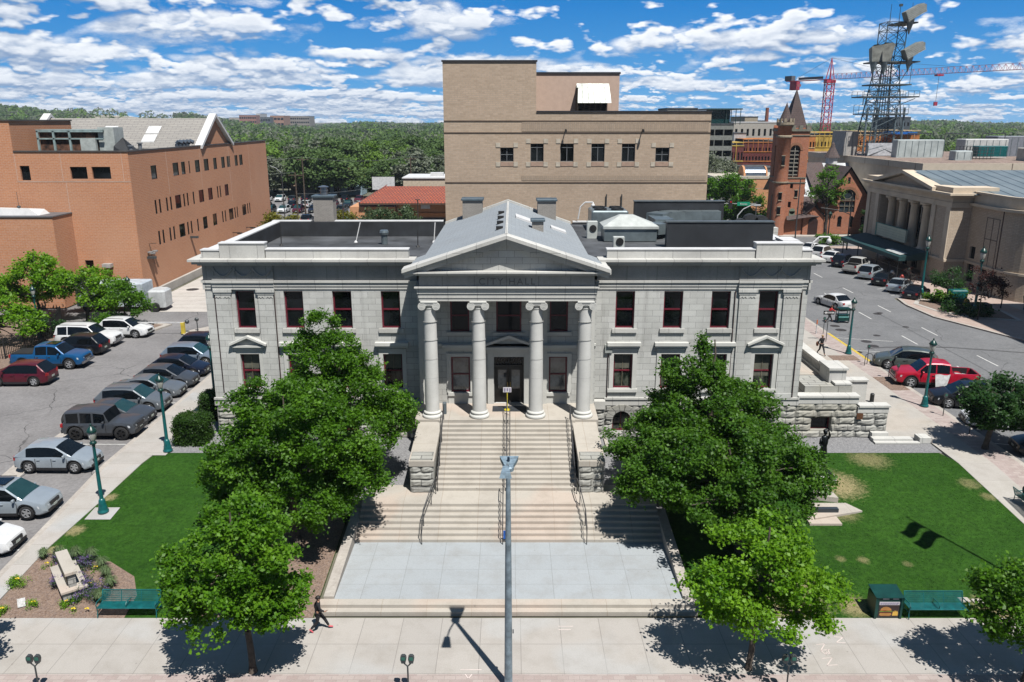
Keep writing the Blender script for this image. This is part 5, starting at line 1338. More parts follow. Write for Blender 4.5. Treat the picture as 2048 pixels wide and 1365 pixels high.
    if rails:
        m=MB()
        for s in (-1,1): m.tube((xr1+.1,s*wt*.86,H+.03),(xf1-.15,s*wt*.86,H+.03),.022)
        m.build('roof_rail',TRIM if rails==1 else CHROME,t)
    if sun:
        m=MB();m.box(lerp(xr1,xf1,.45),lerp(xr1,xf1,.92),-wt*.62,wt*.62,H+.005,H+.034);m.build('sunroof',CGLASS,t)
    return t
PAINT=dict(white=carpaint('white_paint',(.72,.73,.74),0),silver=carpaint('silver_paint',(.50,.57,.63),.6),silverblue=carpaint('blue_grey_paint',(.28,.35,.44),.6),grey=carpaint('grey_paint',(.20,.225,.25),.5),
 dgrey=carpaint('dark_grey_paint',(.09,.10,.115),.5),black=carpaint('black_paint',(.007,.008,.012),.2),blue=carpaint('blue_paint',(.008,.10,.27),.3),maroon=carpaint('maroon_paint',(.11,.008,.02),.3),
 red=carpaint('red_paint',(.50,.006,.03),.2),green=carpaint('grey_green_paint',(.11,.13,.12),.4),navy=carpaint('navy_paint',(.008,.012,.03),.3),offwhite=carpaint('off_white_paint',(.55,.55,.53),.1))
g='cars parked nose-in along the lot sidewalk'
def gl(u,v): x,y,_=G(u,v);return y
# right-hand row of the lot, nose towards +X
rowA=[(34.1,'hatch','white','white car of which only the nose shows, at the left edge',0,0,0),
 (37.3,'suv','silver','silver blue crossover with a sunroof, second from the front of the row',1,0,1),
 (41.9,'hatch','silver','silver hatchback crossover with black lower cladding, parked in front of the boxy jeep',0,0,0),
 (46.6,'jeep','dgrey','boxy dark grey off-road jeep with a spare wheel on its back door',0,0,0),
 (49.0,'sedan','dgrey','dark grey sedan half hidden behind the boxy jeep',0,0,0),
 (51.3,'suv','grey','grey sport utility car with a pale roof edge behind the lamp post',0,0,2),
 (54.2,'sedan','grey','grey sedan in the row, partly hidden behind the grey sport utility car',0,0,0),
 (56.4,'hatch','dgrey','slate grey hatchback parked beside the navy black hatchback',0,0,0),
 (59.0,'hatch','navy','glossy navy black hatchback near the end of the row',0,0,0),
 (61.9,'suv','silverblue','blue grey crossover with a bright green windscreen by the city hall corner',0,1,0),
 (65.2,'suv','navy','dark car mostly hidden behind the corner of the city hall',0,0,0)]
for y,k,c,lab,sn,gw,rl in rowA:
    Lk=TY[k]['L']; car(k,lab,PAINT[c],-23.45-Lk/2+R.uniform(-.1,.1)+(0.3 if k=='jeep' else 0),y,R.uniform(-.02,.02),group=g,sun=sn,wscreen=CGLASSG if gw or k in('sedan','suv') else None,rails=rl,rim=RIMD if k=='jeep' else None,dark_low=(k!='sedan'))
g='cars parked along the left side of the lot'
car('bigsuv','white full size sport utility car with black windows, in front of the other white one',PAINT['white'],-37.0,67.6,-.05,group=g,rails=1)
car('suv','white crossover farthest back in the left row',PAINT['white'],-35.2,70.6,-.08,group=g,rails=1)
car('suv','black crossover with red tail lights between the blue pickup and white cars',PAINT['black'],-36.5,64.9,PI-.05,group=g)
car('pickup','bright blue crew cab pickup with a black bed cover',PAINT['blue'],-36.7,61.2,0.0,cat='pickup truck',name='pickup_truck',group=g,closed_bed=True,sun=1)
car('suv','dark maroon crossover at the left edge, tail lights facing right',PAINT['maroon'],-36.6,56.9,PI+.02,group=g)
g='cars parked at the kerb beside the city hall'
car('suv','grey green sport utility car parked beside the red pickup',PAINT['green'],31.2,60.7,PI-.36,group=g,rails=0)
car('pickup','bright red crew cab pickup with an open bed and a white cloth on its side',PAINT['red'],31.2,56.4,PI-.16,cat='pickup truck',name='pickup_truck',group=g)
car('suv','black crossover parked between the red pickup and the street tree',PAINT['black'],31.2,52.0,PI-.20,group=g)
car('sedan','white car half hidden by the dark green street tree',PAINT['white'],31.5,48.2,PI-.2,group=g,dark_low=0)
car('sedan','dark car in the shade behind the trunk of the street tree',PAINT['black'],32.0,43.6,PI-.2,group=g,dark_low=0)
car('sedan','white sedan driving down the street, seen from behind',PAINT['white'],34.0,82.6,PI/2+.30,name='moving_car',dark_low=0)
g='cars parked in front of the auditorium'
rowB=[(86.8,'sedan','black','black sedan parked at the tip of the corner planter'),(90.7,'sedan','silver','silver sedan second in the row by the auditorium'),(94.6,'sedan','black','black sedan behind the silver one by the auditorium'),
 (98.5,'suv','silver','silver sport utility car beside the white pickup'),(102.6,'pickup','offwhite','white pickup with a cab rack in the auditorium row'),(107.0,'suv','navy','dark car left of the white pickup'),(110.8,'sedan','white','small white car nearest the dark one at the far end'),(114.6,'suv','white','white sport utility car one from the far end'),(118.8,'sedan','white','last white car at the far end of the auditorium row')]
for y,k,c,lab in rowB: car(k,lab,PAINT[c],44.9,y+.3,PI/2-.75,group=g,cat='pickup truck' if k=='pickup' else 'car',name='pickup_truck' if k=='pickup' else 'parked_car',dark_low=0)
# a few models copied over the far parking lots
def far_car(src,label,x,y,rot,mat,group):
    c=copy_tree(src);c.location=(x,y,zg(y)-.1);c.rotation_euler=(0,0,rot);c['label']=label;c['group']=group
    for ch in c.children:
        if ch.name.startswith('body') or ch.name.startswith('side_mirror'):
            ch.material_slots[0].link='OBJECT';ch.material_slots[0].material=mat
    return c
protos=[o for o in COL.objects if o.parent is None and o.get('category')=='car']
byk={}
for o in protos:
    for k in ('bigsuv','jeep'): pass
s_suv=[o for o in protos if 'silver blue crossover' in o['label']][0];s_sed=[o for o in protos if 'white sedan driving' in o['label']][0];s_hat=[o for o in protos if 'silver hatchback' in o['label']][0]
cols=['black','navy','dgrey','black','white','silver','dgrey','maroon','navy','white','black']
names={'black':'black','navy':'dark navy','dgrey':'dark grey','white':'white','silver':'silver','maroon':'maroon'}
i=0
for row,(y,x0,n,dx) in enumerate(((172.5,-58,17,3.1),(183,-62,19,3.1),(155,-58,7,3.1),(197,-66,20,3.2))):
    for k in range(n):
        i+=1
        if R.random()<.1:continue
        c=R.choice(cols);s=R.choice([s_suv,s_sed,s_hat])
        c_=far_car(s,f'{names[c]} car in the {("second","third","nearest","farthest")[row]} line of the far parking lot behind the roof',x0+k*dx,y+R.uniform(-.4,.4),PI/2*(1 if R.random()<.5 else -1)+R.uniform(-.03,.03),PAINT[c],'cars in the far parking lot')
c=far_car(s_sed,'white car beside the yellow tree left of the brick chimney',-34,131,PI-.1,PAINT['white'],'cars behind the city hall')
c=far_car(s_suv,'black sport utility car with lit tail light above the white canopy',-31.5,143,.15,PAINT['black'],'cars behind the city hall')
c=far_car(s_suv,'dark car between the black sport utility car and the canopy',-29,136,.15,PAINT['navy'],'cars behind the city hall')
for u,v,c,lab in ((1455,436,'navy','dark blue car waiting under the traffic signals'),(1440,425,'black','black car at the kerb below the flag'),(1432,400,'white','white car far along the cross street'),(1446,380,'dgrey','grey car farther along the cross street')):
    x,y,z=G(u,v); far_car(s_sed,lab,x,y,.9,PAINT[c],'cars at the far junction')
# white cloth draped over the red pickup
a=thing('white_cloth','white crumpled cloth draped over the side of the red pickup','cloth',(30.7,55.3,1.1))
vs=[];nx,nz=9,11
for j in range(nz):
    for i_ in range(nx):
        q=i_/(nx-1);r=j/(nz-1)
        w=.72*(1-.55*r*r)
        vs.append((31.25+(q-.5)*w*1.5-.1*r,55.28-.10*math.sin(r*2)-.04*math.sin(q*9+r*5),2.25-1.2*r+.05*math.sin(q*7)))
m=MB();m.add(vs,[(j*nx+k,j*nx+k+1,(j+1)*nx+k+1,(j+1)*nx+k) for j in range(nz-1) for k in range(nx-1)])
m.add([(v[0],v[1]+.02,v[2]) for v in vs],[((j+1)*nx+k,(j+1)*nx+k+1,j*nx+k+1,j*nx+k) for j in range(nz-1) for k in range(nx-1)])
m.build('fabric',plain('white_fabric',(.65,.66,.66),.8,var=.15,scale=6,bump=.2),a,True)
a=thing('cargo_bundle','pale bundle lying in the bed of the red pickup','bundle',(32.8,55.9,1.9));m=MB();m.ball((32.6,55.9,2.0),.6,.35,.16,12,8,.2);m.ball((33.1,55.85,2.0),.35,.25,.14,10,6,.2);m.build('wrap',plain('pale_wrap',(.5,.48,.46),.7,var=.2,scale=5),a,True)
# ------------------------------------------------------------------ street furniture
TEAL=plain('teal_green_enamel',(.008,.125,.13),.35,var=.2,scale=3)
TEALD=plain('dark_green_enamel',(.006,.05,.042),.35,var=.2,scale=3)
LGLASS=plain('lamp_glass',(.50,.50,.46),.15,spec=.7,var=.1)
def make_lamp():
    t=thing('street_lamp','','street lamp',world=False)
    m=MB();m.lathe([(0,0),(.27,0),(.27,.12),(.22,.16),(.23,.22),(.20,.32),(.16,.62),(.15,.68),(.10,.78),(0,.8)],(0,0,0),16);m.build('base',TEAL,t,True)
    m=MB();m.lathe([(.10,.72),(.098,.9),(.085,2.4),(.07,3.65),(.085,3.68),(.085,3.73),(.07,3.76),(.07,3.8)],(0,0,0),14);m.build('pole',TEAL,t,True)
    m=MB();m.lathe([(.07,3.72),(.16,3.76),(.17,3.84),(.12,3.88),(.10,3.95)],(0,0,0),14);m.build('collar',TEALD,t,True)
    m=MB();m.lathe([(.11,3.94),(.155,4.05),(.20,4.28),(.21,4.40),(.19,4.41)],(0,0,0),14);m.build('lantern',LGLASS,t,True)
    m=MB()
    for k in range(6):
        a=PI*k/3;m.tube((.115*math.cos(a),.115*math.sin(a),3.94),(.215*math.cos(a),.215*math.sin(a),4.42),.012,.012,4)
    m.build('cage',TEALD,t)
    m=MB();m.lathe([(.25,4.40),(.26,4.43),(.20,4.53),(.12,4.64),(.05,4.70),(.04,4.74),(.06,4.77),(.03,4.81),(0,4.86)],(0,0,0),16);m.build('cap',TEALD,t,True)
    return t
lamp=make_lamp();first=True
for x,y,lab in ((-20.86,37.07,'green street lamp on the lawn edge beside the silver hatchback'),(-20.3,43.8,'green street lamp between the large clipped hedge and the lot sidewalk'),(-20.75,52.85,'green street lamp just left of the city hall corner'),(-36.05,73.8,'green street lamp standing on the parking island'),(-42.4,69.4,'green street lamp rising behind the white cars'),
    (28.15,64.3,'green street lamp on the brick strip near the one way sign'),(28.15,51.5,'green street lamp on the brick strip in front of the red pickup')):
    o=lamp if first else copy_tree(lamp);first=False
    o.location=(x,y,zg(y)+.0);o['label']=lab;o['group']='green lantern street lamps'; o.scale=(1.0,1.0,1.0)
for u,v,lab in ((1841,597,'tall dark street lamp with a green lantern beside the auditorium'),(1947,632,'dark street lamp in the shade behind the corner planter')):
    x,y,z=G(u,v);o=copy_tree(lamp);o.location=(x,y,z);o['label']=lab;o['group']='green lantern street lamps';o.scale=(1.3,1.3,1.45)
# the tall steel lamp pole nearest to the viewer
a=thing('tall_street_light','tall blue grey steel street light pole standing in the centre of the front sidewalk','street light',(-.13,24.9,0))
STEEL=plain('blue_grey_steel',(.26,.33,.38),.5,metal=.2,var=.25,scale=3,bump=.05)
PALE=plain('pale_blue_casing',(.30,.40,.47),.4,metal=.3,var=.2,scale=8)
m=MB();m.lathe([(.24,0),(.24,.06),(.15,.08),(.145,.6),(.115,5),(.075,8.55),(.07,8.62),(0,8.63)],(-.13,24.9,0),20);m.build('pole',STEEL,a,True)
m=MB();m.path([(-.13,24.9,8.4),(-.13,24.6,8.9),(-.16,24.0,9.25),(-.2,23.4,9.36)],.035,8);m.build('arm',STEEL,a)
m=MB();
m.add([(-.10-.13,24.95,8.62),(-.10+.13,24.95,8.62),(-.10+.30,25.55,8.66),(-.10-.30,25.55,8.66),(-.10-.13,24.95,8.75),(-.10+.13,24.95,8.75),(-.10+.33,25.6,8.84),(-.10-.33,25.6,8.84)],[(0,3,2,1),(4,5,6,7),(0,1,5,4),(1,2,6,5),(2,3,7,6),(3,0,4,7)])
m.lathe([(0,8.6),(.17,8.62),(.17,8.74),(.12,8.78),(0,8.79)],(-.11,24.9,0),14);h=m.build('lamp_head',PALE,a)
m=MB();m.tube((-.12,25.25,8.82),(-.12,25.25,8.95),.05,.04,10);m.build('photocell',plain('dark_sensor',(.02,.04,.07),.4),h)
m=MB()
for z in (1.6,3.1,5.2): m.tube((-.13,24.9,z),(-.13,24.9,z+.04),.150-.0078*z,.150-.0078*z,16)
m.box(.02,.06,24.85,24.93,2.3,2.42);m.build('band',plain('steel_band',(.06,.07,.08),.5),a)
m=MB();m.add([(-.20-.11,23.5,9.30),(-.20+.11,23.5,9.30),(-.20+.2,22.85,9.28),(-.20-.2,22.85,9.28),(-.2-.09,23.5,9.42),(-.2+.09,23.5,9.42),(-.2+.15,22.9,9.44),(-.2-.15,22.9,9.44)],[(0,3,2,1),(4,5,6,7),(0,1,5,4),(1,2,6,5),(2,3,7,6),(3,0,4,7)])
m.build('cobra_head',PALE,a)
# parking meters
METAL=plain('meter_grey',(.10,.11,.115),.4,metal=.4,var=.2)
MFACE=plain('meter_green_face',(.05,.17,.13),.3,var=.2)
def meter(x,y,lab,double,group,z=None,h=1.15):
    z=zg(y) if z is None else z
    t=thing('parking_meter',lab,'parking meter',(x,y,z),group=group)
    m=MB();m.tube((x,y,z),(x,y,z+h),.03,.03,8)
    if double: 
        for s in (-1,1): m.tube((x,y,z+h-.02),(x+s*.13,y,z+h+.12),.025,.025,6)
    m.build('post',METAL,t)
    for s in ((-1,1) if double else (0,)):
        xc=x+s*.14;zc=z+h+(.14 if double else .02);m=MB()
        m.prism([(xc-.07,zc),(xc+.07,zc),(xc+.11,zc+.16),(xc+.10,zc+.26),(xc+.05,zc+.32),(xc-.05,zc+.32),(xc-.10,zc+.26),(xc-.11,zc+.16)],'y',y-.06,y+.06)
        hd=m.build('head',METAL,t);m=MB();m.box(xc-.07,xc+.07,y-.068,y-.062,zc+.13,zc+.26);m.build('display',MFACE,hd)
for u,lab in ((78,'twin headed parking meter at the bottom left of the brick strip'),(817,'twin headed parking meter left of the tall street light pole'),(1573,'twin headed parking meter by the yellow green tree')):
    x=(u-1024)*29.0/1600; meter(x,24.62,lab,True,'twin parking meters on the front brick strip',h=1.12)
for u,v,lab in ((1710,728,'parking meter nearest the bike rack'),(1648,668,'slim parking meter near the yellow kerb'),(1760,757,'parking meter between the bike rack and the brown tree pit'),(1803,768,'parking meter beside the brown tree pit'),(1868,832,'parking meter to the right of the green lamp by the black crossover'),(1925,868,'parking meter nearest the dark street tree')):
    x,y,z=G(u,v);meter(28.5,y,lab,False,'single parking meters on the side street',h=1.25)
for u,v,lab in ((1815,560,'meter behind the silver sedan on the far sidewalk'),(1843,575,'meter by the bare tree on the far sidewalk')):
    x,y,z=G(u,v);meter(x,y,lab,False,'meters on the far sidewalk')
for x0,y0,x1,y1,lab in ((26.2,62.4,28.4,63.8,'brown bark tree pit beside the person in black'),(27.45,54.9,28.85,58.0,'brown bark tree pit by the bike rack'),(46.9,92.3,48.3,93.9,'brown tree pit of the bare thin tree')):
    a=thing('tree_pit',lab,'tree pit',((x0+x1)/2,(y0+y1)/2,1.2),group='bark filled tree pits');m=MB();m.box(x0,x1,y0,y1,1.15,1.215);m.build('bark_fill',M['mulch'],a)
a=thing('bike_rack','grey hoop bike rack on the brick strip','bike rack',(28.4,61.0,1.2));m=MB()
m.path([(28.1,61.0,1.2),(28.1,61.0,1.9)]+[(28.4-.3*math.cos(PI*k/8),61,1.9+.3*math.sin(PI*k/8)) for k in range(9)]+[(28.7,61.0,1.2)],.03,8);m.build('hoop',METAL,a)
a=thing('one_way_sign','black and white one way sign on a slim post at the kerb','traffic sign',(27.9,68.8,1.2));x,y=27.75,68.2
m=MB();m.tube((x,y,1.2),(x,y,4.0),.035);m.build('post',METAL,a)
m=MB();m.box(x-.48,x+.48,y-.045,y-.03,3.65,4.0);sg=m.build('board',plain('sign_black',(.02,.02,.02),.4),a)
m=MB();w=W2(0,y-.047,1,0);w.prism(m,[(x-.42,3.825),(x-.25,3.70),(x-.25,3.76),(x+.42,3.76),(x+.42,3.89),(x-.25,3.89),(x-.25,3.95)],0,.006);m.build('arrow',plain('sign_white',(.7,.7,.7),.4),sg)
def text(body,size,loc,rot,mat,parent,name='lettering',ext=.004,align='CENTER'):
    cu=bpy.data.curves.new(name,'FONT');cu.body=body;cu.size=size;cu.extrude=ext;cu.align_x=align
    ob=bpy.data.objects.new(name+'_src',cu);COL.objects.link(ob);dg=bpy.context.evaluated_depsgraph_get()
    me=bpy.data.meshes.new_from_object(ob.evaluated_get(dg));bpy.data.objects.remove(ob)
    me.materials.clear();me.materials.append(mat)
    o=bpy.data.objects.new(name,me);COL.objects.link(o)
    off=ROOTLOC.get(parent.name,(0,0,0));o.parent=parent;o.location=(loc[0]-off[0],loc[1]-off[1],loc[2]-off[2]);o.rotation_euler=rot
    return o
SW=bpy.data.materials['sign_white'];SBK=bpy.data.materials['sign_black']
text('ONE WAY',.10,(x+.08,y-.056,3.79),(PI/2,0,0),SBK,sg)
a=thing('delineator_post','white flexible post with an orange top at the street corner','post',(27.3,69.5,1.2));x,y,_=G(1632,668)
a.location=(x,y,1.2);ROOTLOC[a.name]=(x,y,1.2)
m=MB();m.tube((x,y,1.2),(x,y,2.1),.05);m.build('post',SW,a);m=MB();m.tube((x,y,2.1),(x,y,2.5),.055);m.build('band',plain('orange_band',(.7,.15,.02),.5),a)
a=thing('dark_bollard','small dark cylinder light beside the side stair wall','bollard',(24.0,48.0,1.2));x,y,_=G(1743,805);m=MB();m.lathe([(0,1.2),(.14,1.2),(.14,1.8),(.1,1.85),(0,1.86)],(x,y,0),14);a.location=(x,y,1.2);ROOTLOC[a.name]=(x,y,1.2);m.build('body',M['blackmetal'],a)
for u,v,lab in ((1745,652,'round manhole cover left on the road'),(1758,665,'oval manhole cover beside the first one'),(1748,672,'manhole cover nearest the green lamp')):
    pass
for i,(u,v,r) in enumerate(((1670,650,.45),(1682,658,.5),(1754,669,.32),(1733,681,.45),(1747,690,.45),(1715,702,.4),(1818,582,.35),(1755,626,.4),(1812,652,.3),(1760,624,.3))):
    x,y,z=G(u,v);z-=.12
    lab=('small','second','darkest','fourth','fifth','sixth','far','single','tiny','last')[i]+' iron manhole cover in the side street, counted from the one way sign outwards'
    t=tag(MB().lathe([(0,.012),(r*.86,.012),(r*.88,.006),(r,.008),(r*1.02,0)],(x,y,z),20).build('manhole_cover',plain('manhole_iron',(.045,.04,.04),.7,var=.4,scale=8),None),lab,'manhole cover','manhole covers in the side street')
for u,v,r,lab in ((328,609,.75,'round manhole cover in the concrete alley by the brick building'),(385,578,.7,'manhole cover farther up the concrete alley')):
    x,y,z=G(u,v);tag(MB().lathe([(0,.012),(r*.86,.012),(r,.008),(r*1.02,0)],(x,y,z-.085),20).build('manhole_cover',bpy.data.materials['manhole_iron']),lab,'manhole cover')
# benches
def make_bench():
    t=thing('park_bench','','bench',world=False);L=2.45
    m=MB()
    def strap(y0,z0,y1,z1):
        m.quad((-L/2,y0,z0),(L/2,y0,z0),(L/2,y1,z1),(-L/2,y1,z1));m.quad((-L/2,y1,z1-.012),(L/2,y1,z1-.012),(L/2,y0,z0-.012),(-L/2,y0,z0-.012))
    n=70
    for k in range(n):
        x=-L/2+L*(k+.5)/n;m.box(x-.014,x+.014,-.46,.0,.44,.452)
    for k in range(7): y=-.46+.46*k/6;m.box(-L/2,L/2,y-.010,y+.010,.442,.455)
    m.tube((-L/2,-.48,.435),(L/2,-.48,.435),.022,.022,8);m.build('seat',TEAL,t)
    m=MB()
    for k in range(n):
        x=-L/2+L*(k+.5)/n;m.add([(x-.010,0,.45),(x+.010,0,.45),(x+.010,.16,.88),(x-.010,.16,.88)],[(0,1,2,3)])
    for k in range(7): q=k/6;m.box(-L/2,L/2,.16*q-.004,.16*q+.008,.45+.43*q-.008,.45+.43*q+.008)
    m.tube((-L/2,.165,.90),(L/2,.165,.90),.024,.024,8)
    for x in (-L/2+.01,-L*.17,L*.17,L/2-.01): m.tube((x,0,.43),(x,.17,.89),.016,.016,6)
    m.build('backrest',TEAL,t)
    for x in (-L/2,L/2):
        m=MB();m.path([(x,-.50,0),(x,-.44,.22),(x,-.46,.44),(x,-.50,.58),(x,-.42,.67),(x,-.2,.66),(x,.05,.64)],.022,8);m.path([(x,.16,0),(x,.02,.22),(x,.0,.44),(x,.16,.90)],.022,8);m.tube((x,-.45,.26),(x,.03,.26),.016,.016,6);m.build('leg',TEAL,t)
    m=MB();m.path([(0,-.44,.45),(0,-.47,.6),(0,-.36,.67),(0,-.1,.64),(0,.05,.62)],.02,8);m.build('armrest',TEAL,t)
    return t
bn=make_bench();g='green mesh benches'
bn.location=(-16.05,29.6,.03);bn['label']='green mesh bench between the flower bed and the left lawn';bn['group']=g
o=copy_tree(bn);o.location=(17.72,29.5,.03);o['label']='green mesh bench beside the advertising box on the right';o['group']=g
o=copy_tree(bn);o.location=(26.3,36.95,zg(37));o.rotation_euler=(math.radians(-1.5),0,math.radians(90));o['label']='green mesh bench at the right edge with a seated person';o['group']=g
bench3=o
# advertising / news box with the meal picture
a=thing('news_box','dark green news box with a burger advertisement, left of the green bench','news box',(15.65,29.55,0))
m=MB();x0,x1=15.1,16.18;m.add([(x0,29.1,.04),(x1,29.1,.04),(x1,29.8,.04),(x0,29.8,.04),(x0,29.1,.97),(x1,29.1,.97),(x1,29.8,1.08),(x0,29.8,1.08)],[(0,3,2,1),(4,5,6,7),(0,1,5,4),(1,2,6,5),(2,3,7,6),(3,0,4,7)]);m.build('cabinet',TEALD,a)
m=MB();m.box(x0-.03,x0+.06,29.06,29.83,0,.975);m.box(x1-.06,x1+.03,29.06,29.83,0,.975);m.add([(x0-.05,29.04,.978),(x1+.05,29.04,.978),(x1+.05,29.86,1.10),(x0-.05,29.86,1.10),(x0-.05,29.04,1.01),(x1+.05,29.04,1.01),(x1+.05,29.86,1.14),(x0-.05,29.86,1.14)],[(0,3,2,1),(4,5,6,7),(0,1,5,4),(1,2,6,5),(2,3,7,6),(3,0,4,7)]);m.build('frame',TEALD,a)
w=W2(0,29.1,1,0)
m=MB();w.box(m,15.24,16.08,.08,.62,.0,.012);ad=m.build('poster',plain('dark_poster',(.05,.03,.03),.4),a)
m=MB();w.box(m,15.24,16.08,.64,.78,.0,.014);w.box(m,15.36,15.62,.90,.95,0,.012);w.box(m,15.78,16.02,.90,.95,0,.012);m.build('white_panel',plain('white_panel',(.66,.62,.66),.5),a)
for nm,mt,pl in (('bun',plain('bun_tan',(.50,.24,.07),.5),[(15.30,.38),(15.33,.47),(15.42,.54),(15.54,.56),(15.66,.53),(15.75,.46),(15.77,.38)]),('patty',plain('patty_brown',(.13,.04,.02),.6),[(15.29,.27),(15.27,.33),(15.33,.36),(15.76,.36),(15.80,.31),(15.77,.26)]),
    ('lettuce',plain('lettuce_green',(.20,.35,.04),.6),[(15.26,.33),(15.35,.38),(15.5,.355),(15.62,.385),(15.8,.36),(15.8,.335),(15.6,.345),(15.4,.335)]),('lower_bun',bpy.data.materials['bun_tan'],[(15.28,.17),(15.30,.26),(15.77,.26),(15.79,.17),(15.7,.13),(15.36,.13)]),
    ('fries',plain('fries_yellow',(.75,.45,.08),.6),[(15.82,.14),(15.84,.36),(15.89,.30),(15.92,.40),(15.97,.31),(16.0,.38),(16.05,.28),(16.05,.14)]),('sauce',plain('sauce_red',(.4,.03,.02),.4),[(15.3,.375),(15.76,.375),(15.74,.40),(15.32,.40)])):
    m=MB();o_={'bun':.014,'patty':.016,'lettuce':.018,'lower_bun':.015,'fries':.015,'sauce':.017}[nm];w.prism(m,pl,0,o_);m.build(nm,mt,ad)
m=MB()
for r_,z in ((0,.735),(1,.685)):
    xx=15.28
    while xx<16.0:
        l=R.uniform(.04,.1);w.box(m,xx,xx+l,z-.012,z+.014,.014,.017);xx+=l+.02
m.build('print',plain('purple_print',(.18,.14,.30),.6),a)
# stone monument sign in the flower bed
a=thing('stone_monument','low rubble stone monument with a pale slab top in the flower bed','monument',(-19.5,31.5,.2))
mx=Matrix.Translation((-19.55,31.25,.15))@Matrix.Rotation(math.radians(128),4,'Z')
MS=blocks('monument_rubble',(.46,.45,.42),(.34,.34,.33),(.2,.2,.19),.32,.2,.02,stain=.35,bump=.8)
m=MB();m.box(-1.25,1.25,-.45,.45,0,.42,mx);m.build('plinth',MS,a)
m=MB();m.box(-1.33,1.33,-.52,.52,.42,.51,mx);m.build('plinth_slab',M['step'],a)
m=MB();m.box(-1.05,1.05,-.14,.16,.513,1.12,mx);m.build('upright',MS,a)
m=MB();m.box(-1.15,1.15,-.23,.25,1.12,1.24,mx);m.build('top_slab',M['step'],a)
m=MB();m.box(-.9,.9,.16,.185,.6,1.05,mx);m.build('panel',plain('dark_bronze_panel',(.05,.03,.02),.4,metal=.4),a)
m=MB();
for r_ in range(2):
    for k in range(12): m.box(-.8+k*.14,-.72+k*.14,.186,.197,.68+r_*.18,.78+r_*.18,mx)
m.build('raised_letters',plain('gold_letters',(.45,.38,.2),.4,metal=.5),a)
a=thing('bed_marker','small white tilted marker slab in the bark left of the monument','marker',(-20.4,29.75,0.03));x,y,z=G(44,1215);m=MB();mx=Matrix.Translation((x,y,z+.02))@Matrix.Rotation(.5,4,'Z')@Matrix.Rotation(-.5,4,'X');m.box(-.15,.15,-.02,.02,0,.36,mx);a.location=(x,y,z);ROOTLOC[a.name]=(x,y,z);m.build('slab',plain('white_marble',(.6,.6,.6),.5,scale=12,var=.2),a)
for i,(u,v) in enumerate(((1928,1200),(1955,1203),(1983,1206))):
    x,y,z=G(u,v);tag(MB().bev(x-.22,x+.22,y-.15,y+.15,z-.03,z+.04,.02).build('stepping_stone',M['step']),f'{("left","middle","right")[i]} of the three pale stepping stones behind the right bench','paving stone','stepping stones behind the right bench')
# concrete surround of the statue, seen through the oak
a=thing('memorial_base','pale pink stone memorial base with two arms, half hidden under the dark oaks','memorial',(16.2,37.2,.7))
m=MB();
m.prism([(15.2,36.3),(17.9,37.1),(17.4,38.0),(15.6,38.3)],'z',.55,.80);m.prism([(15.6,38.3),(17.0,38.0),(16.9,40.2),(15.9,40.2)],'z',.8,1.08);m.prism([(14.8,35.9),(16.4,35.9),(16.4,36.7),(14.8,36.7)],'z',.5,.72);m.build('pavement',M['step'],a)
m=MB();m.box(15.4,16.6,36.9,37.15,.803,1.0);m.build('inlaid_tablet',plain('dark_tablet',(.04,.05,.06),.3),a)
m=MB();m.bev(16.35,17.65,39.9,41.1,.95,1.35,.04);m.build('pedestal',M['stone'],a)
# bollards, gate and kerb islands in the parking lot
isl=[(-39.5,71.6),(-33.6,71.4),(-32.6,74.4),(-38.2,76.0),(-41.5,75.5)]
mb=MB();sheet(mb,isl,.03,.2);struct('island_kerb',mb,M['kerb']);mb=MB();sheet(mb,[(-39.2,72.0),(-34.0,71.9),(-33.3,74.1),(-38.0,75.5),(-41,75.1)],.037);struct('island_mulch',mb,M['mulch'])
mb=MB();sheet(mb,[(-56,57),(-40.3,57),(-40.0,70),(-42.3,75),(-56,78)],-.05);struct('planting_strip',mb,M['mulch'])
mb=MB();sheet(mb,[(-29.8,70.3),(-26,74.5),(-27.2,75.2),(-30.6,71.4)],.03,.2);struct('gate_island',mb,M['kerb'])
YP=plain('yellow_gate_post',(.72,.55,.06),.5,var=.15)
a=thing('barrier_gate','white barrier arm on a yellow post across the lot entrance','barrier gate',(-30.1,70.9,1.2));m=MB();m.box(-30.25,-29.95,70.75,71.05,1.2,2.25);m.build('post',YP,a);m=MB();m.box(-34.6,-30.0,70.86,70.93,2.2,2.3);m.build('arm',SW,a)
m=MB();m.ball((-29.8,71.2,2.25),.2,.2,.2,12,8);m.build('sensor_ball',METAL,a,True)
a=thing('ticket_machine','grey ticket post with a round head on the gate island','ticket machine',(-29.0,71.8,1.2));m=MB();m.tube((-29.1,71.7,1.2),(-29.1,71.7,2.3),.05);m.build('post',METAL,a);m=MB();m.ball((-29.1,71.7,2.35),.2,.14,.18,12,8);m.build('head',METAL,a,True)
a=thing('exit_machine','second grey ticket post farther along the gate island, by the tall yellow post','ticket machine',(-27.9,73.2,1.2));m=MB();m.tube((-27.9,73.2,1.2),(-27.9,73.2,2.6),.08);m.ball((-27.9,73.2,2.75),.25,.2,.25,12,8);m.build('post',METAL,a)
a=thing('yellow_bollard','tall yellow post at the far end of the gate island','bollard',(-27.2,74.4,1.2));m=MB();m.tube((-27.2,74.4,1.2),(-27.2,74.4,3.3),.14,.14,12);m.build('post',YP,a)
a=thing('white_container','white service box at the city hall corner beyond the lot','container',(-29.7,80,1.2));m=MB();m.bev(-29.4,-27.2,80,83,1.25,3.5,.08);m.build('body',plain('white_box_side',(.62,.64,.66),.5,var=.1),a)
m=MB();m.box(-29.43,-29.4,80.3,82.7,2.1,2.2);m.box(-29.43,-29.4,80.3,82.7,2.9,3.0);m.build('seam',M['blackmetal'],a)
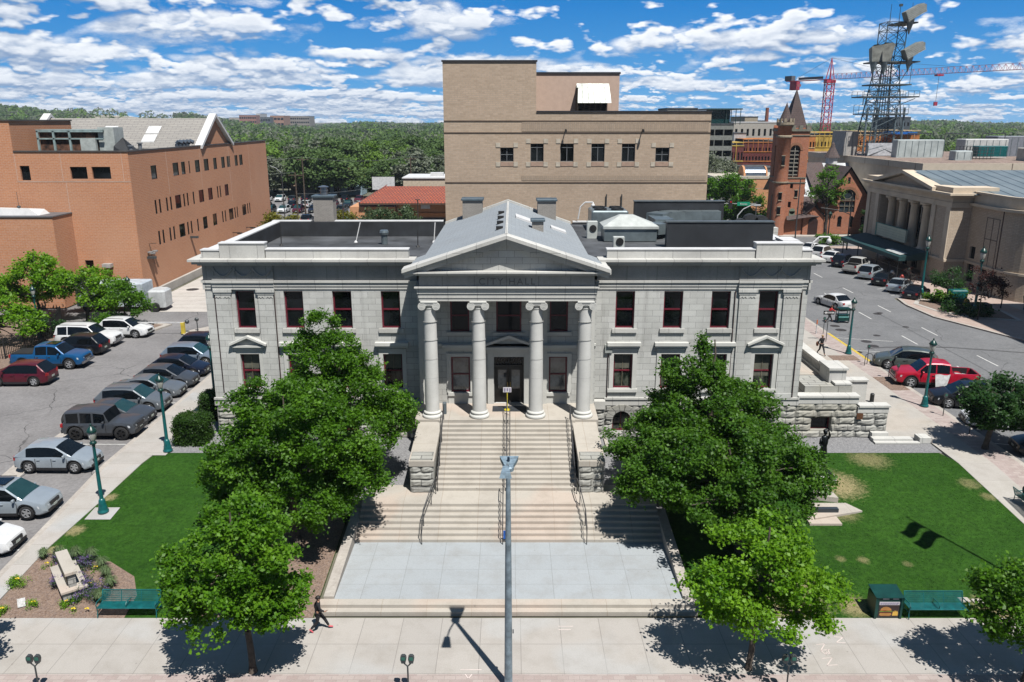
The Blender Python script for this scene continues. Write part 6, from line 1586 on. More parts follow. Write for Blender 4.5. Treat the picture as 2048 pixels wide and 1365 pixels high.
a=thing('white_trailer','white box trailer behind the trees at the foot of the brick building','trailer',(-39,80.5,1.2));m=MB();m.bev(-44.5,-37.6,79.8,82.4,1.7,4.1,.1);m.build('body',plain('pale_trailer',(.50,.56,.62),.5,var=.15),a)
m=MB();m.bev(-37.4,-35.6,80.2,82.2,1.5,3.3,.2);m.build('cab',plain('pale_cab',(.55,.57,.58),.4),a)
for x in (-43.5,-42.4,-36.6): 
    m=MB();m.tube((x,79.85,1.6),(x,80.15,1.6),.45,.45,16);m.build('wheel',TYRE,a)
# iron fence by the trees
a=thing('iron_fence','black iron picket fence under the trees beside the left row of cars','fence',(-43,68,1.2))
fl=[(-56,59.5),(-41.6,63),(-41.4,69.5),(-44.0,76)]
m=MB();q=MB()
for p0,p1 in zip(fl,fl[1:]):
    n=int(math.dist(p0,p1)/.22)
    for k in range(n):
        x=lerp(p0[0],p1[0],k/n);y=lerp(p0[1],p1[1],k/n);m.box(x-.02,x+.02,y-.02,y+.02,1.2,2.7)
        if k%12==0:q.box(x-.05,x+.05,y-.05,y+.05,1.2,2.85)
    for z in (1.5,2.5): m.tube((p0[0],p0[1],z),(p1[0],p1[1],z),.03,.03,4)
m.build('pickets',M['blackmetal'],a);q.build('posts',M['blackmetal'],a)
a=thing('orange_parasol','small orange red parasol top at the left edge above the fence','parasol',(-47.5,63,1.2));x,y=-46.3,63.5;m=MB();m.lathe([(.95,3.0),(.5,3.25),(0,3.45)],(x,y,0),10);m.build('canopy',plain('orange_canvas',(.65,.10,.02),.7),a);m=MB();m.tube((x,y,1.2),(x,y,3.4),.03);m.build('pole',METAL,a)
# fire hydrants, newspaper kiosk, bus shelter on the far corner
def hydrant(u,v,col,lab,s=1):
    x,y,z=G(u,v);t=thing('fire_hydrant',lab,'fire hydrant',(x,y,z));m=MB();m.lathe([(0,0),(.2*s,0),(.2*s,.06),(.14*s,.1),(.14*s,.5*s),(.17*s,.52*s),(.17*s,.57*s),(.12*s,.68*s),(0,.74*s)],(x,y,z),12);m.build('body',col,t,True)
    m=MB();m.tube((x-.24*s,y,z+.42*s),(x+.24*s,y,z+.42*s),.06*s);m.build('nozzle',col,t)
hydrant(1931,621,plain('yellow_iron',(.55,.30,.02),.5),'yellow fire hydrant among the planter shrubs',1.7)
hydrant(1803,562,plain('red_iron',(.5,.06,.04),.5),'red fire hydrant behind the silver sedan',1.05)
hydrant(1783,556,SW,'white bollard like post behind the black sedan',1.3)
x,y,z=G(1912,607);a=thing('green_litter_bin','teal litter bin at the back of the corner planter','bin',(x,y,z));m=MB();m.bev(x-.9,x+.9,y-.5,y+.5,z,z+1.5,.1);m.build('body',TEAL,a)
x,y,z=G(1955,624);a=thing('granite_block','dark granite block seat behind the planter','block',(x,y,z));m=MB();m.bev(x-1.1,x+1.1,y-.6,y+.6,z,z+.9,.06);m.build('block',M['membrane'],a)
a=thing('bus_shelter','green framed bench shelter at the right edge by the curved corner','shelter',(55,79,1.2));m=MB()
for xx in (52.9,55.2): 
    for yy in (79,80.6): m.tube((xx,yy,1.2),(xx,yy,3.1),.06)
m.box(52.8,55.4,79.6,80.6,1.65,1.75);m.add([(52.8,80.6,1.75),(55.4,80.6,1.75),(55.4,80.9,2.6),(52.8,80.9,2.6)],[(0,1,2,3)]);m.build('frame',TEAL,a)
m=MB();m.box(52.7,55.5,78.9,80.8,3.1,3.2);m.build('roof',TEALD,a)
# planter kerb
mb=MB();sheet(mb,[(42.8,83.3),(44.4,85.9),(47.5,84.5),(50.5,80.0),(49.8,75.5),(45.6,77.2),(43.4,80)],.03,.1);struct('planter_kerb',mb,M['concrete'])
mb=MB();sheet(mb,[(43.3,83.2),(44.5,85.3),(47.2,84.1),(50.0,79.9),(49.4,76.1),(45.8,77.7),(43.8,80.2)],.037);struct('planter_soil',mb,M['mulch'])
# flag pole beyond the right edge; only its shadow lies on the lawn
hx,hy=.485*math.tan(math.radians(28)),.875*math.tan(math.radians(28))
tipx,tipy,tz=G(1815,1035)
H=15.5;fx,fy=tipx+hx*(H-.7),tipy-hy*(H-.7)
a=thing('flag_pole','flag pole with two hanging flags whose shadow falls on the right lawn','flag pole',(fx,fy,zg(fy)))
m=MB();m.tube((fx,fy,zg(fy)),(fx,fy,H+zg(fy)*0),.07,.045,10);m.ball((fx,fy,H),.08);m.build('pole',METAL,a)
def flag(z1,z0,w_,mt,lab):
    t=thing('flag',lab,'flag',(fx,fy,z0));n=8;vs=[]
    for j in range(5):
        for i in range(n):
            q=i/(n-1);vs.append((fx-.05-q*w_*.85,fy-q*w_*.5+.12*math.sin(q*7),z1-(z1-z0)*j/4-.5*q*q))
    m=MB();m.add(vs,[(j*n+i,j*n+i+1,(j+1)*n+i+1,(j+1)*n+i) for j in range(4) for i in range(n-1)]);m.build('cloth',mt,t)
flag(H-.9,H-2.1,1.5,plain('flag_red_white',(.5,.1,.1),.8),'upper flag on the pole beside the right lawn')
flag(H-2.6,H-3.9,1.7,plain('flag_blue',(.05,.1,.35),.8),'lower flag on the pole beside the right lawn')
# ------------------------------------------------------------------ statue and people
def skin(name,joints,edges,mat,parent,sub=2,root=0):
    me=bpy.data.meshes.new(name);me.from_pydata([j[:3] for j in joints],edges,[]);me.update()
    o=bpy.data.objects.new(name,me);COL.objects.link(o);o.parent=parent
    md=o.modifiers.new('skin','SKIN');md.use_smooth_shade=True
    me.skin_vertices  # layer made by the modifier
    sv=me.skin_vertices[0].data if len(me.skin_vertices) else None
    if sv is None: return o
    for i,j in enumerate(joints): sv[i].radius=(j[3],j[4] if len(j)>4 else j[3]);sv[i].use_root=(i==root)
    ss=o.modifiers.new('sub','SUBSURF');ss.levels=sub;ss.render_levels=sub
    # freeze so that the body is one plain continuous mesh
    dg=bpy.context.evaluated_depsgraph_get();ev=bpy.data.meshes.new_from_object(o.evaluated_get(dg))
    o.modifiers.clear();old=o.data;o.data=ev;bpy.data.meshes.remove(old);ev.materials.clear();ev.materials.append(mat)
    ev.polygons.foreach_set('use_smooth',[True]*len(ev.polygons));return o
SKINC=plain('skin',(.38,.20,.13),.6,var=.08)
def person(label,loc,rot,pose,top,legs,shoe,hair,extra=None,name='person'):
    """pose: dict of joint positions in metres (x right, y forward, z up)"""
    t=thing(name,label,'person',loc,rot,world=False);p=pose
    J=[];E=[];idx={}
    def add(nm,r,parent=None,r2=None):
        idx[nm]=len(J);J.append((*p[nm],r,r2 or r))
        if parent is not None:E.append((idx[parent],idx[nm]))
    add('pelvis',.135,None,.10);add('waist',.115,'pelvis',.09);add('chest',.15,'waist',.10);add('neck',.05,'chest');add('head',.085,'neck',.095);add('crown',.075,'head',.09)
    for s in ('l','r'):
        add('sh'+s,.06,'chest');add('el'+s,.04,'sh'+s);add('wr'+s,.028,'el'+s);add('pa'+s,.034,'wr'+s,.018)
        add('hip'+s,.095,'pelvis');add('kn'+s,.06,'hip'+s);add('an'+s,.042,'kn'+s);add('to'+s,.035,'an'+s)
    body=skin('body',J,E,SKINC,t)
    # five fingers on each hand, rooted in the palm
    for s in ('l','r'):
        w=Vector(p['wr'+s]);h=Vector(p['pa'+s]);d=(h-w).normalized();side=d.orthogonal().normalized();m=MB()
        for k in range(4):
            o=h+side*((k-1.5)*.017);L=(.055,.065,.06,.045)[k];c=d.cross(side)*.012
            m.tube(o,o+d*L*.55,.0085,.008,6);m.tube(o+d*L*.55,o+d*L+c,.008,.006,6)
        o=w.lerp(h,.45)+side*.028;m.tube(o,o+d*.035+side*.022,.009,.007,6);m.build('fingers',SKINC,body,True)
    hd=Vector(p['head']);f=Vector(p.get('face',(0,1,0))).normalized();sd=f.cross(Vector((0,0,1))).normalized()
    m=MB();m.ball(tuple(hd+f*.085+Vector((0,0,.0))),.014,.014,.02,6,5)
    for s in (-1,1): m.ball(tuple(hd+sd*s*.088),.012,.02,.028,6,5)
    m.build('nose_and_ears',SKINC,body,True)
    m=MB()
    for s in (-1,1): m.ball(tuple(hd+f*.082+sd*s*.032+Vector((0,0,.025))),.010,.010,.006,6,4)
    m.tube(tuple(hd+f*.083-sd*.022-Vector((0,0,.045))),tuple(hd+f*.083+sd*.022-Vector((0,0,.045))),.005,.005,5);m.build('eyes_and_mouth',plain('dark_eyes',(.05,.02,.02),.4),body)
    J2=[];E2=[]
    def chain(lst):
        k=len(J2);J2.extend([(*p[n],r,r2) for n,r,r2 in lst]);E2.extend([(k+i,k+i+1) for i in range(len(lst)-1)]);return k
    k=chain([('pelvis',.15,.12),('waist',.13,.105),('chest',.165,.115),('neck',.06,.06)])
    for s in ('l','r'):
        b=len(J2);J2.extend([(*p['sh'+s],.075,.075),(*p['el'+s],.055,.055),(*Vector(p['el'+s]).lerp(Vector(p['wr'+s]),.85),.04,.04)]);E2.extend([(k+2,b),(b,b+1),(b+1,b+2)])
    skin('jacket',J2,E2,top,t)
    J2.clear();E2.clear()
    J2.append((*p['pelvis'],.15,.12))
    for s in ('l','r'):
        b=len(J2);J2.extend([(*p['hip'+s],.105,.105),(*p['kn'+s],.075,.075),(*Vector(p['kn'+s]).lerp(Vector(p['an'+s]),.9),.055,.055)]);E2.extend([(0,b),(b,b+1),(b+1,b+2)])
    skin('trousers',list(J2),list(E2),legs,t)
    for s in ('l','r'):
        a_=Vector(p['an'+s]);b_=Vector(p['to'+s]);d=(b_-a_);skin('shoe',[(*(a_-d*.25),.045,.04),(*a_,.052,.045),(*a_.lerp(b_,.6),.048,.035),(*(b_+d*.25),.04,.025)],[(0,1),(1,2),(2,3)],shoe,t)
    m=MB();c=hd+Vector((0,0,.045))-f*.022;m.ball(tuple(c),.100,.108,.095,14,10,.03)
    if extra: extra(m,hd,f)
    m.build('hair',hair,t,True)
    return t
BLACKC=plain('black_cloth',(.012,.012,.016),.85,var=.2);PINK=plain('pink_shoe',(.7,.12,.16),.6);BHAIR=plain('black_hair',(.012,.009,.008),.6);REDC=plain('red_cloth',(.55,.015,.02),.8);BLOND=plain('sandy_hair',(.36,.24,.12),.7);BRH=plain('brown_hair',(.09,.04,.02),.7);DKS=plain('dark_shoe',(.02,.02,.02),.6);NAVC=plain('navy_cloth',(.02,.03,.06),.85);GRC=plain('grey_green_cloth',(.05,.07,.06),.85)
walk=dict(pelvis=(0,0,.93),waist=(0,.01,1.1),chest=(0,.03,1.33),neck=(0,.04,1.48),head=(0,.06,1.60),crown=(0,.05,1.68),shl=(-.17,.03,1.40),shr=(.17,.03,1.40),ell=(-.21,-.14,1.15),elr=(.21,.10,1.15),wrl=(-.20,-.10,.92),wrr=(.19,.30,1.04),pal=(-.20,-.06,.85),par=(.17,.37,1.07),
 hipl=(-.09,0,.88),hipr=(.09,0,.88),knl=(-.10,.24,.52),knr=(.09,-.06,.50),anl=(-.10,.42,.12),anr=(.09,-.38,.16),tol=(-.10,.56,.08),tor=(.09,-.28,.04))
x,y,z=G(640,1262)
person('person in black with bright pink shoes striding along the front sidewalk',(x-.02,y,z),math.radians(-78),walk,BLACKC,BLACKC,PINK,BHAIR,lambda m,h,f:m.ball(tuple(h-f*.11+Vector((0,0,.04))),.05,.05,.05,8,6)).scale=(.93,.93,.93)
x,y,z=G(1657,643);push=dict(walk);push.update(chest=(0,.14,1.30),neck=(0,.20,1.44),head=(0,.24,1.56),crown=(0,.24,1.64),shl=(-.17,.16,1.36),shr=(.17,.16,1.36),ell=(-.22,.34,1.2),elr=(.22,.34,1.2),wrl=(-.18,.55,1.15),wrr=(.18,.55,1.15),pal=(-.16,.62,1.15),par=(.16,.62,1.15))
person('person in a red top pushing a dark cart across the side street',(x,y,z-.12),math.radians(-82),push,REDC,BLACKC,DKS,BRH)
a=thing('push_cart','dark green cart with shelves pushed by the person in red','cart',(x+1.1,y,z-.12));x1=x+.75;m=MB();m.box(x1,x1+1.15,y-.3,y+.35,z+.1,z+.42);m.box(x1,x1+1.15,y-.3,y+.35,z+.62,z+.72)
for xx in (x1,x1+1.09): m.box(xx,xx+.06,y-.3,y-.24,z,z+1.35);m.box(xx,xx+.06,y+.29,y+.35,z,z+1.35)
m.box(x1,x1+1.15,y-.3,y+.35,z+1.2,z+1.36);m.build('frame',TEALD,a);m=MB();m.box(x1+.1,x1+1.05,y-.28,y+.3,z+.42,z+.56);m.build('contents',plain('pale_teal_boxes',(.15,.4,.38),.6),a)
for xx in (x1+.15,x1+1.0):
    m=MB();m.tube((xx,y-.33,z-.03),(xx,y-.28,z-.03),.09,.09,12);m.build('wheel',TYRE,a)
x,y,z=G(1641,710)
wb_=dict(walk);wb_.update(wrr=(.34,.12,.95),par=(.40,.16,.90),elr=(.28,.02,1.15))
person('fair haired person in black with a bag walking on the side sidewalk',(x,y,z),math.radians(190),wb_,BLACKC,BLACKC,DKS,BLOND)
a=thing('shoulder_bag','brown bag hanging from the shoulder of the person in black','bag',(x,y,z+.8));m=MB();m.ball((x-.33,y+.05,z+.95),.13,.09,.22,10,8);m.tube((x-.3,y+.05,z+1.12),(x-.12,y+.02,z+1.42),.012,.012,5);m.build('body',plain('brown_leather',(.16,.06,.03),.5),a,True)
sit=dict(pelvis=(0,.0,.56),waist=(0,-.04,.72),chest=(0,-.06,.95),neck=(0,-.02,1.10),head=(0,.03,1.21),crown=(0,.02,1.29),shl=(-.17,-.05,1.02),shr=(.17,-.05,1.02),ell=(-.22,.05,.80),elr=(.22,.05,.80),wrl=(-.10,.28,.82),wrr=(.10,.28,.82),pal=(-.05,.33,.86),par=(.05,.33,.86),
 hipl=(-.10,.05,.54),hipr=(.10,.05,.54),knl=(-.13,.47,.55),knr=(.12,.50,.56),anl=(-.13,.52,.12),anr=(.12,.62,.14),tol=(-.13,.66,.06),tor=(.12,.77,.08))
person('person in dark clothes seated on the bench at the right edge',(26.45,37.6,zg(37.6)-.02),math.radians(-90),sit,GRC,NAVC,DKS,BRH)
# people under the auditorium awning are lost in shade; one plain figure shows
BRZ=plain('dark_bronze',(.025,.03,.033),.35,metal=.75,var=.4,scale=5,bump=.2)
a=thing('bronze_statue','tall dark bronze robed figure on a stone pedestal beside the right wing','statue',(17.0,40.5,1.35))
m=MB();m.box(16.5,17.5,40.05,40.95,1.35,1.47);m.build('foot_plate',BRZ,a)
s=1.45;cx,cy,cz=17.0,40.5,1.47
m=MB();n=28;rows=[(0,.36,.30,0),(.25,.30,.26,0),(.6,.24,.22,.02),(1.0,.20,.18,.03),(1.3,.17,.15,.02),(1.42,.15,.13,0),(1.62,.19,.14,0),(1.85,.20,.14,0),(1.98,.17,.1,.02),(2.03,.07,.06,.03)]
vs=[]
for z,rx,ry,o in rows:
    for k in range(n):
        t_=2*PI*k/n;fold=1+(.10 if z<1.3 else .03)*math.sin(t_*9+z*3)*(1-z/2.6)
        vs.append((cx+rx*fold*math.cos(t_),cy+ry*fold*math.sin(t_)+o,cz+z*1.02))
m.add(vs,[(j*n+k,j*n+(k+1)%n,(j+1)*n+(k+1)%n,(j+1)*n+k) for j in range(len(rows)-1) for k in range(n)]);m.build('robed_body',BRZ,a,True)
m=MB();m.ball((cx,cy,cz+2.25),.105,.12,.15,14,10);m.ball((cx,cy+.03,cz+2.31),.125,.13,.12,12,8);m.ball((cx,cy-.12,cz+2.24),.018,.02,.03,6,4);m.build('head',BRZ,a,True)
m=MB()
for sg,pts in ((-1,[(.2,0,1.9),(.28,-.1,1.6),(.1,-.25,1.45)]),(1,[(.17,0,1.9),(.22,-.08,2.1),(.10,-.14,2.42)])):
    q=[(cx+sg*p_[0],cy+p_[1],cz+p_[2]) for p_ in pts];m.tube(q[0],q[1],.075,.06,8);m.tube(q[1],q[2],.06,.035,8);m.ball(q[2],.05,.05,.06,8,6)
    for k in range(5): m.tube(q[2],(q[2][0]+(k-2)*.02,q[2][1]-.05,q[2][2]+.07),.012,.008,5)
m.build('arms',BRZ,a,True)
# ------------------------------------------------------------------ orange brick building (left)
M['obrick']=blocks('orange_brick',(.64,.26,.11),(.56,.22,.095),(.58,.36,.24),.5,.17,.022,stain=.10,bump=.12,stainscale=.12,c3=(.68,.36,.21),fine=5)
M['tanbrick']=blocks('tan_brick',(.57,.43,.31),(.47,.35,.245),(.46,.37,.28),.55,.19,.026,stain=.12,bump=.12,stainscale=.1,c3=(.38,.28,.2),fine=4)
M['dkframe']=plain('dark_window_frame',(.015,.012,.012),.5)
OB=thing('brick_building','large orange brick building with rows of narrow dark windows and a gabled tile roof','building',(-40,85,1.2))
x0=-39.8;Y0,Y1=85.0,133.0;Z=16.9
m=MB();WE=W2(x0,Y0,0,1);WFB=W2(-75,Y0,1,0)
eo=[];row1=[(90.0,91.5),(95.9,97.6),(98.4,99.6),(100.7,101.1),(102.7,104.3),(105.7,107.4),(109.1,110.4),(112.1,113.5),(114.3,115.7),(117.6,118.9),(119.6,121.1)]
for a,b in row1: eo.append((a-Y0,b-Y0,13.75,15.25))
for a,b in ((90.0,90.5),(91.1,91.6),(93,93.5),(94.1,94.6),(95.6,97.3),(98,98.5),(99.1,99.6),(101,101.5),(103,104.7),(106.2,107.8),(109.5,110),(110.5,111),(112.5,114)): eo.append((a-Y0,b-Y0,9.95,11.5))
for a,b in ((90.0,90.5),(91.1,91.6),(93,93.5),(94.1,94.6),(95.9,97.6),(98.3,98.8),(99.4,99.9),(101.5,102),(103.5,105),(107,108.5),(110.5,111),(111.6,112.1),(113.3,115.1),(115.6,116.1),(116.6,117.1),(119,120.8),(121.3,121.8),(122.3,122.8)): eo.append((a-Y0,b-Y0,6.5,8.05))
WE.face(m,0,Y1-Y0,1.9,Z,eo,.10)
fo=[(-51.2+75,-50.2+75,14.0,15.5),(-46.0+75,-44.25+75,14.15,15.4),(-43.75+75,-41.8+75,14.15,15.4),(-45.8+75,-44.9+75,4.7,5.6)]
WFB.face(m,-51.6+75,35.2,1.2,Z,[o for o in fo],.35)
m.build('wall',M['obrick'],OB)
for o in eo: WE.window(OB,*o,.045,M['dkframe'],M['glass'],fw=.05)
for o in fo: WFB.window(OB,*o,.25,M['dkframe'],M['glass'],fw=.05)
m=MB();m.box(-90,x0-.02,Y0+.4,Y1,Z-.9,Z-.4);m.build('flat_roof',M['roofdeck'],OB)
m=MB();m.box(-51.6,x0+.08,Y0-.08,Y0+.35,Z,Z+.14);m.box(x0-.35,x0+.082,Y0+.352,Y1,Z,Z+.138);m.build('coping',plain('grey_brown_coping',(.10,.09,.085),.6,metal=.2),OB)
m=MB();m.box(x0-.2,x0+.35,Y0-.1,Y1,1.1,2.0);m.build('concrete_base',M['concrete'],OB)
# movement joints
m=MB()
for s in (9.0,29.5,): pass
for yy,za,zb in ((94.3,11.8,Z),(104.5,11.8,Z),(115.2,9,Z),(124,9,Z)): WE.box(m,yy-Y0-.03,yy-Y0+.03,za,zb,0,.012)
for s,za,zb in ((75-51.6,13.9,Z),(75-46.85,13.9,Z),(75-40.5,13.9,Z),(75-46.6,10.6,13.9)): WFB.box(m,s-.03,s+.03,za,zb,0,.012)
WFB.box(m,75-51.6,75-39.8,13.87,13.95,0,.02)
m.build('movement_joint',plain('pale_joint',(.60,.42,.33),.9),OB)
m=MB();m.box(-95,-51.62,Y0,97,1.2,20.0);m.box(-95,-51.66,Y0+.01,Y0+.02,1.2,20)
m.build('tall_block',M['obrick'],OB)
m=MB();m.box(-95.1,-51.5,Y0-.1,97.1,20.003,20.14);m.build('tall_block_coping',bpy.data.materials['grey_brown_coping'],OB)
m=MB();m.box(-95,-46.5,81.3,Y0-.003,1.2,10.6);W2(-95,81.3,1,0).box(m,0,0.01,1.2,1.3,0,.01);m.build('low_block',M['obrick'],OB)
m=MB();m.box(-95.05,-46.42,81.2,84.99,10.603,10.72);m.build('low_block_coping',plain('grey_metal_cap',(.20,.21,.23),.5,metal=.4),OB)
m=MB();m.box(-53.9,-53.1,81.28,81.31,9.1,9.5);m.build('wall_vent',plain('pale_vent',(.4,.4,.42),.5),OB)
m=MB();m.box(-60,-53.0,84.2,84.99,2.2,6.5);m.build('dark_recess',plain('dark_maroon',(.05,.01,.008),.7),OB)
# gabled tile roof
m=MB();gx0,gx1=-62,-39.95
m.add([(gx0,105.3,16.6),(gx1-.5,105.3,16.6),(gx1-.5,111,20.35),(gx0,111,20.35),(gx0,116.7,16.6),(gx1-.5,116.7,16.6)],[(0,1,2,3),(3,2,5,4)]);M['tiles']=blocks('grey_roof_tiles',(.34,.32,.29),(.29,.275,.255),(.15,.14,.13),1.2,.33,.03,off=.5,stain=.15,bump=.3)
rf=m.build('gable_roof',M['tiles'],OB)
m=MB()
for gx in (gx0-.5,gx1-.5):
    for (ya,za),(yb,zb) in (((105.0,16.6),(111,20.55)),((117,16.6),(111,20.55))):
        m.prism([(ya,za),(yb,zb),(yb,zb+.42),(ya,za+.42)] if ya<yb else [(yb,zb),(ya,za),(ya,za+.42),(yb,zb+.42)],'x',gx,gx+.95)
m.build('gable_coping',M['copingwhite'],rf)
m=MB();m.add([(gx1,105.3,16.5),(gx1,116.7,16.5),(gx1,111,20.5)],[(0,1,2)]);m.build('gable_wall',M['obrick'],OB)
for k,(xa,ya) in enumerate(((-53.6,108.0),(-53.6,106.4),(-47.9,108.0),(-47.9,106.4))):
    m=MB();sl=(20.35-16.6)/5.7
    f=lambda y:16.6+(y-105.3)*sl
    m.add([(xa,ya,f(ya)+.12),(xa+1.7,ya,f(ya)+.12),(xa+1.7,ya+1.3,f(ya+1.3)+.12),(xa,ya+1.3,f(ya+1.3)+.12),(xa,ya,f(ya)-.1),(xa+1.7,ya,f(ya)-.1)],[(0,1,2,3),(0,4,5,1)]);m.build('skylight',plain('bright_skylight',(.75,.76,.76),.3),rf)
# plant on its roof
a=thing('rusty_cooling_unit','rusty steel framed cooling unit on the brick building roof','roof unit',(-49,88,16.1))
m=MB()
for xx in (-50.6,-48.9,-47.2): m.box(xx-.1,xx+.1,88.0,88.2,16.3,19.0)
for z in (16.5,18.1,18.85): m.box(-50.7,-43.6,88.0,88.2,z,z+.14)
m.box(-50.7,-43.6,88.0,91,19.0,19.12);m.build('frame',plain('pale_green_steel',(.32,.42,.42),.5,var=.2),a)
m=MB();m.box(-50.5,-44.6,88.25,90.8,16.4,19.0);m.build('rusty_louvres',plain('rusty_louvre',(.13,.06,.035),.8,var=.6,scale=2.5),a)
m=MB();m.box(-46.0,-44.4,87.8,88.24,16.2,18.2);m.box(-44.3,-42.6,88.4,90.6,16.8,19.35);m.build('control_cabinet',plain('pale_cabinet',(.48,.52,.50),.5),a)
a=thing('black_roof_hood','black pointed roof hood next to the rusty cooling unit','roof unit',(-41.8,88,16.1))
m=MB();m.add([(-42.8,88,16.1),(-40.8,88,16.1),(-40.0,90,16.1),(-42.4,90.5,16.1),(-42.6,88,17.4),(-41.8,88.6,18.3),(-40.2,88,16.6),(-42.3,90.4,17.6)],[(0,1,6,5,4),(4,5,7),(5,6,2,7),(2,3,7),(3,0,4,7)]);m.build('hood',M['membrane'],a)
a=thing('roof_flue_pair','two short steel flues on the brick roof corner','flue',(-39.9,88,16.1));m=MB()
for xx,yy,h in ((-40.9,90.5,1.5),(-40.4,87.2,1.3)): m.tube((xx,yy,16.1),(xx,yy,16.1+h),.2,.2,12);m.tube((xx,yy,16.1+h),(xx,yy,16.2+h),.32,.32,12)
m.build('pipe',plain('galv_pipe',(.4,.43,.46),.4,metal=.6),a)
a=thing('swan_neck_vents','row of curved grey vents on the brick roof by the gable','roof vent',(-40.6,101,16.2));m=MB()
for k in range(4): y=100.5+k*1.1;m.path([(-40.9,y,16.2),(-40.9,y,17.3),(-40.6,y,17.6),(-40.1,y,17.4)],.25,8)
m.build('pipe',plain('slate_pipe',(.10,.13,.17),.4,metal=.4),a)
a=thing('white_roof_curb','long low white roof light on the low brick block','roof light',(-52,82.8,10.7));m=MB();m.add([(-55.5,82,10.72),(-48.2,82,10.72),(-48.2,84,10.72),(-55.5,84,10.72),(-55.3,82.2,11.4),(-49.3,82.2,11.4),(-48.6,83.8,11.2),(-55.3,83.8,11.4)],[(0,1,5,4),(1,2,6,5),(2,3,7,6),(3,0,4,7),(4,5,6,7)]);m.build('casing',M['copingwhite'],a)
m=MB();m.tube((-50.6,82.8,11.3),(-50.6,82.8,13.0),.02);m.ball((-50.6,82.8,11.5),.2,.2,.15);m.build('aerial',METAL,a)
for yy,z,lab in ((86.7,5.5,'boxy wall lamp with a long arm shadow near the corner of the brick building'),(99,6,'wall lamp farther along the brick wall')):
    a=thing('wall_lamp',lab,'wall lamp',(x0+.3,yy,z),group='lamps on the brick wall');m=MB();m.box(x0,x0+.9,yy-.2,yy+.2,z,z+.25);m.build('housing',METAL,a)
a=thing('wall_lamp','boxy lamp on the front wall of the brick building',"wall lamp",(-43.2,84.8,5.0),group='lamps on the brick wall');m=MB();m.box(-43.7,-42.8,84.3,84.99,4.9,5.3);m.build('housing',plain('pale_housing',(.45,.42,.4),.5),a)
for yy,nn in ((114,'nearest'),(120,'middle'),(127,'farthest')): 
    a=thing('floodlight',nn+' of the three dark floodlights low on the brick side wall','floodlight',(x0,yy,4.6),group='floodlights on the brick side wall');m=MB();m.box(x0,x0+1.1,yy-.05,yy+.05,4.6,4.7);m.box(x0+.7,x0+1.3,yy-.25,yy+.25,4.5,4.66);m.build('housing',M['blackmetal'],a)
a=thing('bracket_light','ornamental metal bracket with pale discs on the brick wall','wall ornament',(x0,88,5));m=MB();m.path([(x0+.2,87.2,7.1),(x0+.9,87.2,7.1)],.03);m.path([(x0+.1,87.2,7.1),(x0+.1,88.2,4.6)],.025)
m.build('arm',M['blackmetal'],a);m=MB()
for k,(yy,z) in enumerate(((86.9,6.1),(87.5,5.9),(88.1,6.05),(87.0,5.5),(87.6,5.35))): m.box(x0+.05,x0+.5,yy-.2,yy+.2,z,z+.14)
m.build('disc',plain('grey_disc',(.3,.3,.3),.5),a)
# ------------------------------------------------------------------ tan brick building behind
TB=thing('tan_brick_building','tall tan brick building with six windows directly behind the city hall','building',(6,85,1.2))
YB=85.0;wt_=W2(-7.0,YB,1,0);o_=7.0
tw=[(-1.22,.16,15.92,17.35),(1.91,3.27,15.92,17.75),(5.0,6.38,15.92,17.75),(8.2,9.58,15.92,17.75),(11.35,12.74,15.92,17.75),(14.85,16.28,15.92,17.35)]
m=MB();wt_.face(m,0,27.4,1.2,20.86,[(a+o_,b+o_,c,d) for a,b,c,d in tw],.25);wt_.face(m,0,9.46,20.86,25.74,[])
W2(20.4,YB,0,1).face(m,0,30,1.2,20.86,[(2+k*3.4,3.4+k*3.4,15.9,17.7) for k in range(8)],.25)
W2(-7,115,0,-1).face(m,0,30,1.2,20.86,[]);m.box(-7,2.46,YB+.01,99,20.86,25.74)
m.build('wall',M['tanbrick'],TB)
for a,b,c,d in tw:
    f=wt_.window(TB,a+o_,b+o_,c,d,.18,plain('grey_window_frame',(.16,.17,.18),.5),M['glass'],fw=.06,mull=(.5,),rails=(.5,) if d<17.5 else (.78,),mw=.07)
    q=MB()
    for ss in (a+o_-.45,b+o_+.0): 
        wt_.box(q,ss,ss+.45,c-.48,c-.03,0,.05);wt_.box(q,ss,ss+.45,d+.03,d+.48,0,.05)
    q.build('corner_block',plain('cream_stone',(.55,.49,.40),.8),f)
    q=MB();wt_.box(q,a+o_+.03,b+o_-.03,c-.45,c-.03,0,.04);q.build('sill',plain('pinkish_stone',(.42,.29,.22),.8),f)
m=MB()
for z in (20.0,18.83,13.8): wt_.box(m,0,27.4,z-.05,z+.05,0,.05)
m.build('string_course',plain('brown_band',(.12,.085,.06),.8),TB)
m=MB()
for z0,z1 in ((18.95,19.9),(14.0,14.5)): wt_.box(m,8.0,27.2,z0,z1,0,.03)
m.build('soldier_course',blocks('soldier_brick',(.44,.33,.235),(.38,.285,.2),(.33,.27,.21),.2,.5,.02,off=0,stain=.1),TB)
m=MB();wt_.box(m,-.1,9.56,25.742,25.9,-.4,.1);wt_.box(m,9.5,27.5,20.862,21.0,-.4,.1);m.box(20.0,20.5,YB+.42,115,20.862,21.0);m.build('coping',plain('dark_coping',(.03,.03,.035),.5),TB)
m=MB();m.box(-6.9,20.3,YB+.5,115,20.3,20.5);m.build('flat_roof',M['roofdeck'],TB)
m=MB();m.box(2.5,11.9,93,104,20.5,25.0);pb=m.build('pink_penthouse',plain('pink_beige_render',(.60,.44,.35),.85,var=.05),TB)
m=MB();m.box(2.4,12.0,92.9,104.1,25.003,25.2);m.build('coping',bpy.data.materials['dark_coping'],pb)
a=thing('metal_canopy','sloping corrugated metal canopy on the tan building roof','canopy',(9,92,20.5))
m=MB();
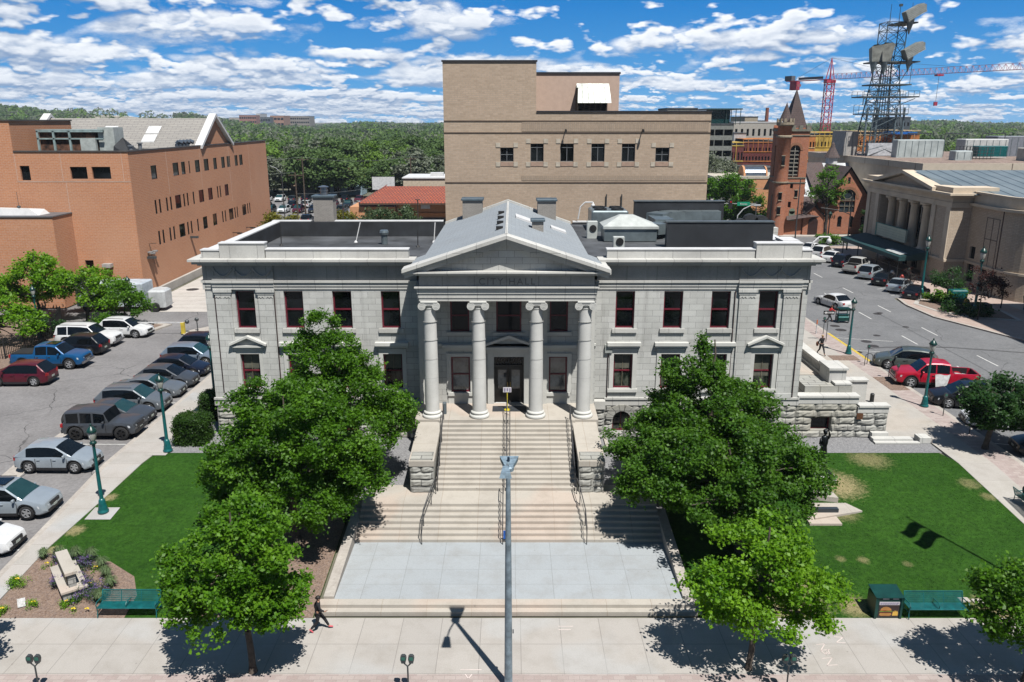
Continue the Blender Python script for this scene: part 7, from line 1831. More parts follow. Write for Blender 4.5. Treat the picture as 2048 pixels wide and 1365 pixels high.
for k in range(6):
    xa=7.15+k*.6;m.add([(xa,92.9,24.0),(xa+.58,92.9,24.0),(xa+.58+.03*k,91.3,21.9),(xa-.0+.03*k,91.3,21.9),(xa,92.9,23.96),(xa+.58,92.9,23.96)],[(0,3,2,1),(0,1,5,4)])
m.build('sheet',plain('corrugated_steel',(.40,.43,.40),.45,metal=.3,var=.25,scale=1.2),a)
m=MB();m.box(7.1,7.2,91.3,92.9,20.5,23.5);m.box(7.2,10.6,92.6,92.7,20.5,22.6);m.build('dark_interior',plain('dark_brown_inside',(.03,.02,.015),.9),a)
for xx,lab in ((5.5,'left small dark lamp high on the tan wall'),(13.4,'right small dark lamp high on the tan wall')):
    a=thing('wall_lamp',lab,'wall lamp',(xx,84.9,18.9),group='lamps on the tan wall');m=MB();m.box(xx-.04,xx+.04,84.3,85,19.1,19.2);m.box(xx-.09,xx+.09,84.2,84.5,18.85,19.15);m.build('housing',M['blackmetal'],a)
for xx,nn in ((9.9,'left'),(11.5,'right')): 
    a=thing('wall_pipe',nn+' of the two thin grey pipes standing against the tan wall','pipe',(xx,84.8,1.2),group='thin pipes on the tan wall');m=MB();m.tube((xx,84.85,1.2),(xx,84.85,12.6),.06);m.build('pipe',METAL,a)
# ------------------------------------------------------------------ orange-roofed building and parking behind
PEACH=plain('peach_render',(.60,.30,.15),.85,var=.08)
RT=blocks('red_roof_tiles',(.46,.085,.022),(.36,.055,.016),(.12,.02,.01),.6,.55,.10,stain=.15,bump=.6)
a=thing('orange_roof_building','peach building with an orange red tiled roof and a white flat roof behind','building',(-16,150,1.2))
m=MB();m.box(-21.5,-4,150,166,1.2,5.6);m.box(-30,-21.6,149,158,1.2,4.7);m.build('wall',PEACH,a)
m=MB();
for xx in (-20.9,-11.9,-8): m.box(xx,xx+.7,149.4,150,1.2,5.6)
m.box(-21.2,-4,149.7,150,3.1,3.5);m.build('pillar',plain('orange_render',(.58,.24,.09),.8),a)
m=MB();m.box(-20.2,-4,149.8,150.02,1.2,2.6);m.build('dark_opening',M['blackmetal'],a)
m=MB();m.add([(-28,148.4,5.5),(-4,148.4,5.5),(-4,155,8.0),(-24,155,8.0),(-30,158,4.7),(-24.5,160,8)],[(0,1,2,3),(4,0,3,5)]);m.add([(-28,148.4,5.3),(-4,148.4,5.3),(-4,148.4,5.5),(-28,148.4,5.5)],[(0,1,2,3)]);m.build('tiled_roof',RT,a)
m=MB();m.box(-28,-4,148.3,148.5,5.15,5.4);m.build('gutter',plain('brown_gutter',(.10,.06,.04),.6),a)
m=MB();m.box(-21,-3,157,168,7.0,9.3);m.build('upper_wall',plain('cream_render',(.62,.52,.40),.8),a)
m=MB();m.box(-21.2,-2.8,156.8,168.2,9.303,9.5);m.box(-16,-13.5,160,162,9.5,10.2);m.box(-8,-4.5,160,163,9.5,10.6);m.build('white_roof',M['copingwhite'],a)
m=MB();m.box(-16.9,-15.2,149.6,149.7,4.3,5.0);m.build('notice',SW,a)
a=thing('green_kiosk','green kiosk under a white peaked canopy left of the brick chimney','kiosk',(-28.5,121,1.2))
m=MB();m.box(-30.3,-27,118,121,1.2,4.2);m.build('body',plain('kiosk_green',(.01,.05,.035),.6),a)
m=MB();m.lathe([(2.6,4.3),(1.2,4.9),(0,5.6)],(-28.6,119.5,0),4,Matrix.Rotation(PI/4,4,'Z'));m.build('canopy',M['copingwhite'],a)
m=MB()
for xx in (-30.4,-26.9): m.tube((xx,117.9,1.2),(xx,117.9,4.4),.06)
m.build('post',METAL,a)
a=thing('blue_sign_board','long blue board on the ground right of the brick chimney','sign board',(-18,118,1.2));m=MB();m.box(-21.6,-15.2,132,132.3,1.6,3.0);m.build('board',plain('blue_panel',(.01,.07,.28),.5),a)
a=thing('white_billboard','small white billboard at the edge of the wood','billboard',(-26,199,1.2));m=MB();m.box(-33.7,-28.3,196,196.3,4.0,7.0);m.build('board',SW,a);m=MB();m.tube((-33,196.1,1.2),(-33,196.1,4),.15);m.tube((-29,196.1,1.2),(-29,196.1,4),.15);m.build('post',METAL,a)
# a few houses half lost among the trees
for i,(u,v,w,h,wc,rc,lab) in enumerate(((683,372,9,4,(.35,.5,.6),(.40,.20,.13),'pale blue gabled house with a brown roof among the trees'),(625,372,8,3.5,(.5,.5,.5),(.35,.36,.38),'pale grey roofed house in the wood, left of the blue one'),(810,352,9,3.5,(.55,.5,.45),(.25,.2,.18),'cream house just showing through the trees on the right'),(600,395,7,3,(.5,.35,.25),(.3,.3,.3),'low beige shed at the back of the far lot'))):
    Y=212+i*5;X=(u-1024)*(Y*.97)/1600;a=thing('house',lab,'house',(X,Y,1.2));m=MB();m.box(X-w/2,X+w/2,Y,Y+8,1.2,1.2+h);m.prism([(X-w/2,1.2+h),(X+w/2,1.2+h),(X,1.2+h*1.9)],'y',Y,Y+8);m.build('wall',plain('house_wall_%d'%i,wc,.8),a)
    m=MB()
    for s in (-1,1): m.add([(X+s*(w/2+.4),Y-.5,1.0+h),(X,Y-.5,1.25+h*1.9),(X,Y+8.5,1.25+h*1.9),(X+s*(w/2+.4),Y+8.5,1.0+h)],[(0,1,2,3)])
    m.build('roof',plain('house_roof_%d'%i,rc,.8),a)
    m=MB();m.box(X-w*.3,X-w*.1,Y-.03,Y,2.2,3.6);m.box(X+w*.1,X+w*.3,Y-.03,Y,2.2,3.6);m.build('window',M['glass'],a)
a=thing('roofed_shed','long dark open shed with a maroon van at the far left of the lot','shed',(-68,226,1.2));m=MB();m.box(-76,-57,221,226,4.2,4.6);
for k in range(7): m.box(-76+k*3,-75.7+k*3,221,221.3,1.2,4.2)
m.build('frame',M['blackmetal'],a)
# utility poles and wires
WOOD=plain('pole_wood',(.10,.07,.05),.9,var=.3)
poles=[(-65,190),(-63.5,196),(-22,195)]
for i,(u,Y,zt,lab) in enumerate(((592,150,10.9,'left wooden utility pole rising over the far parking lot'),(607,168,12.9,'right of the pair of wooden utility poles over the far lot'),(822,175,12.7,'wooden utility pole behind the orange tiled roof'))):
    X=(u-1024)*(Y*.965+3)/1600;a=thing('utility_pole',lab,'utility pole',(X,Y,1.2),group='wooden utility poles');m=MB();m.tube((X,Y,1.2),(X,Y,zt),.17,.12,8);m.build('pole',WOOD,a);m=MB();m.box(X-1.3,X+1.3,Y-.08,Y+.08,zt-.6,zt-.45);m.build('crossarm',WOOD,a);poles[i]=(X,Y,zt)
a=thing('overhead_wires','thin overhead wires strung between the wooden poles','wires',(-30,170,12));m=MB()
def wire(p,q,sag=.8,r=.025):
    pr=None
    for k in range(9):
        t_=k/8;pt=(lerp(p[0],q[0],t_),lerp(p[1],q[1],t_),lerp(p[2],q[2],t_)-sag*4*t_*(1-t_))
        if pr:m.tube(pr,pt,r,r,4,False)
        pr=pt
P0,P1,P2=poles
wire((-75,160,12.4),P1);wire(P1,P2,.9);wire(P2,(20,178,11.8),.6);wire((-75,150,10.0),P0,.5);wire((P0[0],P0[1],7),(P2[0],P2[1],8.2),.9);wire((P0[0],P0[1],5.5),(-12,160,6),.5)
wire((20.6,152,10.6),(75,165,8.8),.4,.04);wire((20.6,150,8),(60,165,7.2),.4,.04)
m.build('wire',plain('pale_wire',(.25,.27,.27),.6),a)
for u,v0,v1,Y,lab in ((563,345,450,118,'grey street light with a curved arm at the brick building edge'),(685,405,440,118,'thin lamp post in the lot right of the chimney'),(835,400,440,100,'short dark lamp post in front of the peach wall')):
    X,zt=V(u,v0,Y);a=thing('lot_light',lab,'street light',(X,Y,1.2),group='lights in the rear lot');m=MB();m.tube((X,Y,1.2),(X,Y,zt),.09,.06,8)
    m.path([(X,Y,zt-.1),(X-.8,Y,zt+.6),(X-1.6,Y,zt+.9)] if u<600 else [(X-.3,Y,zt),(X+.3,Y,zt)],.06);m.build('pole',METAL if u<600 else DBARK,a)
# ------------------------------------------------------------------ auditorium
M['audbrick']=blocks('beige_brick',(.64,.51,.38),(.55,.43,.31),(.40,.34,.28),.5,.17,.02,stain=.12,bump=.1,fine=5)
M['audstone']=plain('beige_limestone',(.68,.57,.44),.85,var=.1,scale=.5,bump=.05)
M['seam']=None
t=newmat('standing_seam');P=t.pos();s=t.n('ShaderNodeSeparateXYZ',None,Vector=P)
wv=t.math('FRACT',t.math('MULTIPLY',s.outputs[0],.62))
c=t.mix(t.ramp(t.noise(P,.3,4,.6),.3,.7),(.17,.215,.235),(.27,.315,.33));c=t.mix(t.math('GREATER_THAN',wv,.88),c,(.05,.065,.08))
t.out(c,.45,metal=.3);M['seam']=t.m
AU=thing('auditorium','beige neoclassical auditorium with a pedimented columned side front and metal roof','building',(51,105,1.2))
AX0=51.0;YN,YF=93.5,116.0
ww=W2(AX0,YF,0,-1);LW=YF-YN;s_=lambda y:YF-y
m=MB();ww.face(m,0,LW,1.2,10.9,[(s_(112),s_(98),4.3,10.3),(s_(111.4),s_(98.6),1.3,3.9)],.0001)
W2(AX0,YN,1,0).face(m,0,4,1.2,10.9,[])
# recess behind the columns
q=MB();r=W2(AX0+2.2,112,0,-1);r.face(q,0,14,1.2,10.6,[(1+k*2.7,2.6+k*2.7,5,9.6) for k in range(5)]+[(1+k*2.7,2.6+k*2.7,1.25,3.5) for k in range(5)],.25)
m.add([(AX0,112,4.3),(AX0+2.2,112,4.3),(AX0+2.2,112,10.6),(AX0,112,10.6)],[(0,1,2,3)]);m.add([(AX0,98,4.3),(AX0+2.2,98,4.3),(AX0+2.2,98,10.6),(AX0,98,10.6)],[(3,2,1,0)])
m.add([(AX0,98,4.3),(AX0+2.2,98,4.3),(AX0+2.2,112,4.3),(AX0,112,4.3)],[(0,1,2,3)]);m.add([(AX0,98,10.3),(AX0+2.2,98,10.3),(AX0+2.2,112,10.3),(AX0,112,10.3)],[(3,2,1,0)])
m.build('wall',M['audbrick'],AU);q.build('recess_wall',M['audbrick'],AU)
for k in range(5): r.window(AU,1+k*2.7,2.6+k*2.7,5,9.6,.15,M['dkframe'],M['glass'],mull=(.5,),rails=(.3,.6));r.window(AU,1+k*2.7,2.6+k*2.7,1.25,3.5,.15,M['dkframe'],M['glass'],mull=(.5,),name='door')
for k in range(4):
    y=100.3+k*3.15;m=MB();m.lathe([(.75,4.3),(.75,4.6),(.62,4.7),(.58,5),(.50,9.6),(.6,9.7),(.62,9.9),(.5,9.95)],(AX0+.7,y,0),18);m.box(AX0,AX0+1.4,y-.7,y+.7,9.95,10.3);m.build('column',M['audstone'],AU,True)
m=MB();
for z0,z1,p_ in ((10.3,10.9,.12),(10.903,11.5,.05),(11.503,11.75,.5),(11.753,12.0,.85)): m.box(AX0-p_,AX0+3.5,YN-p_,YF+p_,z0,z1)
m.box(AX0-.18,AX0+2.4,YN-.18,YF+.18,4.0,4.3)
for y in (93.5,96.9,112.2,115.0): m.box(AX0-.15,AX0-.01,y,y+.95,4.3,10.3)
m.build('entablature',M['audstone'],AU)
m=MB();m.box(AX0-.3,AX0+5,YN-.3,97.6,12.003,12.6);m.box(AX0-.3,AX0+5,112.6,YF+.2,12.003,12.6);m.build('attic',M['audstone'],AU)
m=MB();m.add([(AX0-.1,98,12.0),(AX0-.1,112,12.0),(AX0-.1,105,13.5)],[(1,0,2)]);m.build('tympanum',M['audbrick'],AU)
m=MB()
for ya,yb in ((96.9,105),(113.1,105)):
    pl=[(ya,12.0),(yb,13.55),(yb,13.95),(ya,12.4)];pl=pl if ya<yb else pl[::-1];m.prism(pl,'x',AX0-.85,AX0+.6)
m.build('raking_cornice',M['audstone'],AU)
m=MB();m.add([(AX0,96.5,11.95),(100,90.0,11.9),(100,105,13.9),(AX0,105,13.9),(AX0,114,12.2),(100,114,12.2),(AX0+3,90.3,11.8)],[(0,6,1,2,3),(3,2,5,4)]);rr=m.build('roof',M['seam'],AU)
for xa in (63,72,81):
    m=MB();m.box(xa,xa+2.6,95.5,96.0,12.4,13.05);m.prism([(95.5,13.06),(99.5,13.3),(99.5,13.0),(95.5,12.7)],'x',xa,xa+2.6);m.build('skylight_curb',plain('dark_curb',(.06,.07,.08),.6),rr)
m=MB();w2_=W2(53.3,YN,0,-1)
w2_.face(m,0,6.5,1.2,10.9,[(.9,2.0,4.6,6.0),(.8,2.2,1.9,4.0),(3.6,4.9,1.25,3.8)],.3)
# rounded corner and south face
n=10;cxx,cyy=53.3+4.5,87.0
for k in range(n):
    a0=PI+PI/2*k/n;a1=PI+PI/2*(k+1)/n;p0=(cxx+4.5*math.cos(a0),cyy+4.5*math.sin(a0));p1=(cxx+4.5*math.cos(a1),cyy+4.5*math.sin(a1))
    m.quad((*p0,1.2),(*p1,1.2),(*p1,10.9),(*p0,10.9))
m.quad((cxx,82.5,1.2),(100,82.5,1.2),(100,82.5,10.9),(cxx,82.5,10.9));m.build('wing_wall',M['audbrick'],AU)
for o in ((.9,2.0,4.6,6.0),(.8,2.2,1.9,4.0),(3.6,4.9,1.25,3.8)): w2_.window(AU,*o,.2,M['dkframe'],M['glass'],name='window' if o[2]!=1.25 else 'door')
def ringband(m,z0,z1,p_):
    pts=[(53.3-p_,YN-.3)]+[(cxx+(4.5+p_)*math.cos(PI+PI/2*k/n),cyy+(4.5+p_)*math.sin(PI+PI/2*k/n)) for k in range(n+1)]+[(100,82.5-p_)]
    for a_,b_ in zip(pts,pts[1:]): m.quad((*a_,z0),(*b_,z0),(*b_,z1),(*a_,z1));
    inn=[(53.6,YN-.3)]+[(cxx+4.2*math.cos(PI+PI/2*k/n),cyy+4.2*math.sin(PI+PI/2*k/n)) for k in range(n+1)]+[(100,82.8)]
    for (a_,b_),(c_,d_) in zip(zip(pts,pts[1:]),zip(inn,inn[1:])): m.quad((*a_,z1),(*b_,z1),(*d_,z1),(*c_,z1));m.quad((*b_,z0),(*a_,z0),(*c_,z0),(*d_,z0))
m=MB();ringband(m,10.6,10.9,.45);ringband(m,10.903,12.0,.02);ringband(m,4.0,4.25,.15);ringband(m,12.003,12.2,.12);m.build('wing_entablature',M['audstone'],AU)
m=MB()
for s0 in (3.4,4.6,5.8): w2_.box(m,s0,s0+.06,4.3,9.6,-.0,.03)
w2_.box(m,3.4,5.86,7.2,7.26,0,.032);w2_.box(m,3.4,5.86,9.55,9.6,0,.034);w2_.box(m,6.3,6.4,1.2,10.6,0,.06);m.build('panel_joint',plain('brown_joint',(.10,.06,.05),.8),AU)
m=MB();m.add([(53.4,YN,11.7),(53.6,86.5,11.8),(57.8,82.7,11.8),(100,82.7,11.8),(100,90,11.9),(54,93,11.9)],[(0,1,2,3,4,5)]);m.build('gutter_roof',M['seam'],AU)
a=thing('blank_marquee','blank pale marquee board hung in front of the auditorium columns','marquee',(49.5,107,5));m=MB();m.box(50.3,50.55,102.2,110.5,4.9,6.5);m.build('board',plain('pale_green_board',(.55,.60,.48),.6,var=.05),a);m=MB();m.box(50.25,50.6,110.5,110.8,4.85,6.55);m.box(50.28,50.58,102.2,110.5,6.503,6.56)
for k in range(4): m.box(50.28,50.298,102.3,110.5,5.2+k*.32,5.22+k*.32)
m.build('frame',plain('board_frame',(.12,.30,.25),.6),a)
a=thing('green_awning','long dark green awning over the auditorium doors','awning',(48.5,105,3.5))
m=MB();m.add([(47.2,96.8,3.5),(47.2,114.6,3.5),(47.2,96.8,4.0),(47.2,114.6,4.0),(50.7,96.8,4.6),(50.7,114.6,4.6),(50.7,96.8,3.6),(50.7,114.6,3.6)],[(0,2,3,1),(2,4,5,3),(0,6,4,2),(1,3,5,7),(0,1,7,6)]);m.build('canvas',plain('awning_green',(.006,.05,.055),.7,var=.15),a)
m=MB();m.add([(47.6,97.4,4.16),(47.6,101.5,4.16),(48.5,101.5,4.34),(48.5,97.4,4.34)],[(3,2,1,0)]);m.build('white_patch',plain('pale_canvas',(.45,.47,.47),.7),a)
m=MB()
for y in (97.2,103,109,114): m.tube((47.4,y,1.2),(47.4,y,3.5),.07)
m.build('post',M['blackmetal'],a)
# shade-casting office block beyond the right edge
a=thing('corner_office_block','tall plain block beyond the right edge; its shade falls across the street corner','building',(60,58,1.2))
m=MB();m.box(52.5,85,50,70,1.2,30.0)
W2(52.5,70,0,-1).face(m,0,20,1.2,30,[(1+k*3.4,3.4+k*3.4,3+j*4.2,5.6+j*4.2) for k in range(5) for j in range(6)],.2,out=.02);m.build('wall',M['audstone'],a)
# ------------------------------------------------------------------ church
M['cbrick']=blocks('red_brick',(.50,.155,.06),(.40,.115,.048),(.34,.19,.12),.5,.17,.02,stain=.25,bump=.12,stainscale=.25,fine=4)
CROOF=blocks('brown_shingle',(.085,.045,.040),(.065,.035,.032),(.03,.02,.02),.5,.35,.03,stain=.3)
SILV=plain('white_metal_roof',(.62,.64,.66),.4,metal=.3,var=.25,scale=.8)
CHU=thing('church','red brick church with a square belfry, round stair turret and steep pointed roofs','church',(50,138,1.2))
tx0,tx1,ty0,ty1=44.9,49.4,137.0,142.0;TZ=19.3
m=MB();wf=W2(tx0,ty0,1,0)
wf.face(m,0,4.5,1.2,TZ-1.2,[(1.5,3.2,10.9,16.0),(2.0,2.5,9.0,9.9),(1.9,2.4,5.8,6.8)],.5)
W2(tx1,ty0,0,1).face(m,0,5,1.2,TZ-1.2,[(1.6,3.3,10.9,16.0)],.5);W2(tx0,ty1,0,-1).face(m,0,5,1.2,TZ-1.2,[(1.6,3.3,10.9,16.0)],.5);m.quad((tx1,ty1,1.2),(tx0,ty1,1.2),(tx0,ty1,TZ),(tx1,ty1,TZ))
m.box(tx0-.05,tx1+.05,ty0-.05,ty1+.05,TZ-1.19,TZ-.4)
m.build('tower_wall',M['cbrick'],CHU)
m=MB();wf.box(m,1.55,3.15,10.9,16,-.45,-.4);fill=m.build('belfry_shade',M['blackmetal'],CHU)
m=MB()
for k in range(7): wf.box(m,1.55,3.15,11.2+k*.65,11.32+k*.65,-.35,-.2)
wf.box(m,2.3,2.4,10.9,16,-.3,-.15);m.build('belfry_louvre',plain('pale_louvre',(.35,.33,.28),.7),CHU)
m=MB() # arch head over the belfry opening and stone trims
for k in range(9):
    t0=PI*k/9;t1=PI*(k+1)/9;m.add([wf.p(2.35+r_*math.cos(tt),15.3+r_*math.sin(tt),.06) for r_,tt in ((.85,t0),(1.25,t0),(1.25,t1),(.85,t1))],[(0,1,2,3)])
m.build('belfry_arch',plain('brown_brick_arch',(.28,.13,.07),.8),CHU)
m=MB();m.prism([(tx0+1.45,16.05),(tx0+1.45,15.3)]+[(tx0+2.35-.86*math.cos(PI*k/8),15.3+.86*math.sin(PI*k/8)) for k in range(9)]+[(tx0+3.25,15.3),(tx0+3.25,16.4),(tx0+1.45,16.4)],'y',ty0-.02,ty0+.3);m.build('belfry_spandrel',M['cbrick'],CHU)
m=MB()
for z in (9.9,10.7,17.6): m.box(tx0-.1,tx1+.1,ty0-.1,ty1+.1,z,z+.16)
m.box(tx0-.15,tx1+.25,ty0-.2,ty1+.2,18.35,18.7)
for k in range(4): 
    m.box(tx0+.2+k*1.2,tx0+.8+k*1.2,ty0-.2,ty0+.1,18.7,19.3);m.box(tx1-.05,tx1+.25,ty0+.2+k*1.3,ty0+.8+k*1.3,18.7,19.3)
m.build('parapet',plain('greenish_stone',(.20,.20,.16),.85),CHU)
m=MB();ax_,ay=(tx0+tx1)/2+.3,(ty0+ty1)/2
m.add([(tx0+.9,ty0+.5,18.7),(tx1-.3,ty0+.5,18.7),(tx1-.3,ty1-.5,18.7),(tx0+.9,ty1-.5,18.7),(ax_,ay,25.2)],[(0,1,4),(1,2,4),(2,3,4),(3,0,4)]);m.build('spire',CROOF,CHU)
m=MB();m.lathe([(1.25,1.2),(1.15,10),(1.12,19.2),(1.3,19.3)],(tx0+.35,ty0+.2,0),18);m.build('turret',M['cbrick'],CHU,True)
m=MB();m.lathe([(1.15,17.3),(1.3,17.4),(1.3,17.6),(1.15,17.7)],(tx0+.35,ty0+.2,0),18);m.lathe([(1.2,19.2),(1.42,19.4),(1.42,19.8),(1.2,19.8)],(tx0+.35,ty0+.2,0),18)
for k in range(10):
    a_=2*PI*k/10;m.box(-.2,.2,-.12,.12,19.8,20.4,Matrix.Translation((tx0+.35+1.3*math.cos(a_),ty0+.2+1.3*math.sin(a_),0))@Matrix.Rotation(a_+PI/2,4,'Z'))
m.lathe([(1.2,9.9),(1.32,10.0),(1.32,10.2),(1.2,10.2)],(tx0+.35,ty0+.2,0),18);m.build('turret_band',plain('pale_turret_stone',(.36,.30,.22),.85),CHU)
m=MB();m.lathe([(1.15,19.9),(.55,21.4),(0,23.0)],(tx0+.35,ty0+.2,0),14);m.build('turret_cone',CROOF,CHU)
for (sx,z,h) in ((tx0+.35-.2,12.9,1.5),(tx0+.15,7.2,1.2),(tx0+.1,4.8,1.2),(tx0+3.1,7.6,1.1)):
    m=MB();m.box(sx-.25,sx+.25,ty0-1.06 if sx<tx0+1 else ty0-.05,ty0-.9 if sx<tx0+1 else ty0,z,z+h);wn=m.build('window',M['glass'],CHU);m=MB();m.box(sx-.32,sx+.32,(ty0-1.1 if sx<tx0+1 else ty0-.1),(ty0-.9 if sx<tx0+1 else ty0),z-.15,z);m.box(sx-.32,sx+.32,(ty0-1.1 if sx<tx0+1 else ty0-.1),(ty0-.9 if sx<tx0+1 else ty0),z+h,z+h+.12);m.build('sill',bpy.data.materials['pale_turret_stone'],wn)
m=MB();m.box(tx0+2.2,tx0+3.2,ty0-.04,ty0+.2,3.6,5.2);m.tube((tx0+2.7,ty0-.04,5.2),(tx0+2.7,ty0+.2,5.2),.5,.5,16);wn=m.build('window',plain('green_grey_glass',(.22,.26,.20),.3),CHU)
# flag on the spire
m=MB();m.tube((ax_,ay,25),(ax_,ay,26.2),.04);m.box(ax_,ax_+.6,ay-.02,ay+.02,25.5,25.9);m.build('finial_flag',plain('flag_faded',(.35,.12,.14),.8),CHU)
# nave: long roof with ridge along x, and a big gable with the round window
m=MB();m.box(tx1,63.5,143,156,1.2,7.5);gx,gy=57.2,138.0;hw_=4.2
m.build('nave_wall',M['cbrick'],CHU)
m=MB();m.add([(tx1-1,142.4,7.2),(63.8,142.4,7.2),(63.8,149.5,12.6),(tx1-1,149.5,12.6),(63.8,156.6,7.2),(tx1-1,156.6,7.2)],[(0,1,2,3),(3,2,4,5)]);m.build('nave_roof',SILV,CHU)
m=MB();m.add([(52.9,142.3,8.2),(56.5,142.3,8.2),(56.5,149.3,12.72),(52.9,149.3,12.72)],[(0,1,2,3)]);m.build('brown_roof_strip',CROOF,CHU)
wg=W2(gx-hw_,gy,1,0);m=MB()
wg.face(m,0,2*hw_,1.2,6.8,[(3.0,5.6,4.9,6.8)]+[(.9+k*2.0,1.6+k*2.0,2.4,3.9) for k in range(1,4)],.3)
# gable above the eaves with the arched window
ap=12.3
m.add([wg.p(0,6.8),wg.p(3.0,6.8),wg.p(3.0,6.8),wg.p(3.1,8.0),wg.p(3.5,8.7),wg.p(4.3,9.0),wg.p(5.1,8.7),wg.p(5.5,8.0),wg.p(5.6,6.8),wg.p(8.4,6.8),wg.p(4.2,ap)],[(0,1,3,4,10),(4,5,10),(5,6,10),(6,7,8,9,10)])
m.quad((gx+hw_,gy,1.2),(gx+hw_,146,1.2),(gx+hw_,146,6.8),(gx+hw_,gy,6.8));m.quad((gx-hw_,146,1.2),(gx-hw_,gy,1.2),(gx-hw_,gy,6.8),(gx-hw_,146,6.8))
m.build('gable_wall',M['cbrick'],CHU)
m=MB();
for s in (-1,1):
    m.add([(gx+s*(hw_+.3),gy-.3,6.5),(gx,gy-.3,ap+.25),(gx,149,ap+.25),(gx+s*(hw_+.3),149,6.5)],[(0,1,2,3) if s<0 else (3,2,1,0)])
    m.add([(gx+s*(hw_+.3),gy-.3,6.5),(gx,gy-.3,ap+.25),(gx,gy-.3,ap-.1),(gx+s*(hw_+.1),gy-.3,6.3)],[(0,1,2,3),(3,2,1,0)])
m.build('gable_roof',CROOF,CHU)
m=MB();
for s in (1,): m.add([(gx+hw_+.34,139.2,6.56),(gx+.6,139.2,11.75),(gx+.6,148.8,11.75),(gx+hw_+.34,148.8,6.56)],[(3,2,1,0)]);
m.build('silver_roof_sheet',SILV,CHU)
m=MB();m.add([wg.p(3.0,4.9,-.25),wg.p(5.6,4.9,-.25),wg.p(5.6,6.9,-.25),wg.p(5.5,8.0,-.25),wg.p(5.1,8.7,-.25),wg.p(4.3,9.0,-.25),wg.p(3.5,8.7,-.25),wg.p(3.1,8.0,-.25),wg.p(3.0,6.9,-.25)],[tuple(range(9))]);gw=m.build('rose_window',plain('leaded_glass',(.035,.05,.06),.2,spec=.6),CHU)
m=MB()
for xx in (3.85,4.7): wg.box(m,xx,xx+.08,4.9,7.2,-.2,-.1)
wg.box(m,3.0,5.6,6.9,7.0,-.2,-.1);wg.box(m,3.0,5.6,5.9,5.98,-.2,-.1)
m.lathe([(.72,-.05),(.8,-.05),(.8,.05),(.72,.05)],(gx+.1,gy+.15,7.9),18,Matrix.Rotation(PI/2,4,'X'));m.build('tracery',plain('tracery_stone',(.25,.22,.17),.8),gw)
m=MB()
for k in range(11):
    t0=PI*k/11;t1=PI*(k+1)/11;m.add([wg.p(4.3+r_*math.cos(tt),7.2+r_*1.1*math.sin(tt),.05) for r_,tt in ((1.45,t0),(1.85,t0),(1.85,t1),(1.45,t1))],[(0,1,2,3)])
m.build('window_arch',bpy.data.materials['brown_brick_arch'],CHU)
for k in range(1,4):
    m=MB();m.box(gx-hw_+.9+k*2,gx-hw_+1.6+k*2,gy+.25,gy+.3,2.4,3.9);m.tube((gx-hw_+1.25+k*2,gy-.04,3.9),(gx-hw_+1.25+k*2,gy-.02,3.9),.38,.38,14);m.build('window',M['glass'],CHU)
m=MB();wg.box(m,4.0,4.4,9.8,10.8,0,.04);m.build('slit_window',M['glass'],CHU)
# low porch with arched door
m=MB();m.box(49.0,53.2,137.4,143,1.2,4.2);m.prism([(49.6,1.2),(53.0,1.2),(53.0,4.4),(51.3,6.0),(49.6,4.4)],'y',136.8,137.5);m.build('porch_wall',M['cbrick'],CHU)
m=MB();m.add([(46.5,135.9,3.8),(50.0,135.9,4.3),(53.4,137.2,4.4),(53.4,143,7.4),(48,143,7.6)],[(0,1,2,3,4)])
for s in (-1,1): m.add([(51.3+s*2.1,136.5,4.1),(51.3,136.5,6.2),(51.3,141,6.2),(51.3+s*2.1,141,4.1)],[(0,1,2,3) if s<0 else (3,2,1,0)])
m.build('porch_roof',CROOF,CHU)
m=MB();m.prism([(50.5,1.2),(52.1,1.2)]+[(51.3+.8*math.cos(PI*k/8),3.4+.8*math.sin(PI*k/8)) for k in range(9)],'y',136.74,136.8);m.build('door',plain('dark_red_door',(.03,.008,.006),.6),CHU)
m=MB()
for k in range(5): xa=50+k*1.1;m.lathe([(.35,7),(0,8.6)],(xa+.5,143,0),6)
m.build('dormer_spikes',CROOF,CHU)
cz=V(1645,305,160);m=MB();m.lathe([(1.1,12.2),(1.1,13.6),(0,13.6)],(60-1.5,150,0),8);m.build('cupola_base',M['copingwhite'],CHU);m=MB();m.lathe([(1.5,13.6),(.5,15.3),(.3,16),(0,16.4)],(58.5,150,0),8);m.build('cupola_roof',CROOF,CHU)
# ------------------------------------------------------------------ telephone exchange building with lattice tower
TE=thing('flat_roofed_exchange','large flat roofed beige building behind the auditorium carrying plant and the lattice tower','building',(70,122,1.2))
m=MB();m.box(61.4,130,122,170,1.2,12.9);m.build('wall',M['audstone'],TE)
m=MB();m.box(61.2,130,121.8,170.2,12.903,13.9);m.build('fascia',plain('pale_fascia',(.60,.52,.42),.8,var=.05),TE)
m=MB();m.box(61.6,129.6,122.2,169.8,13.903,13.92);m.build('roof',plain('pink_gravel_roof',(.30,.22,.18),.9,var=.3),TE)
m=MB()
for k in range(5): m.box(61.18,61.21,124+k*9,124.1+k*9,12.9,13.9)
m.box(74.5,74.6,121.76,121.8,12.9,13.9);m.build('fascia_joint',plain('joint_brown',(.2,.15,.12),.8),TE)
PLW=plain('pale_plant_panel',(.50,.56,.56),.45,var=.15,scale=.6)
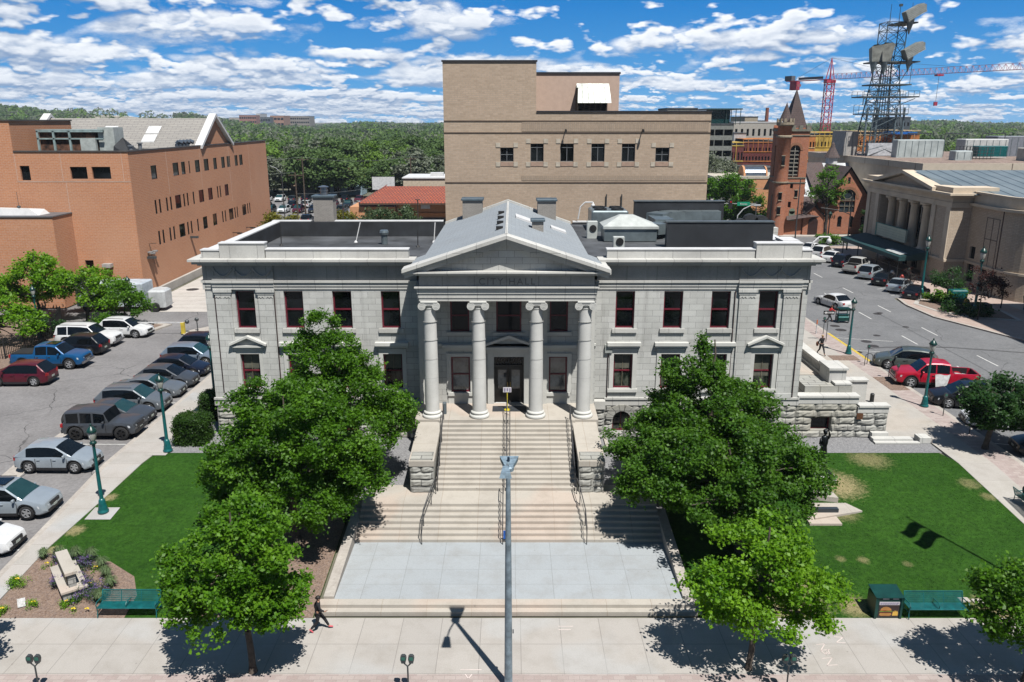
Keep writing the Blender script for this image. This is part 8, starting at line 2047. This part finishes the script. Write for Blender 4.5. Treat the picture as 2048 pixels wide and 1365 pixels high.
plant=[(66,74,141,143,13.9,16.9,PLW,'long pale panelled plant screen on the flat roof beside the lattice tower'),(77.6,85,141,144,13.9,17.0,plain('light_grey_panel',(.62,.63,.62),.5),'big light grey roof house'),(77.2,82.1,136,138,14.3,16.0,TEAL,'teal ribbed roof unit'),(70.8,73.5,131,133,13.9,15.4,PLW,'small white louvred unit at the roof front'),(80.5,88,127,131,13.9,15.9,plain('pale_block',(.6,.57,.5),.7),'pale block at the right edge of the flat roof'),(86,98,146,150,13.9,17.4,plain('blue_grey_block',(.22,.24,.28),.6),'blue grey block at the right edge above the flat roof'),(60.5,63,150,156,13.9,18.2,plain('pale_grey_slab',(.42,.40,.38),.8),'tall grey slab left of the lattice tower')]
for x0_,x1_,y0_,y1_,z0_,z1_,mt,lab in plant:
    a=thing('rooftop_plant',lab,'roof unit',((x0_+x1_)/2,y0_,z0_));m=MB();m.bev(x0_,x1_,y0_,y1_,z0_,z1_,.08);m.build('casing',mt,a)
    m=MB();k=x0_+.3
    while k<x1_: m.box(k,k+.08,y0_-.03,y0_-.002,z0_+.2,z1_-.2);k+=1.1
    m.build('rib',plain('rib_grey',(.12,.16,.18),.6),a)
a=thing('roof_railings','thin steel walkway frames and railings on the exchange roof','railing',(80,130,13.9));m=MB()
for x_,y_ in ((76,134),(76.5,139)):
    for k in range(8):
        for z in (14.9,15.9): m.tube((x_-2+k*.6,y_,z-1),(x_-2+k*.6,y_,z),.04,.05,4)
    for z in (14.4,14.9,15.4,15.9): m.tube((x_-2,y_,z),(x_+2.6,y_,z),.05,.06,4)
for k in range(3): x_=69+k*6.5;m.tube((x_,144,17.9),(x_+4,144,17.9),.12,.12,4);m.tube((x_,144,17.9),(x_,144,16),.06,.06,4);m.tube((x_+4,144,17.9),(x_+4,144,16),.06,.06,4)
m.build('frame',METAL,a)
# lattice tower with horn antennas
LT_=thing('lattice_tower','tall dark steel lattice tower with platforms and horn antennas','tower',(68,150,13.9))
STL=plain('tower_steel',(.10,.135,.15),.55,metal=.3,var=.3,scale=1);STL2=plain('tower_steel_pale',(.2,.26,.29),.5,metal=.3,var=.2)
tcx,tcy=66.6,150.0
def zat(v): return V(1755,v,tcy)[1]
def half(z): return lerp(3.1,1.35,min(1,max(0,(z-13.9)/(31-13.9))))
levels=[13.9,16.2,18.6,21,23.2,25.2,27.2,29.2,31,33,35.2,36.6]
m=MB()
def tp(z,i): h=half(z) if z<31 else 1.7;o=(0 if z<31 else .3)*min(1,(z-31)/3+.4) if z>=31 else 0;return (tcx+o+(-h,h,h,-h)[i],tcy+(-h,-h,h,h)[i],z)
for za,zb in zip(levels,levels[1:]):
    for i in range(4):
        r_=.12 if za<25 else .09
        m.tube(tp(za,i),tp(zb,i),r_,r_,4,False);j=(i+1)%4
        m.tube(tp(za,i),tp(zb,j),.05,.05,4,False);m.tube(tp(za,j),tp(zb,i),.05,.05,4,False);m.tube(tp(zb,i),tp(zb,j),.06,.06,4,False)
m.build('lattice',STL,LT_)
m=MB()
for i in range(-2,3): m.tube((tcx+i*.6,tcy,13.9),(tcx+i*.35,tcy,31),.10,.08,5)
for dx_ in (-3.4,-1.6,1.8,3.2): m.tube((tcx+dx_,tcy-2,13.9),(tcx+dx_,tcy-2,22.3),.18,.18,6)
for k in range(14): z=15+k*1.2;m.tube((tcx-half(z),tcy-half(z),z),(tcx+half(z)*R.uniform(-.5,1),tcy-half(z),z+R.uniform(.5,2)),.05,.05,4)
m.build('cable_run',STL2,LT_)
def platform(m,z,hw1,hw2,rail=1.1,cx_=tcx):
    m.box(cx_-hw1,cx_+hw2,tcy-2.6,tcy+2.6,z,z+.22)
    if rail:
        n=int((hw1+hw2)/.9)
        for k in range(n+1):
            xx=cx_-hw1+(hw1+hw2)*k/n
            for yy in (tcy-2.6,tcy+2.6): m.tube((xx,yy,z),(xx,yy,z+rail),.04,.04,4)
        for yy in (tcy-2.6,tcy+2.6):
            for zz in (z+rail*.5,z+rail): m.tube((cx_-hw1,yy,zz),(cx_+hw2,yy,zz),.045,.045,4)
m=MB();platform(m,zat(230),4.0,3.6,1.7);platform(m,zat(196),4.6,5.2,1.1);platform(m,zat(172),3.0,3.6,0);platform(m,zat(127),3.2,4.6,0);platform(m,zat(50),-.3,3.4,0)
for s in (-1,1):
    m.tube((tcx+s*4.5,tcy-2.6,zat(198)),(tcx+s*1.8,tcy-2,zat(212)),.08,.08,4);m.tube((tcx+s*3.3,tcy-2.4,zat(172)),(tcx+s*3.3,tcy-2.4,zat(128)),.05,.05,4);m.tube((tcx+s*3.3,tcy-2.4,zat(128)),(tcx+s*1.4,tcy-2,zat(172)),.07,.07,4)
m.tube((tcx-4.6,tcy-2.6,zat(196)),(tcx-4.6,tcy-2.6,zat(211)),.09,.09,4);m.build('platform',STL,LT_)
HORN=plain('horn_grey',(.30,.31,.28),.5,var=.25,scale=1);HRIB=plain('horn_pale',(.45,.48,.47),.4,var=.2)
for cx_,w_ in ((-3.4,1.0),(-1.5,1.15)):
    m=MB();x_=tcx+cx_;z0_=zat(126);z1_=zat(93) if cx_<-2 else zat(89)
    m.add([(x_-w_*.6,tcy-3.0,z0_),(x_+w_*.6,tcy-3.0,z0_),(x_+w_,tcy-3.3,z1_-.3),(x_+w_*.6,tcy-3.3,z1_),(x_-w_*.6,tcy-3.3,z1_),(x_-w_,tcy-3.3,z1_-.3),
      (x_-w_*.5,tcy-1.6,z0_),(x_+w_*.5,tcy-1.6,z0_),(x_+w_*.8,tcy-1.6,z1_-.6),(x_-w_*.8,tcy-1.6,z1_-.6)],[(0,1,2,3,4,5),(1,7,8,2),(7,6,9,8),(6,0,5,9),(2,8,9,5,4,3),(0,6,7,1)])
    h_=m.build('horn_antenna',HORN,LT_);m=MB();m.lathe([(.75,0),(.08,-2.2)],(x_,tcy-2.3,z0_),8);m.build('feed_cone',STL2,h_)
for dx_,v0 in ((3.0,118),(2.4,44)):
    m=MB();x_=tcx+dx_;z0_=zat(v0)
    mx=Matrix.Translation((x_,tcy-2.5,z0_+1.0))@Matrix.Rotation(math.radians(28),4,'Y')
    M_=mx
    vs=[(-1.6,-.9,-.9),(1.7,-.9,-.6),(2.1,-.9,.4),(1.4,-.9,.95),(-1.4,-.9,.9),(-1.6,.9,-.9),(1.7,.9,-.6),(2.1,.9,.4),(1.4,.9,.95),(-1.4,.9,.9)]
    mx2=Matrix.Translation((x_,tcy-2.5,z0_+1.1))@Matrix.Rotation(math.radians(-28),4,'Y')
    m.add([tuple(mx2@Vector(v_)) for v_ in vs],[(0,1,2,3,4),(9,8,7,6,5),(0,5,6,1),(1,6,7,2),(2,7,8,3),(3,8,9,4),(4,9,5,0)]);h_=m.build('horn_antenna',HORN,LT_)
    m=MB()
    for k in range(6): m.box(-1.5,1.8,-.96,-.9,-.7+k*.28,-.58+k*.28,mx2)
    m.build('horn_rib',HRIB,h_);m=MB();m.lathe([(.75,0),(.08,-2.4)],(x_-.3,tcy-2.3,z0_+.1),8);m.build('feed_cone',STL2,h_)
m=MB();
for dx_,h_ in ((-.4,3.4),(1.2,3.2),(3.3,3.6)): m.tube((tcx+dx_,tcy,zat(50)),(tcx+dx_,tcy,zat(50)+h_),.07,.04,5)
m.box(tcx+1.0,tcx+1.5,tcy-.2,tcy+.2,zat(50)+3.0,zat(50)+3.4);m.build('whip_aerial',STL,LT_)
m=MB();m.lathe([(.0,0),(.9,.3),(.95,.35),(.1,.4)],(tcx+3.3,tcy-3.5,14.8),14,Matrix.Rotation(PI/2-.4,4,'X'));m.box(tcx-3,tcx+2.6,tcy-3,tcy-2,14,16.2);m.build('dish_and_cabinets',plain('white_cabinet',(.6,.62,.66),.5,var=.2),LT_)
# ------------------------------------------------------------------ tower crane
PK=plain('crane_red',(.55,.05,.10),.5,var=.1);PK2=plain('crane_pink',(.58,.28,.36),.5,var=.1)
CR_=thing('tower_crane','red tower crane with a long lattice jib behind the lattice tower','crane',(112.7,298,1.2))
cx0,cy0=112.7,298.0;JD=Vector((.5,-.866,0));JS=Vector((.866,.5,0));JZ=34.2
m=MB();z=1.2;h=1.3
while z<JZ-1:
    z1=min(z+2.4,JZ-1);c_=[(cx0-h,cy0-h),(cx0+h,cy0-h),(cx0+h,cy0+h),(cx0-h,cy0+h)]
    for i in range(4):
        j=(i+1)%4;m.tube((*c_[i],z),(*c_[i],z1),.18,.18,4,False);m.tube((*c_[i],z),(*c_[j],z1),.1,.1,4,False);m.tube((*c_[i],z1),(*c_[j],z1),.1,.1,4,False)
    z=z1
m.build('mast',PK,CR_)
m=MB();o=Vector((cx0,cy0,JZ));m.box(cx0-1.6,cx0+1.6,cy0-1.6,cy0+1.6,JZ-1.2,JZ-.2);apx=o+Vector((0,0,7.2))
for s in (-1,1):
    for d in (-1,1): m.tube(o+JS*s*1.0+JD*d*1.0,apx,.18,.1,5)
m.build('slewing_unit_and_apex',PK,CR_)
m=MB();n=34;L_=66
for k in range(n):
    a_=o+JD*(L_*k/n);b_=o+JD*(L_*(k+1)/n);t_=Vector((0,0,1.8));ho=JS*.8
    m.tube(a_+ho,b_+ho,.065,.065,4,False);m.tube(a_-ho,b_-ho,.065,.065,4,False);m.tube(a_+t_,b_+t_,.07,.07,4,False);mid=(a_+b_)/2+t_
    m.tube(a_+ho,mid,.055,.055,4,False);m.tube(mid,b_+ho,.055,.055,4,False);m.tube(a_-ho,mid,.055,.055,4,False);m.tube(mid,b_-ho,.055,.055,4,False)
m.build('jib',PK2,CR_)
m=MB();
for s in (-1,1): m.tube(o+JS*s*.9,o+JS*s*.9-JD*19,.16,.16,4)
for k in range(10): m.tube(o+JS*.9-JD*k*2,o-JS*.9-JD*(k+1)*1.9,.06,.06,4)
m.build('counter_jib',PK,CR_)
m=MB();
mx=Matrix.Translation(o-JD*15.5)@Matrix.Rotation(-math.radians(60),4,'Z');m.box(-1.5,1.5,-1,1,-3.2,-.2,mx);m.build('counterweight',PK,CR_)
m=MB();mx=Matrix.Translation(o-JD*18)@Matrix.Rotation(-math.radians(60),4,'Z');m.box(-1.6,1.6,-1,1,.2,1.9,mx);mx=Matrix.Translation(o-JD*8.5)@Matrix.Rotation(-math.radians(60),4,'Z');m.box(-5.5,5.5,-.05,.05,.3,1.2,mx);m.build('machinery_cab',plain('crane_grey',(.12,.13,.15),.6),CR_)
m=MB()
m.tube(apx,o-JD*17,.05,.05,4);m.tube(apx,o+JD*22+Vector((0,0,1.8)),.05,.05,4);m.tube(apx,o+JD*46+Vector((0,0,1.8)),.05,.05,4);m.build('tie_rope',plain('rope_grey',(.2,.2,.22),.6),CR_)
tr=o+JD*41;m=MB();m.box(tr.x-1,tr.x+1,tr.y-1,tr.y+1,tr.z-.7,tr.z-.2);m.build('trolley',PK,CR_);m=MB();m.tube(tr,tr-Vector((0,0,8.5)),.06,.06,4);m.build('hoist_rope',bpy.data.materials['rope_grey'],CR_);m=MB();m.box(tr.x-.5,tr.x+.5,tr.y-.3,tr.y+.3,tr.z-9.6,tr.z-8.4);m.build('hook_block',PK,CR_)
# ------------------------------------------------------------------ buildings beyond the junction
def bbox_building(name,label,u0,u1,vtop,Y,depth,wallm,floors,cols,glass,z0=1.2,cat='building',inset=.3,win=(.25,.75,.3,.75),band=None,roofm=None,group=None):
    X0,zt=V(u0,vtop,Y);X1,_=V(u1,vtop,Y)
    a=thing(name,label,cat,((X0+X1)/2,Y,z0),group=group);m=MB();w=W2(X0,Y,1,0);L_=X1-X0;fh=(zt-z0-1)/floors;cw=L_/cols;ops=[]
    for j in range(floors):
        for i in range(cols): ops.append((i*cw+cw*win[0],i*cw+cw*win[1],z0+j*fh+fh*win[2],z0+j*fh+fh*win[3]))
    w.face(m,0,L_,z0,zt,ops,inset);m.quad((X1,Y,z0),(X1,Y+depth,z0),(X1,Y+depth,zt),(X1,Y,zt));m.quad((X0,Y+depth,z0),(X0,Y,z0),(X0,Y,zt),(X0,Y+depth,zt))
    m.build('wall',wallm,a)
    if len(ops)<=100:
        for o_ in ops:
            g=MB();w.box(g,o_[0],o_[1],o_[2],o_[3],-inset-.05,-inset);g.build('window',glass,a)
    m=MB();m.box(X0-.1,X1+.1,Y-.1,Y+depth,zt+.003,zt+.3);m.build('roof',roofm or M['roofdeck'],a)
    return a,w,L_,X0,X1,zt
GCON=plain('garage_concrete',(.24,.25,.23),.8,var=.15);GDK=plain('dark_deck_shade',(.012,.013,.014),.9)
a,w,L_,X0,X1,zt=bbox_building('parking_structure','grey multi storey parking structure with a green glass top, behind the tan building',1412,1467,250,195,30,GCON,7,3,GDK,win=(.04,.97,.40,.97),inset=1.2)
m=MB();m.box(X0,X1-.8,195.5,205,zt+.3,zt+3.4);m.build('glass_stair_top',plain('dark_green_glass',(.008,.05,.05),.15,spec=.7),a)
m=MB();m.box(X0,X1+1.8,194.5,206,zt+3.4,zt+3.7);
for k in range(4): m.tube((X1-1.8+k*1.1,195,zt),(X1-1.8+k*1.1,195,zt+3.4),.1,.1,4)
m.build('canopy',plain('canopy_steel',(.03,.07,.07),.5),a)
bbox_building('penthouse_block','brick coloured rooftop block showing just above the tan building roof',1335,1395,219,190,12,GCON,5,8,GDK)
PALC=plain('pale_concrete',(.46,.43,.38),.8,var=.08)
a,w,L_,X0,X1,zt=bbox_building('modernist_hall','pale concrete modernist building with a white roof slab and arched heads',1468,1560,246,262,30,PALC,4,8,M['glass'],win=(.3,.7,.3,.8),roofm=M['copingwhite'])
bbox_building('pale_office','white office corner with four dark windows in front of the modernist hall',1468,1492,268,240,14,plain('white_render',(.5,.5,.5),.8),4,2,M['glass'])
bbox_building('stair_tower','tan stair tower block on the far skyline',1490,1516,235,300,20,plain('tan_render',(.42,.36,.27),.8),8,2,M['glass'],win=(.4,.7,.3,.5))
bbox_building('stair_annexe','low tan annexe right of the skyline stair tower',1516,1530,243,300,20,bpy.data.materials['tan_render'],8,1,M['glass'],win=(.3,.7,.3,.7))
a=thing('brick_chimney_stack','tall thin red chimney stack on the far skyline','chimney',(120,380,1.2));X,zt=V(1535,216,380);m=MB();m.tube((X,380,1.2),(X,380,zt),1.1,.75,10);m.build('stack',plain('stack_red',(.28,.09,.06),.8),a)
ORG=plain('orange_sheathing',(.55,.20,.05),.8,var=.3,scale=.3);YEL=plain('yellow_sheathing',(.60,.40,.07),.8,var=.3,scale=.3);MRN=plain('maroon_sheathing',(.15,.03,.025),.8,var=.3,scale=.2);TIM=plain('raw_timber',(.60,.42,.22),.8,var=.2)
def frame_building(label,u0,u1,vtop,Y,depth,wm,floors,cols,topm=None):
    a,w,L_,X0,X1,zt=bbox_building('timber_frame_building',label,u0,u1,vtop,Y,depth,wm,floors,cols,GDK,win=(.25,.75,.25,.8))
    m=MB()
    for j in range(floors+1): z=1.2+(zt-1.2)*j/floors;w.box(m,0,L_,z-.12,z+.12,0,.12)
    n=int(L_/1.4)
    for k in range(n): w.box(m,k*1.4,k*1.4+.14,zt-(zt-1.2)/floors,zt+.8,0,.14)
    m.build('timber_frame',topm or TIM,a)
    m=MB();m.box(X0,X1,Y-.2,Y+depth*.6,zt+.75,zt+.95);m.build('roof_joists',topm or TIM,a)
frame_building('maroon clad timber frame building under construction left of the church tower',1486,1562,285,232,22,MRN,5,12,ORG)
frame_building('low orange timber frame wing beside the parking structure',1462,1488,292,225,16,MRN,3,4,YEL)
frame_building('orange construction block immediately right of the church tower',1613,1632,272,215,20,ORG,5,3)
frame_building('yellow sheathed timber frame building behind the crane mast',1628,1690,272,225,24,YEL,5,9,YEL)
frame_building('orange sheathed building seen through the lattice tower',1700,1765,270,230,24,ORG,5,10)
frame_building('orange building with open joists right of the lattice tower',1788,1840,268,232,24,ORG,4,6)
a=thing('blue_tarpaulin','bright blue tarpaulin sheet on the orange construction roof','tarpaulin',(110,225,20));X,z=V(1802,268,231);m=MB();m.box(X-3.6,X+3.6,229,236,z-.1,z+.5);m.build('sheet',plain('blue_tarp',(.01,.14,.5),.5),a)
bbox_building('dark_roof_house','dark flat rooftop block on the skyline between tower and wood',1790,1822,236,330,20,plain('slate_block',(.07,.09,.11),.7),6,4,GDK)
bbox_building('grey_white_clad_building','pale blue clad lower storeys beside the church tower',1600,1612,330,200,10,plain('pale_blue_wrap',(.30,.37,.48),.7),4,2,GDK)
bbox_building('low_store','low dark and white store front behind the street tree',1492,1560,338,212,14,plain('blue_grey_store',(.18,.22,.26),.7),1,9,GDK)
# orange stucco building with barrel roof
a=thing('barrel_roof_building','orange stucco building with a blue grey barrel vault on its roof','building',(56,172,1.2));m=MB();X0,zt=V(1505,358,165);X1,_=V(1548,358,165);m.box(X0,X1+3,165,180,1.2,zt);m.build('wall',PEACH,a)
m=MB();m.box(X0-8,X1+3,165-.1,181,zt+.003,zt+.5);m.build('cornice',plain('pale_cornice',(.55,.5,.42),.8),a)
m=MB();m.tube((X0-1.2,168,zt+.3),(X0+3,168,zt+.3),1.9,1.9,20);m.build('barrel_vault',plain('vault_blue_grey',(.12,.15,.19),.3,metal=.5),a);m=MB();m.tube((X0-1.6,168,zt+.3),(X0-1.2,168,zt+.3),2.2,2.2,20);m.tube((X0+3,168,zt+.3),(X0+3.3,168,zt+.3),2.1,2.1,20);m.build('vault_gable',PEACH,a)
# far skyline buildings
for i,(u0,u1,vt,Y,col,fl,co,lab) in enumerate(((478,512,231,1400,(.36,.17,.13),4,8,'red and white hospital block on the far left skyline'),(512,520,228,1420,(.6,.6,.6),4,2,'narrow white block in the skyline group'),(540,567,232,1400,(.40,.22,.15),3,4,'orange brown skyline block'),(567,618,233,1450,(.28,.25,.22),4,12,'long dark office slab on the skyline'),(458,478,236,1500,(.45,.4,.36),2,4,'pale low skyline block at the left'),(520,540,235,1380,(.10,.12,.14),3,4,'dark glass skyline block'))):
    bbox_building('skyline_building',lab,u0,u1,vt,Y,40,plain('skyline_%d'%i,col,.8),fl,co,M['glass'],win=(.1,.9,.3,.75),group='far hospital buildings')
# ------------------------------------------------------------------ traffic signals at the far junction
a=thing('traffic_signal_mast','traffic signal mast arm with a green street name board at the far junction','traffic signal',(42,140,1.2))
Yt=128;X0,z0=V(1440,408,Yt);X1,_=V(1513,408,Yt);m=MB();m.tube((X1,Yt,1.2),(X1,Yt,z0+.3),.15,.1,8);m.tube((X0,Yt,z0),(X1,Yt,z0),.09,.09,6);m.build('arm',METAL,a)
for u in (1433,1461): 
    X,_=V(u,408,Yt);m=MB();m.box(X-.25,X+.25,Yt-.2,Yt+.2,z0-.8,z0+.6);sg=m.build('signal_head',M['blackmetal'],a);m=MB();m.tube((X,Yt-.24,z0+.3),(X,Yt-.2,z0+.3),.14,.14,10);m.build('lens',plain('red_lens',(.5,.02,.02),.3),sg)
X,_=V(1487,408,Yt);m=MB();m.box(X-1.0,X+1.0,Yt-.1,Yt-.05,z0-.3,z0+.3);bd=m.build('street_name_board',plain('sign_green',(.0,.30,.16),.5),a);text('Kiowa',.45,(X,Yt-.12,z0-.16),(PI/2,0,0),SW,bd)
a=thing('american_flag','striped flag hanging on a pole beyond the tan building','flag',(40,132,1.2));X,z=V(1421,398,132);m=MB();m.tube((X,132,1.2),(X,132,z+.3),.06);m.build('pole',METAL,a)
m=MB();m.box(X,X+.45,131.95,132.0,z-3.6,z);m.build('cloth',plain('flag_white',(.6,.55,.55),.8),a);m=MB()
for k in range(6): m.box(X+.02,X+.43,131.93,131.948,z-3.5+k*.5,z-3.25+k*.5)
m.build('stripe',plain('flag_red',(.45,.03,.05),.8),a)
a=thing('curved_street_light','pale curved arm street light in front of the traffic signals','street light',(38,120,1.2));Yq=122;X0,z0=V(1475,432,Yq);m=MB();m.path([(X0,Yq,1.2),(X0,Yq,z0),(X0+.8,Yq,z0+1.0),(X0+2,Yq,z0+1.6),(X0+2.6,Yq,z0+1.6)],.08,6);m.box(X0+2.3,X0+3.4,Yq-.15,Yq+.15,z0+1.5,z0+1.7);m.build('pole',plain('pale_pole',(.5,.52,.53),.5),a)
for u,v,zt_,lab in ((1693,500,9.5,'tall dark pole in front of the church gable'),(1537,470,8,'dark leaning pole beside the church tower'),(1590,478,11,'pale grey pole in front of the church porch'),(1655,482,5,'small dark lantern post in front of the church')):
    x,y,z=G(u,v);a=thing('street_pole',lab,'pole',(x,y,1.2));m=MB();m.tube((x,y,1.2),(x,y,zt_),.12,.08,8);m.build('pole',METAL if 'pale' in lab else M['blackmetal'],a)
    if 'lantern' in lab: m=MB();m.lathe([(.12,zt_),(.3,zt_+.5),(.35,zt_+.6),(0,zt_+1.0)],(x,y,0),8);m.build('lantern',TEALD,a)
    if 'in front of the church gable' in lab: m=MB();m.path([(x,y,zt_-3),(x-1.5,y,zt_-2.4),(x-4.5,y,zt_-2.0)],.07);m.build('arm',M['blackmetal'],a)
# ------------------------------------------------------------------ hills and wood
def hill_h(x,y):
    az=math.atan2(x,y);d=math.hypot(x,y)
    if d<600:return 0
    f=min(1,(d-600)/900.)
    a_=max(0,min(1,(-az-.26)/.30));h=29*a_**.8
    b_=math.exp(-((az+.435)/.05)**2)*8
    c_=3.0*max(0,min(1,(az-.30)/.15))+2.5
    return f*(h+b_+c_+2.2*math.sin(az*31)+1.6*math.sin(az*67+1))
mb=MB();nx,ny=90,16;vs=[]
for j in range(ny+1):
    d=560*(7.5**(j/ny))
    for i in range(nx+1):
        az=-.75+1.5*i/nx;x=d*math.sin(az);y=d*math.cos(az);vs.append((x,y,1.0+hill_h(x,y)+(1.5*math.sin(x*.011)*math.cos(y*.013) if d>700 else 0)))
mb.add(vs,[(j*(nx+1)+i,j*(nx+1)+i+1,(j+1)*(nx+1)+i+1,(j+1)*(nx+1)+i) for j in range(ny) for i in range(nx)])
t=newmat('hill_ground');P=t.pos();c=t.mix(t.ramp(t.noise(P,.012,5,.65),.45,.6),(.05,.075,.03),(.13,.13,.07))
s=t.n('ShaderNodeSeparateXYZ',None,Vector=P);rk=t.math('MULTIPLY',t.ramp(t.noise(P,.02,5,.7),.42,.55),t.ramp(t.math('ABSOLUTE',t.math('ADD',t.math('DIVIDE',s.outputs[0],s.outputs[1]),.465)),.075,.03))
c=t.mix(t.math('MULTIPLY',rk,t.ramp(s.outputs[2],9,18)),c,(.42,.37,.31));t.out(c,.95);struct('hills',mb,t.m)
rs=np.random.RandomState(5)
def crown_leaves(c,r,h,n,size,rs):
    d=rs.normal(size=(n,3));d/=np.linalg.norm(d,axis=1)[:,None];q=rs.uniform(.55,1,n)**.4
    lob=1+.22*np.sin(d[:,0]*4+c[0])*np.cos(d[:,1]*4+c[1])
    d[:,2]=np.where(d[:,2]<-.3,-d[:,2],d[:,2])
    return np.array(c)+d*(q*lob)[:,None]*np.array([r,r,h])
# individual trees along the near edge of the wood
wood=[]
for k in range(150):
    u=R.uniform(520,900);Y=R.uniform(205,300);X=(u-1024)*(Y*.965+3)/1600;wood.append((X,Y))
for k in range(46):
    Y=R.uniform(245,330);u=R.uniform(1620,2060);X=(u-1024)*(Y*.965)/1600;wood.append((X,Y))
proto={}
for nm,mt,rr in (('green',LF,.0),('grey',LF2,.0),('bright',LF3,0)):
    for var in range(2):
        t=thing('wood_tree','','tree',world=False);pts=crown_points([(0,0,6.8,3.6,3.6,3.4),(1.2*(-1)**var,.6,9.2,2.2,2.2,2.0),(-1.6,-.8*(-1)**var,5.0,2.8,2.6,2.0)],1.15,rs=rs)
        quadmesh('crown',leaves(pts,9,.6,.42,rs=rs),mt,t);m=MB();m.tube((0,0,-.1),(0,0,7),.3,.1,7);
        for q in range(6): m.tube((0,0,3+q*.5),tuple(pts[rs.randint(len(pts))]),.1,.03,4)
        m.build('trunk',DBARK,t);proto[(nm,var)]=t
used=set();lab={'green':'dark green','grey':'grey green','bright':'bright green'}
for i,(X,Y) in enumerate(wood):
    key=(R.choice(['green','green','grey','bright','green']),R.randint(0,1))
    if key in used:o=copy_tree(proto[key])
    else:o=proto[key];used.add(key)
    s=R.uniform(.7,1.15);o.location=(X,Y,1.1);o.rotation_euler=(0,0,R.uniform(0,6.28));o.scale=(s*R.uniform(.9,1.15),s*R.uniform(.9,1.15),s*R.uniform(.85,1.1))
    side='left of the tan building' if X<0 else 'right of the lattice tower'
    o['label']=f'{lab[key[0]]} tree at the near edge of the wood {side}';o['group']=f'{lab[key[0]]} trees at the near edge of the wood {side}'
for k,o in proto.items():
    if k not in used:
        for ch in list(o.children): bpy.data.objects.remove(ch)
        bpy.data.objects.remove(o)
# the wood beyond, one mass of crowns
groups={0:[],1:[],2:[]}
cnt=0
def azok(u,Y): return True
for k in range(15000):
    q=R.random();Y=290*((2600/290.)**(q**.8));u=R.uniform(-450,2500)
    X=(u-1024)*(Y*.965)/1600
    if 1010<u<1400 : continue
    if u>1400 and Y<330:continue
    if (u<-60 or u>2110) and R.random()<.3:continue
    hh=hill_h(X,Y)
    r=R.uniform(2.6,5.2)*(1+Y/2600.);h=R.uniform(4.5,8.5)
    top=hh+R.uniform(4.5,10.5)
    if -.475<math.atan2(X,Y)<-.385 and Y>900 and hh>11 and R.random()<.9: continue
    n=max(8,int(150*290/Y*.75));size=.34+Y*.0010
    c=(X,Y,top-2.0)
    p=crown_leaves(c,r,h*.75,n,size,rs)
    g_=rs.choice([0,0,0,1,1,2],p=None)
    groups[g_].append(leaves(p,1,.25,size,rs=rs,up=.3,aspect=.9))
for g_,mt,nm in ((0,LF,'dark green crowns of the far wood'),(1,LF2,'grey green crowns of the far wood'),(2,LF3,'bright green crowns of the far wood')):
    o=quadmesh('far_wood',np.concatenate(groups[g_]),mt);tag(o,nm,'wood',kind='stuff')

# thin air over the whole scene
m=MB();m.box(-3200,3200,-60,3600,-2,70)
hz_=m.build('haze',None);tag(hz_,kind='stuff')
t=newmat('haze_air');pv=t.n('ShaderNodeVolumePrincipled');pv.inputs['Color'].default_value=(.72,.82,.95,1);pv.inputs['Density'].default_value=.00011;pv.inputs['Anisotropy'].default_value=.2
o_=t.n('ShaderNodeOutputMaterial');t.t.links.new(pv.outputs[0],o_.inputs['Volume']);hz_.data.materials.append(t.m)
